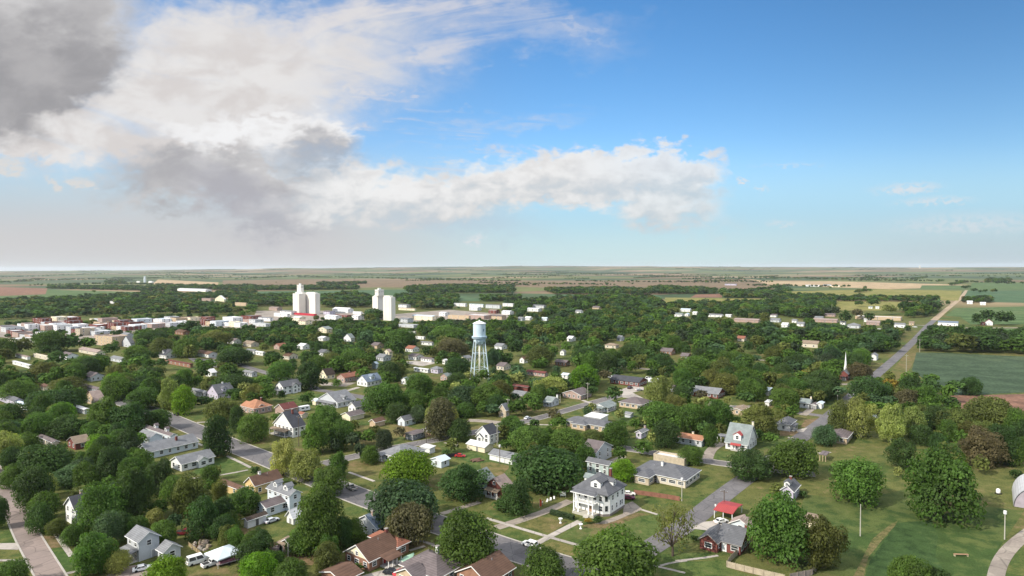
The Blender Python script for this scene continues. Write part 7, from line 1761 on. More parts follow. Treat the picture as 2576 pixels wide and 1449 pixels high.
for a in [
 # bottom-left quarter
 (c1, 450, -40, 560, 460, 'D', 'round'), (c1, -20, 360, 800, 250, 'D', 'round'), (c1, 560, 440, 860, 320, 'D', 'round'), (c1, 1360, 170, 850, 640, 'G', 'ragged'), (c1, 1850, -30, 700, 520, 'D', 'ragged'),
 (c1, 1480, 580, 1050, 380, 'T', 'round'), (c1, 980, 760, 1030, 260, 'G', 'round'), (c1, 1290, 860, 1420, 560, 'G', 'ragged'), (c1, 2290, 1185, 1660, 520, 'B', 'round'), (c1, 130, 1260, 1620, 480, 'G', 'round'),
 (c1, 950, -60, 220, 420, 'T', 'ragged'), (c1, 1200, 1020, 1300, 240, 'G', 'bush'), (c1, 1700, 560, 900, 300, 'D', 'oval'),
 (c2, 200, 50, 580, 480, 'L', 'ragged'), (c2, 420, 350, 930, 430, 'D', 'ragged'), (c2, 960, 255, 610, 420, 'G', 'broad'), (c2, 780, 570, 860, 270, 'G', 'round'), (c2, 2010, 245, 1100, 640, 'G', 'round'),
 (c2, 1780, 760, 1130, 420, 'G', 'round'), (c2, 2330, 640, 1060, 300, 'D', 'round'), (c2, 1150, 1130, 1580, 500, 'B', 'round'), (c2, 1620, 1220, 1620, 440, 'G', 'round'), (c2, 2100, -20, 340, 500, 'G', 'ragged'),
 (c2, 640, 130, 420, 200, 'L', 'ragged'), (c2, 2250, 950, 1120, 130, 'L', 'bush'),
 (b2, 1290, 1300, 1432, 150, 'D', 'bush'), (b2, 1690, 925, 1435, 430, 'Y', 'ragged'), (b2, 2010, 1060, 1500, 440, 'Y', 'round'),
 (c3, 1000, 125, 760, 960, 'T', 'broad'), (c3, 1060, 430, 985, 600, 'K', 'broad'), (c3, 1800, 555, 1330, 840, 'G', 'round'), (c3, 1770, -60, 400, 640, 'D', 'ragged'), (c3, 290, 660, 1010, 330, 'G', 'ragged'),
 (c3, 320, 1290, 1420, 200, 'G', 'bush'), (c3, 2330, 420, 560, 300, 'D', 'bush'), (c4, 120, 140, 600, 420, 'D', 'ragged'), (c3, 1560, 650, 760, 120, 'G', 'bush'),
 (c4, 1480, 860, 1580, 1080, 'G', 'broad'), (c4, 520, 1060, 1580, 570, 'G', 'round'), (c4, 2270, 410, 1175, 560, 'L', 'sparse'), (b4, 1660, 1185, 1490, 350, 'B', 'round'),
 (b4, 640, 1010, 1560, 1060, 'D', 'broad'), (b4, 330, 745, 1090, 600, 'G', 'broad'), (b4, 860, 745, 1090, 500, 'G', 'round'), (c4, 510, -10, 310, 350, 'D', 'oval'), (c4, 110, 500, 590, 160, 'D', 'bush'), (c4, 1110, 660, 730, 110, 'O', 'bush'), (c4, 1240, 640, 730, 150, 'D', 'bush'),
 (c5, 1330, 325, 1205, 800, 'G', 'round'), (c5, 1930, 630, 1330, 600, 'L', 'ragged'), (c6, 150, -140, 440, 640, 'G', 'round'), (b5, 1000, 1080, 1480, 600, 'D', 'ragged'), (b5, 1600, 925, 1430, 700, 'G', 'broad'),
 (c5, 1330, 180, 345, 220, 'L', 'bush'), (c5, 1680, 290, 375, 120, 'D', 'bush'), (c6, 1330, -330, 650, 880, 'G', 'ragged'), (c6, 880, 1190, 1720, 520, 'G', 'round'), (c6, 1240, 1330, 1720, 420, 'D', 'round'),
 (c5, 200, 900, 960, 120, 'D', 'bush'), (c6, 2360, 0, 120, 160, 'D', 'bush'),
 # right middle
 (b6, 150, 305, 870, 430, 'Y', 'ragged', True), (b6, 580, 395, 960, 410, 'Y', 'ragged', True), (b6, 910, 435, 880, 310, 'Y', 'oval', True), (b6, 300, 25, 390, 540, 'D', 'broad'), (b6, 580, 35, 250, 240, 'O', 'round'), (b6, 850, -10, 350, 320, 'D', 'round'),
 (b6, 1180, 55, 290, 270, 'D', 'round'), (b6, 1080, 125, 490, 430, 'G', 'ragged'), (b6, 1500, 45, 272, 230, 'D', 'round'), (b6, 1735, 5, 265, 270, 'D', 'round'), (b6, 330, 245, 450, 210, 'T', 'round'), (b6, 560, 275, 490, 250, 'T', 'round'),
 (b6, 800, 185, 490, 420, 'K', 'ragged'), (b6, 1250, 430, 790, 490, 'D', 'ragged'), (b6, 1520, 460, 840, 480, 'L', 'ragged'), (b6, 2030, 295, 810, 650, 'L', 'broad'), (b6, 2420, 470, 960, 340, 'G', 'ragged'), (b6, 1900, 750, 1290, 540, 'K', 'ragged'),
 (b6, 2190, 690, 1260, 440, 'D', 'ragged'), (b6, 720, 895, 1310, 400, 'D', 'ragged'), (b6, 690, 1300, 1465, 130, 'Y', 'bush'), (b6, 2480, 620, 1000, 260, 'D', 'ragged'), (b6, 1000, 560, 850, 300, 'D', 'ragged'), (b6, 1700, 640, 900, 300, 'L', 'ragged'), (b6, 2330, 900, 1280, 300, 'G', 'round'),
 (b5, 1150, 390, 850, 570, 'L', 'ragged'), (b5, 1020, 25, 340, 370, 'G', 'round'), (b5, 680, -40, 240, 440, 'L', 'ragged'), (b5, 180, 20, 210, 200, 'D', 'round'), (b5, 60, 140, 410, 230, 'T', 'round'), (b5, 310, 195, 335, 190, 'K', 'bush'),
 (b5, 540, 335, 770, 430, 'G', 'ragged'), (b5, 160, 395, 810, 450, 'G', 'broad'), (b5, 440, 690, 1010, 220, 'G', 'oval'), (b5, 160, 1000, 1260, 360, 'G', 'round'), (b4, 1970, 915, 1120, 290, 'G', 'broad'),
 (b5, 1540, 175, 490, 390, 'G', 'round'), (b5, 1650, 385, 525, 140, 'G', 'bush'), (b5, 1960, 15, 310, 480, 'D', 'broad'), (b5, 2270, 135, 340, 250, 'T', 'round'), (b5, 2090, 705, 990, 340, 'T', 'round'), (b5, 2340, 335, 840, 390, 'L', 'ragged', True), (b5, 1550, -30, 180, 430, 'L', 'broad'),
 # centre
 (b4, 110, -40, 145, 280, 'Y', 'oval'), (b4, 640, -15, 255, 450, 'Y', 'broad'), (a3, 690, 1135, 1375, 300, 'B', 'round'), (b4, 1520, 135, 375, 255, 'D', 'round'), (b4, 2200, -10, 390, 430, 'Y', 'ragged'), (b4, 2220, 370, 710, 570, 'G', 'broad'), (b4, 2500, 125, 410, 250, 'D', 'round'),
 (b4, 670, 435, 645, 210, 'K', 'sparse'), (b4, 140, 335, 570, 260, 'G', 'round'), (b4, 350, 235, 460, 270, 'G', 'round'), (b4, 430, 185, 310, 190, 'D', 'round'), (b4, 100, 235, 370, 180, 'T', 'round'), (b4, 80, 560, 840, 390, 'G', 'round'), (b4, 1240, 770, 1010, 390, 'L', 'round'),
 (b4, 1550, 650, 1020, 370, 'G', 'round'), (b4, 1870, 585, 710, 210, 'L', 'sparse'), (b4, 2290, 630, 1010, 390, 'D', 'round'), (b4, 1660, 650, 710, 90, 'D', 'bush'),
 (b3, 720, 105, 530, 570, 'G', 'broad'), (b3, 900, 370, 650, 310, 'D', 'round'), (b3, 1230, -40, 310, 390, 'G', 'round'), (b3, 1340, 262, 430, 240, 'B', 'round'), (b3, 1130, 195, 450, 310, 'G', 'round'), (b3, 1220, 405, 650, 270, 'T', 'round'), (b3, 1540, 310, 880, 440, 'K', 'oval'),
 (b3, 1810, 595, 920, 330, 'D', 'round'), (b3, 1850, 125, 430, 460, 'T', 'round'), (b3, 2150, 105, 440, 470, 'G', 'broad'), (b3, 2390, 55, 390, 330, 'L', 'round'), (b3, 1770, -60, 160, 300, 'D', 'round'), (b3, 1900, 370, 570, 330, 'G', 'round'), (b3, 2280, 395, 570, 260, 'T', 'round'),
 (b3, 280, 800, 1065, 200, 'S', 'round'), (b3, 730, 750, 1050, 260, 'S', 'round'), (b3, 940, 715, 915, 180, 'K', 'round'), (b3, 380, 945, 1225, 170, 'S', 'oval'), (b3, 530, 985, 1240, 270, 'G', 'round'), (b3, 20, 875, 1090, 150, 'S', 'oval'),
 (b2, 2320, 430, 780, 390, 'G', 'ragged'), (b2, 2150, 590, 1110, 390, 'G', 'ragged'), (b2, 2480, 710, 1060, 310, 'G', 'round'), (b3, 80, 1070, 1450, 270, 'G', 'ragged'), (b3, 1080, 1055, 1570, 700, 'B', 'round'), (b3, 1620, 1040, 1130, 140, 'D', 'bush'),
 (b2, 60, 30, 470, 330, 'Y', 'ragged'), (b2, 240, 130, 550, 310, 'B', 'round'), (b2, 520, 280, 490, 280, 'D', 'round'), (b2, 790, 320, 650, 450, 'L', 'broad'), (b2, 1030, 420, 810, 230, 'D', 'oval'), (b2, 740, 560, 1160, 410, 'D', 'oval'), (b2, 1280, 530, 930, 430, 'G', 'round'),
 (b2, 1280, 100, 390, 310, 'L', 'round'), (b2, 1480, 145, 410, 230, 'G', 'round'), (b2, 1000, -30, 230, 500, 'D', 'broad'), (b2, 970, 170, 340, 240, 'D', 'round'), (a2, 510, 1105, 1375, 220, 'D', 'oval'), (b2, 650, -10, 140, 210, 'L', 'round'),
 # left middle
 (b1, 750, 195, 530, 650, 'D', 'broad'), (b1, 150, 385, 770, 420, 'D', 'round'), (b1, 560, 535, 910, 410, 'G', 'round'), (b1, 890, 395, 710, 350, 'B', 'ragged'), (b1, 980, 550, 890, 450, 'D', 'round'), (b1, 1520, 300, 810, 450, 'G', 'ragged'), (b1, 1880, 370, 810, 560, 'D', 'ragged'),
 (b1, 2280, 480, 760, 370, 'G', 'round'), (b1, 2080, 170, 470, 470, 'G', 'round'), (b1, 1690, -10, 340, 390, 'G', 'round'), (b1, 1120, 150, 340, 250, 'G', 'oval'), (b1, 980, 10, 240, 480, 'L', 'round'), (b1, 250, 50, 340, 490, 'G', 'round'), (b1, 2060, -10, 210, 400, 'D', 'round'),
 (b1, 80, 790, 1260, 450, 'Y', 'ragged'), (b1, 370, 820, 1130, 350, 'G', 'round'), (b1, 650, 990, 1510, 680, 'D', 'round'), (b1, 1450, 840, 1100, 350, 'B', 'round'), (b1, 1620, 1000, 1490, 430, 'D', 'ragged'), (b1, 1200, 1180, 1510, 410, 'T', 'ragged'), (b1, 1920, 1170, 1610, 350, 'G', 'round'),
 (b1, 2290, 1200, 1700, 410, 'D', 'ragged'), (b1, 180, 1280, 1610, 310, 'G', 'round'), (b1, 1960, 890, 1190, 270, 'S', 'cone'), (b1, 1830, 930, 1210, 200, 'S', 'cone'), (b1, 480, 1090, 1300, 260, 'O', 'sparse'),
 # above the streets, farther off
 (a1, 1600, 865, 1050, 250, 'L', 'round'), (a1, 1830, 875, 1060, 230, 'G', 'round'), (a1, 1350, 945, 1120, 230, 'G', 'round'), (a1, 1500, 795, 950, 290, 'D', 'broad'), (a1, 60, 870, 1070, 190, 'G', 'round'), (a1, 230, 865, 1050, 160, 'L', 'round'), (a1, 490, 795, 1010, 270, 'G', 'round'),
 (a1, 700, 835, 1000, 170, 'D', 'round'), (a1, 370, 815, 940, 110, 'D', 'oval'), (a1, 860, 865, 980, 170, 'L', 'round'), (a1, 1100, 915, 1070, 150, 'D', 'round'), (a1, 1120, 1215, 1460, 230, 'B', 'round'), (a1, 830, 1045, 1210, 230, 'G', 'round'), (a1, 980, 1035, 1190, 210, 'D', 'round'),
 (a1, 450, 1105, 1300, 290, 'L', 'round'), (a1, 570, 995, 1160, 170, 'D', 'oval'), (a1, 2320, 965, 1140, 350, 'D', 'broad'), (a1, 2130, 795, 970, 310, 'L', 'broad'), (a1, 1880, 695, 830, 210, 'D', 'round'), (a1, 2000, 1140, 1290, 130, 'D', 'ragged'), (a1, 1480, 1150, 1300, 260, 'D', 'broad'),
 (a2, 240, 1095, 1290, 250, 'G', 'round'), (a2, 330, 915, 1070, 190, 'D', 'round'), (a2, 950, 985, 1190, 350, 'G', 'broad'), (a2, 740, 1015, 1190, 250, 'L', 'round'), (a2, 1390, 895, 1090, 140, 'D', 'round'), (a2, 1430, 785, 970, 270, 'G', 'round'), (a2, 1340, 1105, 1300, 180, 'D', 'oval'),
 (a2, 1980, 1055, 1260, 250, 'D', 'round'), (a2, 1610, 1245, 1460, 270, 'G', 'ragged'), (a2, 1930, 875, 1070, 330, 'K', 'round'), (a2, 1930, 775, 910, 350, 'G', 'broad'), (a2, 60, 1305, 1460, 170, 'G', 'round'), (a2, 140, 1000, 1120, 150, 'D', 'round'), (a2, 530, 1000, 1140, 190, 'D', 'round'),
 (a3, 270, 950, 1160, 270, 'L', 'round'), (a3, 720, 970, 1160, 310, 'D', 'round'), (a3, 1180, 915, 1090, 330, 'D', 'broad'), (a3, 1460, 1015, 1190, 270, 'D', 'ragged'), (a3, 1760, 1050, 1290, 310, 'G', 'round'), (a3, 1380, 1175, 1280, 140, 'D', 'broad'), (a3, 2050, 1090, 1290, 330, 'L', 'round'),
 (a3, 1000, 1160, 1290, 150, 'D', 'round'), (a3, 900, 1180, 1330, 130, 'K', 'round'), (a3, 2250, 1000, 1160, 260, 'G', 'broad'), (a3, 2380, 1250, 1430, 230, 'G', 'round'), (a3, 1950, 960, 1090, 300, 'D', 'broad'), (a3, 60, 1200, 1350, 110, 'Y', 'oval'),
 (a4, 370, 1175, 1300, 180, 'O', 'broad'), (a4, 500, 1190, 1420, 330, 'D', 'broad'), (a4, 900, 965, 1090, 130, 'K', 'round'), (a4, 900, 1110, 1280, 230, 'K', 'broad'), (a4, 1230, 890, 1010, 110, 'D', 'oval'), (a4, 560, 1020, 1190, 250, 'S', 'ragged'), (a4, 760, 900, 1080, 260, 'D', 'broad'),
 (a4, 300, 1030, 1180, 300, 'D', 'broad'), (a4, 1080, 820, 990, 280, 'D', 'broad'), (a4, 660, 1350, 1449, 160, 'T', 'round'), (a4, 880, 500, 560, 90, 'D', 'broad'), (a4, 1020, 480, 560, 120, 'D', 'round'), (a4, 1180, 535, 640, 130, 'L', 'round'), (a4, 650, 560, 640, 90, 'S', 'oval'), (a4, 860, 580, 690, 110, 'K', 'round'),
 (a4, 980, 620, 710, 110, 'D', 'round'), (a4, 745, 590, 740, 120, 'D', 'round'), (a4, 1755, 495, 550, 50, 'D', 'oval'), (a4, 2040, 625, 745, 90, 'D', 'round'), (a4, 2150, 590, 720, 130, 'D', 'round'), (a4, 2290, 605, 745, 160, 'D', 'round'), (a4, 2360, 605, 740, 90, 'D', 'round'), (a4, 1905, 735, 785, 26, 'D', 'oval'),
]: T(*a)
NLISTED = len(TREES)
print('listed trees', NLISTED)
# ---------------------------------------------------------------- filling the wooded parts of the town
def inpoly(x, y, P):
    c = False; n = len(P)
    for i in range(n):
        (x0, y0), (x1, y1) = P[i], P[(i + 1) % n]
        if (y0 > y) != (y1 > y) and x < (x1 - x0) * (y - y0) / (y1 - y0 + 1e-12) + x0: c = not c
    return c
ROADPX = []
for (x, y, hw) in ROADPTS:
    if y > 60:
        p_ = proj((x, y, 0)); ROADPX.append((p_[0], p_[1], p_[2], x, y, hw))
_rp = np.array(ROADPX)
COVER = {}
def tree_ok(x, y, w, h, strict=True, existing=None, space=.42):
    X, Yb, d = proj((x, y, 0)); k = F / d; pw = w * k; Yt = Yb - h * k * .98
    for pl in NOFILL:
        if inpoly(x, y, pl): return None
    # roads: ground and sight
    dd = np.hypot(_rp[:, 3] - x, _rp[:, 4] - y)
    if (dd < _rp[:, 5] + .22 * w + .8).any(): return None
    if strict:
        cov = (np.abs(_rp[:, 0] - X) < pw * .42) & (_rp[:, 1] < Yb - 2) & (_rp[:, 1] > Yt + (Yb - Yt) * .12)
        if cov.sum() > (0 if d < 420 else 2): return None
    for (fx, fy, fr) in FOOT:
        if abs(fx - x) < fr + w * .4 and abs(fy - y) < fr + w * .4 and math.hypot(fx - x, fy - y) < fr + w * .36: return None
    x0, x1 = X - pw * .46, X + pw * .46; y0 = Yt + (Yb - Yt) * .04; y1 = Yb - (Yb - Yt) * .08
    add = []
    for bi, (bx0, bx1, by0, by1, bd) in enumerate(BOXES):
        if Yb < by1 - 1: continue
        ox = min(x1, bx1) - max(x0, bx0); oy = min(y1, by1) - max(y0, by0)
        if ox > 0 and oy > 0:
            fr = ox * oy / ((bx1 - bx0) * (by1 - by0))
            if fr + COVER.get(bi, 0) > .09: return None
            add.append((bi, fr))
    if existing is not None:
        for (ex, ey, ew) in existing:
            if abs(ex - x) < w and math.hypot(ex - x, ey - y) < space * (ew + w): return None
    for bi, fr in add: COVER[bi] = COVER.get(bi, 0) + fr
    return (X, Yb, Yt, pw, d)

NOFILL = [[g(*p) for p in q] for q in ([(b6, 1400, 250), (b6, 2800, 240), (b6, 2800, 660), (b6, 2300, 600), (b6, 1640, 540), (b6, 1480, 420)], [(a4, 1400, 1000), (a4, 2700, 1050), (a4, 2700, 1420), (a4, 1750, 1449), (a4, 1500, 1300), (a4, 1380, 1190)])]
OV = lambda reg, *pts: [px(reg, *p) for p in pts]
# thick parts of the town, outlined in view coordinates: (outline, colours, typical height)
BOXES.append((2392, 2590, 985, 1045, 300)); BOXES.append((2310, 2590, 885, 975, 350)); BOXES.append((60, 200, 1290, 1449, 1)); BOXES.append((-10, 70, 1200, 1310, 1))
FILL = [
 (OV('o', (-60, 880), (330, 860), (720, 850), (760, 960), (560, 1010), (430, 1010), (300, 1080), (-60, 1100)), 'DGGLDG', 12),
 (OV('o', (250, 810), (640, 800), (800, 830), (880, 930), (640, 930), (300, 880)), 'DGLDDG', 11.5),
 (OV('o', (640, 810), (1180, 800), (1180, 930), (960, 960), (720, 930)), 'DGGLDT', 12),
 (OV('o', (1230, 800), (1700, 790), (2020, 830), (2300, 870), (2180, 940), (2100, 970), (1700, 960), (1480, 940), (1240, 960)), 'DDGLGT', 13),
 (OV('o', (1240, 930), (1500, 960), (1480, 1060), (1240, 1050)), 'DGT', 10),
 (OV('o', (1640, 930), (2080, 960), (2130, 1000), (2060, 1060), (1860, 1000), (1690, 1000)), 'DGLGD', 11),
 (OV('o', (-60, 1090), (420, 1100), (420, 1160), (300, 1230), (120, 1240), (-60, 1180)), 'DGDG', 11),
 (OV('o', (2120, 950), (2400, 960), (2560, 1040), (2620, 1160), (2440, 1200), (2260, 1090), (2120, 1010)), 'DLGDLG', 9.5, .60),
 (OV('o', (-80, 1180), (560, 1190), (590, 1260), (470, 1330), (330, 1440), (180, 1449), (60, 1260), (-80, 1220)), 'GGLTGYL', 8.0, .62),
 (OV('o', (560, 1320), (780, 1330), (900, 1449), (560, 1449)), 'GDGL', 9),
 (OV('o', (430, 960), (1250, 960), (1280, 1110), (1000, 1180), (760, 1090), (560, 1040)), 'GDGLGY', 9, .44),
 (OV('o', (1250, 1040), (2100, 1020), (2080, 1120), (1700, 1170), (1250, 1200)), 'GDYLG', 8.5, .46),
 (OV('o', (-80, 1100), (430, 1100), (440, 1190), (-80, 1190)), 'DGDTG', 10, .46),
 (OV('o', (2290, 850), (2640, 850), (2640, 880), (2310, 880)), 'DDDS', 12),
]
frng = random.Random(21)
exist = [(t['x'], t['y'], t['w']) for t in TREES]
BUDGET = 296
cand = 0
regs = []
for poly, cols, hh, *sp_ in FILL:
    xs = [p[0] for p in poly]; ys = [p[1] for p in poly]; regs.append((poly, cols, (hh, sp_[0] if sp_ else .36), min(xs), max(xs), min(ys), max(ys)))
FILLED = []
for it in range(16000):
    poly, cols, hh, xa, xb, ya, yb = regs[it % len(regs)]
    X, Y = frng.uniform(xa, xb), frng.uniform(ya, yb)
    if not inpoly(X, Y, poly): continue
    q = ground_px(X, Y); h = hh[0] * frng.uniform(.65, 1.25); w = h * frng.uniform(.72, 1.15)
    r = tree_ok(q[0], q[1], w, h, True, exist, hh[1])
    if not r: continue
    exist.append((q[0], q[1], w))
    FILLED.append(dict(x=q[0], y=q[1], w=w, h=h, col=frng.choice(cols), shape=frng.choice(['round', 'round', 'broad', 'ragged', 'ragged', 'oval']), X=r[0], Yb=r[1], Yt=r[2], pw=r[3], pale=False, d=r[4]))
FILLED.sort(key=lambda t: -t['pw'])
INDIV = TREES + FILLED
INDIV.sort(key=lambda t: -t['pw'] * (t['Yb'] - t['Yt']))
REST = INDIV[BUDGET:]; INDIV = INDIV[:BUDGET]
print('filled', len(FILLED), 'individual', len(INDIV), 'rest', len(REST), 'smallest px', INDIV[-1]['pw'])

# ---- labels
def size_word(w): return 'huge' if w > 95 else 'large' if w > 62 else 'medium-sized' if w > 36 else 'small' if w > 20 else 'tiny'
used = set()
def short(s):
    return s if s.split()[0] in ('big',) or True else s
def tree_label(t):
    cn = TC[t['col']][0]; sn = SHN[t['shape']]; noun = 'shrub' if t['shape'] == 'bush' else 'cedar' if t['shape'] == 'cone' else 'tree'
    cx, cy = t['X'], t['Yb']
    near = sorted(LAND, key=lambda l: math.hypot(l[1] - cx, 2.2 * (l[2] - cy)))
    for n_try, L in enumerate(near[:30]):
        dx, dy = cx - L[1], cy - L[2]
        if abs(dy) * 1.8 > abs(dx): rel = 'in front of' if dy > 0 else 'behind'
        else: rel = 'right of' if dx > 0 else 'left of'
        far = math.hypot(dx, 2.2 * dy)
        near_w = 'close ' if far < 60 else ''
        for form in (f'{cn} {sn} {noun} {near_w}{rel} the {L[0]}', f'{size_word(t["pw"])} {cn} {sn} {noun} {near_w}{rel} the {L[0]}'):
            wds = len(form.replace('-', '').split())
            if wds <= 16 and form not in used:
                used.add(form); return form
    raise RuntimeError('no label')
trng = random.Random(5)
GRP = {'tree': 'trees about the town', 'cedar_tree': 'dark cedars', 'shrub': 'shrubs in the yards'}
for t in sorted(INDIV, key=lambda t: -t['pw']):
    shape = t['shape']; pr = PROTO[shape]; me, tm, tmp = pr[trng.randrange(len(pr))]
    nm = 'shrub' if shape == 'bush' else 'cedar_tree' if shape == 'cone' else 'tree'
    root = thing(nm, tree_label(t), nm.replace('_', ' '), (t['x'], t['y'], 0), trng.random() * 6.28, GRP[nm])
    root.scale = (t['w'], t['w'], t['h'])
    cr = bpy.data.objects.new('crown', me); COL.objects.link(cr); cr.parent = root
    c = TC[t['col']][1]; j = trng.uniform(.82, 1.2); jr = trng.uniform(.9, 1.14)
    cr.color = (c[0] * j * jr, c[1] * j, c[2] * j, 1)
    tk = bpy.data.objects.new('trunk', tmp if t['pale'] else tm); COL.objects.link(tk); tk.parent = root

# ---- woods that nobody could count: merged low crowns
def lowcrowns():
    out = []
    for i in range(6):
        rng = np.random.default_rng(500 + i); lobes, cb = make_lobes(rng, ['round', 'broad', 'ragged', 'round', 'broad', 'oval'][i])
        v, tone = leaf_cloud(rng, lobes, 260, .085, up=.35, shell=.7); v, _l = fit_unit(v, lobes); out.append((v, tone))
        # a few trunks as thin crossed quads are hidden below the crown
    return out
def tinycrowns():
    out = []
    for i in range(5):
        rng = np.random.default_rng(700 + i); lobes, cb = make_lobes(rng, ['round', 'broad', 'broad', 'round', 'bush'][i])
        v, tone = leaf_cloud(rng, lobes, 70, .16, up=.35, shell=.7); out.append((v, tone))
    return out
LOW, TINY = lowcrowns(), tinycrowns()
def merged(name, label, items, kit):
    """items: x y z w h colour"""
    V, C = [], []
    rng = np.random.default_rng(3)
    for i, (x, y, z, w, h, c) in enumerate(items):
        v, tone = kit[i % len(kit)]; a = rng.random() * 6.28; ca, sa = math.cos(a), math.sin(a)
        p = np.empty_like(v); p[:, 0] = (v[:, 0] * ca - v[:, 1] * sa) * w + x; p[:, 1] = (v[:, 0] * sa + v[:, 1] * ca) * w + y; p[:, 2] = v[:, 2] * h + z
        V.append(p); C.append(np.repeat(tone[:, None] * np.array(c)[None, :] * rng.uniform(.72, 1.35), 4, axis=0))
    V = np.concatenate(V); C = np.concatenate(C); n = len(V) // 4
    me = quad_mesh(name, V, np.ones(n), WOODM)
    at = me.color_attributes.new('tint', 'FLOAT_COLOR', 'POINT'); at.data.foreach_set('color', np.concatenate([C, np.ones((len(C), 1))], 1).astype(np.float32).ravel())
    o = bpy.data.objects.new(name, me); COL.objects.link(o); tag(o, label, None, None, 'stuff'); print(name, len(items), n)
WC = [TC[k][1] for k in 'DDGLTDSG']
items = [(t['x'], t['y'], 0, t['w'], t['h'], TC[t['col']][1]) for t in REST]
# the belt of woods across the middle and the tree-filled blocks round the elevators
WOOD = [
 (OV('a3', (-100, 540), (420, 500), (880, 470), (1280, 470), (1500, 560), (1900, 560), (2120, 560), (2600, 590), (2600, 1000), (1900, 1000), (1500, 900), (900, 930), (400, 900), (0, 940), (-100, 700)), 12, 1.0),
 (OV('a4', (0, 780), (400, 730), (700, 760), (1150, 770), (1400, 800), (1250, 880), (1150, 1010), (700, 1040), (300, 1120), (0, 1080)), 12, 1.0),
 (OV('a2', (1300, 760), (2100, 690), (2600, 700), (2600, 1000), (2300, 960), (1900, 930), (1300, 950)), 10.5, .6),
 (OV('a2', (640, 690), (1150, 660), (1420, 700), (1420, 800), (1000, 810), (640, 790)), 11, 1.0),
 (OV('a2', (-50, 780), (620, 760), (900, 800), (1350, 810), (1300, 1100), (700, 1050), (200, 960), (-50, 960)), 10.5, .62),
 (OV('a1', (1250, 760), (1750, 750), (2540, 790), (2540, 980), (1950, 980), (1600, 870), (1250, 860)), 10.5, .62),
 (OV('a1', (-60, 530), (100, 510), (500, 500), (900, 470), (1300, 450), (1560, 430), (2536, 430), (2536, 640), (1700, 640), (800, 660), (-60, 700)), 12, .85),
 (OV('a2', (-50, 470), (350, 450), (350, 560), (-50, 560)), 11, .9),
 (OV('a2', (650, 470), (950, 440), (1130, 470), (1120, 570), (950, 570), (660, 570)), 12, .9),
 (OV('a2', (1380, 460), (1720, 460), (1780, 440), (1980, 480), (2000, 590), (1580, 590), (1380, 500)), 12, .9),
 (OV('a2', (1470, 380), (1900, 360), (2536, 370), (2536, 425), (1500, 428)), 13, .9),
 (OV('a2', (2230, 470), (2600, 480), (2600, 510), (2230, 510)), 11, .8),
 (OV('a3', (300, 400), (900, 392), (1350, 410), (1340, 436), (400, 436)), 13, .9),
 (OV('a3', (1350, 380), (1500, 378), (2000, 410), (1990, 438), (1350, 436)), 13, .9),
 (OV('a3', (2050, 420), (2536, 430), (2536, 480), (2080, 478)), 13, .9),
 (OV('a3', (1850, 560), (2600, 540), (2600, 630), (1900, 610)), 12, .75),
 (OV('a4', (0, 420), (180, 400), (180, 490), (0, 490)), 13, .8),
 (OV('a4', (40, 520), (250, 470), (640, 470), (620, 560), (600, 650), (350, 690), (40, 640)), 12, .85),
 (OV('a4', (620, 480), (1650, 490), (1640, 510), (620, 508)), 10, .5),
 (OV('a4', (1310, 600), (1500, 570), (1690, 600), (1680, 640), (1560, 660), (1350, 680)), 14, 1.1),
 (OV('a4', (1460, 850), (1700, 830), (2620, 860), (2620, 1040), (1700, 1010), (1470, 1000)), 13, 1.0),
 (OV('a4', (1910, 500), (2180, 490), (2180, 525), (1910, 525)), 10, .7),
 (OV('a4', (2130, 305), (2360, 305), (2360, 322), (2130, 322)), 16, .4),
 (OV('a1', (480, 372), (1380, 378), (1400, 405), (480, 384)), 13, .9),
 (OV('a1', (1380, 390), (1500, 372), (2050, 366), (2536, 366), (2536, 402), (2060, 405), (1400, 412)), 13, .9),
 (OV('a1', (1040, 320), (1220, 305), (1250, 338), (1050, 340)), 12, .8),
 (OV('a2', (-60, 380), (360, 372), (700, 372), (1000, 372), (1000, 392), (-60, 402)), 13, .9),
 (OV('a2', (600, 338), (1080, 325), (1080, 335), (620, 348)), 12, .8),
 (OV('a1', (60, 760), (1300, 720), (2000, 720), (2000, 800), (1100, 860), (60, 900)), 8, .10),
]
wr = random.Random(77); ex2 = [(t['x'], t['y'], t['w']) for t in INDIV + REST]
grid = {}
def gadd(x, y, w): grid.setdefault((int(x // 25), int(y // 25)), []).append((x, y, w))
for e in ex2: gadd(*e)
far_items = []
for poly, hh, dens in WOOD:
    gp = [ground_px(*p) for p in poly]; xs = [p[0] for p in gp]; ys = [p[1] for p in gp]
    A = abs(sum(gp[i][0] * gp[(i + 1) % len(gp)][1] - gp[(i + 1) % len(gp)][0] * gp[i][1] for i in range(len(gp)))) / 2
    ymean = sum(ys) / len(ys); far = ymean > 1500
    cell = (hh * (.62 if not far else .85)) ** 2
    n = int(min(2600, A * dens / cell * 1.6)); k = 0; tries = 0
    while k < min(1500, n) and tries < n * 4:
        tries += 1; x, y = wr.uniform(min(xs), max(xs)), wr.uniform(min(ys), max(ys))
        if not inpoly(x, y, gp): continue
        h = hh * wr.choice([.55, .7, .85, 1, 1.1, 1.3]) * wr.uniform(.9, 1.1); w = h * wr.uniform(.85, 1.4)
        if far: w *= 1.25
        key = (int(x // 25), int(y // 25)); clash = False
        for i in (-1, 0, 1):
            for j in (-1, 0, 1):
                for (ex, ey, ew) in grid.get((key[0] + i, key[1] + j), ()):
                    if math.hypot(ex - x, ey - y) < .30 * (ew + w): clash = True; break
        if clash: continue
        if not far and not tree_ok(x, y, w, h, True): continue
        if far and ymean < 3000 and not tree_ok(x, y, w, h, False): continue
        gadd(x, y, w); k += 1
        (far_items if far else items).append((x, y, terr(x, y), w, h, wr.choice(WC)))
merged('woods', 'dense mixed green woods filling the blocks between the town streets and the plain', items, LOW)
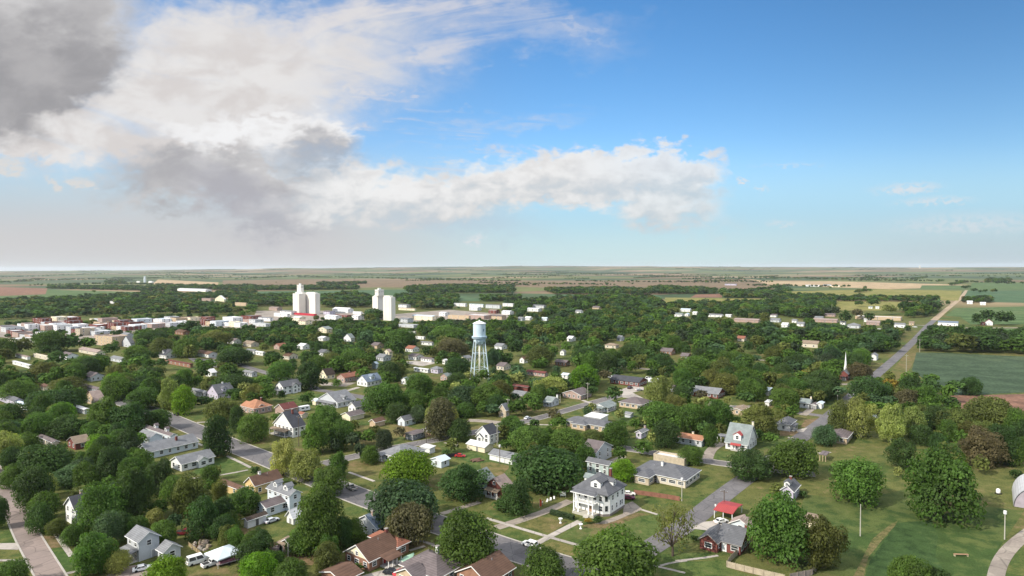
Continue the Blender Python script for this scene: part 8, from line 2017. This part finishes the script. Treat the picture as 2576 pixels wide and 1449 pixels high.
# shelterbelts and lone trees over the plain
for b in range(210):
    r = 1700 * (1 + 9 * wr.random() ** 1.5); az = wr.uniform(-.72, .72); x0, y0 = r * math.sin(az), r * math.cos(az)
    X, Y, d = proj((x0, y0, 0))
    if Y > 742: continue
    a = GA + (math.pi / 2 if wr.random() < .5 else 0) + wr.uniform(-.05, .05); L = wr.choice([0, 0, 60, 150, 300, 600]) * (1 + r / 9000)
    n = max(1, int(L / 13))
    for i in range(n):
        x, y = x0 + math.cos(a) * 13 * i + wr.gauss(0, 4), y0 + math.sin(a) * 13 * i + wr.gauss(0, 4); h = wr.uniform(7, 14)
        if y > 500: far_items.append((x, y, terr(x, y), h * wr.uniform(.9, 1.7), h, wr.choice(WC)))
# creek belts: long winding bands of trees seen edge-on
for (pts, wd, st) in [(OV('a2', (-200, 292), (400, 262), (1000, 275), (1500, 292), (1900, 295), (2600, 280)), 60, 17), (OV('a3', (-100, 248), (600, 246), (1100, 250), (1800, 272), (2600, 290)), 90, 14),
                      (OV('a4', (-60, 275), (500, 292), (1000, 300), (1500, 310), (1900, 318)), 110, 13), (OV('a4', (700, 262), (1300, 255), (1800, 262), (2600, 268)), 90, 17), (OV('a1', (-100, 330), (500, 302), (900, 290), (1600, 285), (2536, 270)), 80, 19),
                      (OV('a1', (-100, 280), (800, 258), (2536, 250)), 60, 22), (OV('a2', (0, 232), (1200, 222), (2536, 232)), 60, 24), (OV('a3', (0, 205), (1200, 216), (2536, 225)), 50, 30)]:
    P = [np.array(ground_px(*p)) for p in pts]
    for a, b in zip(P[:-1], P[1:]):
        L = np.linalg.norm(b - a); n = min(300, int(L / (st * 1.5)))
        for i in range(n):
            q = a + (b - a) * wr.random() + np.array([wr.gauss(0, wd * .4), wr.gauss(0, wd * .5)]); h = wr.uniform(8, 15); far_items.append((q[0], q[1], terr(*q), h * wr.uniform(1, 1.7), h, wr.choice(WC)))
merged('shelterbelt_woods', 'distant dark green tree belts along creeks and field edges of the plain', far_items, TINY)
print('objects', len(bpy.data.objects))
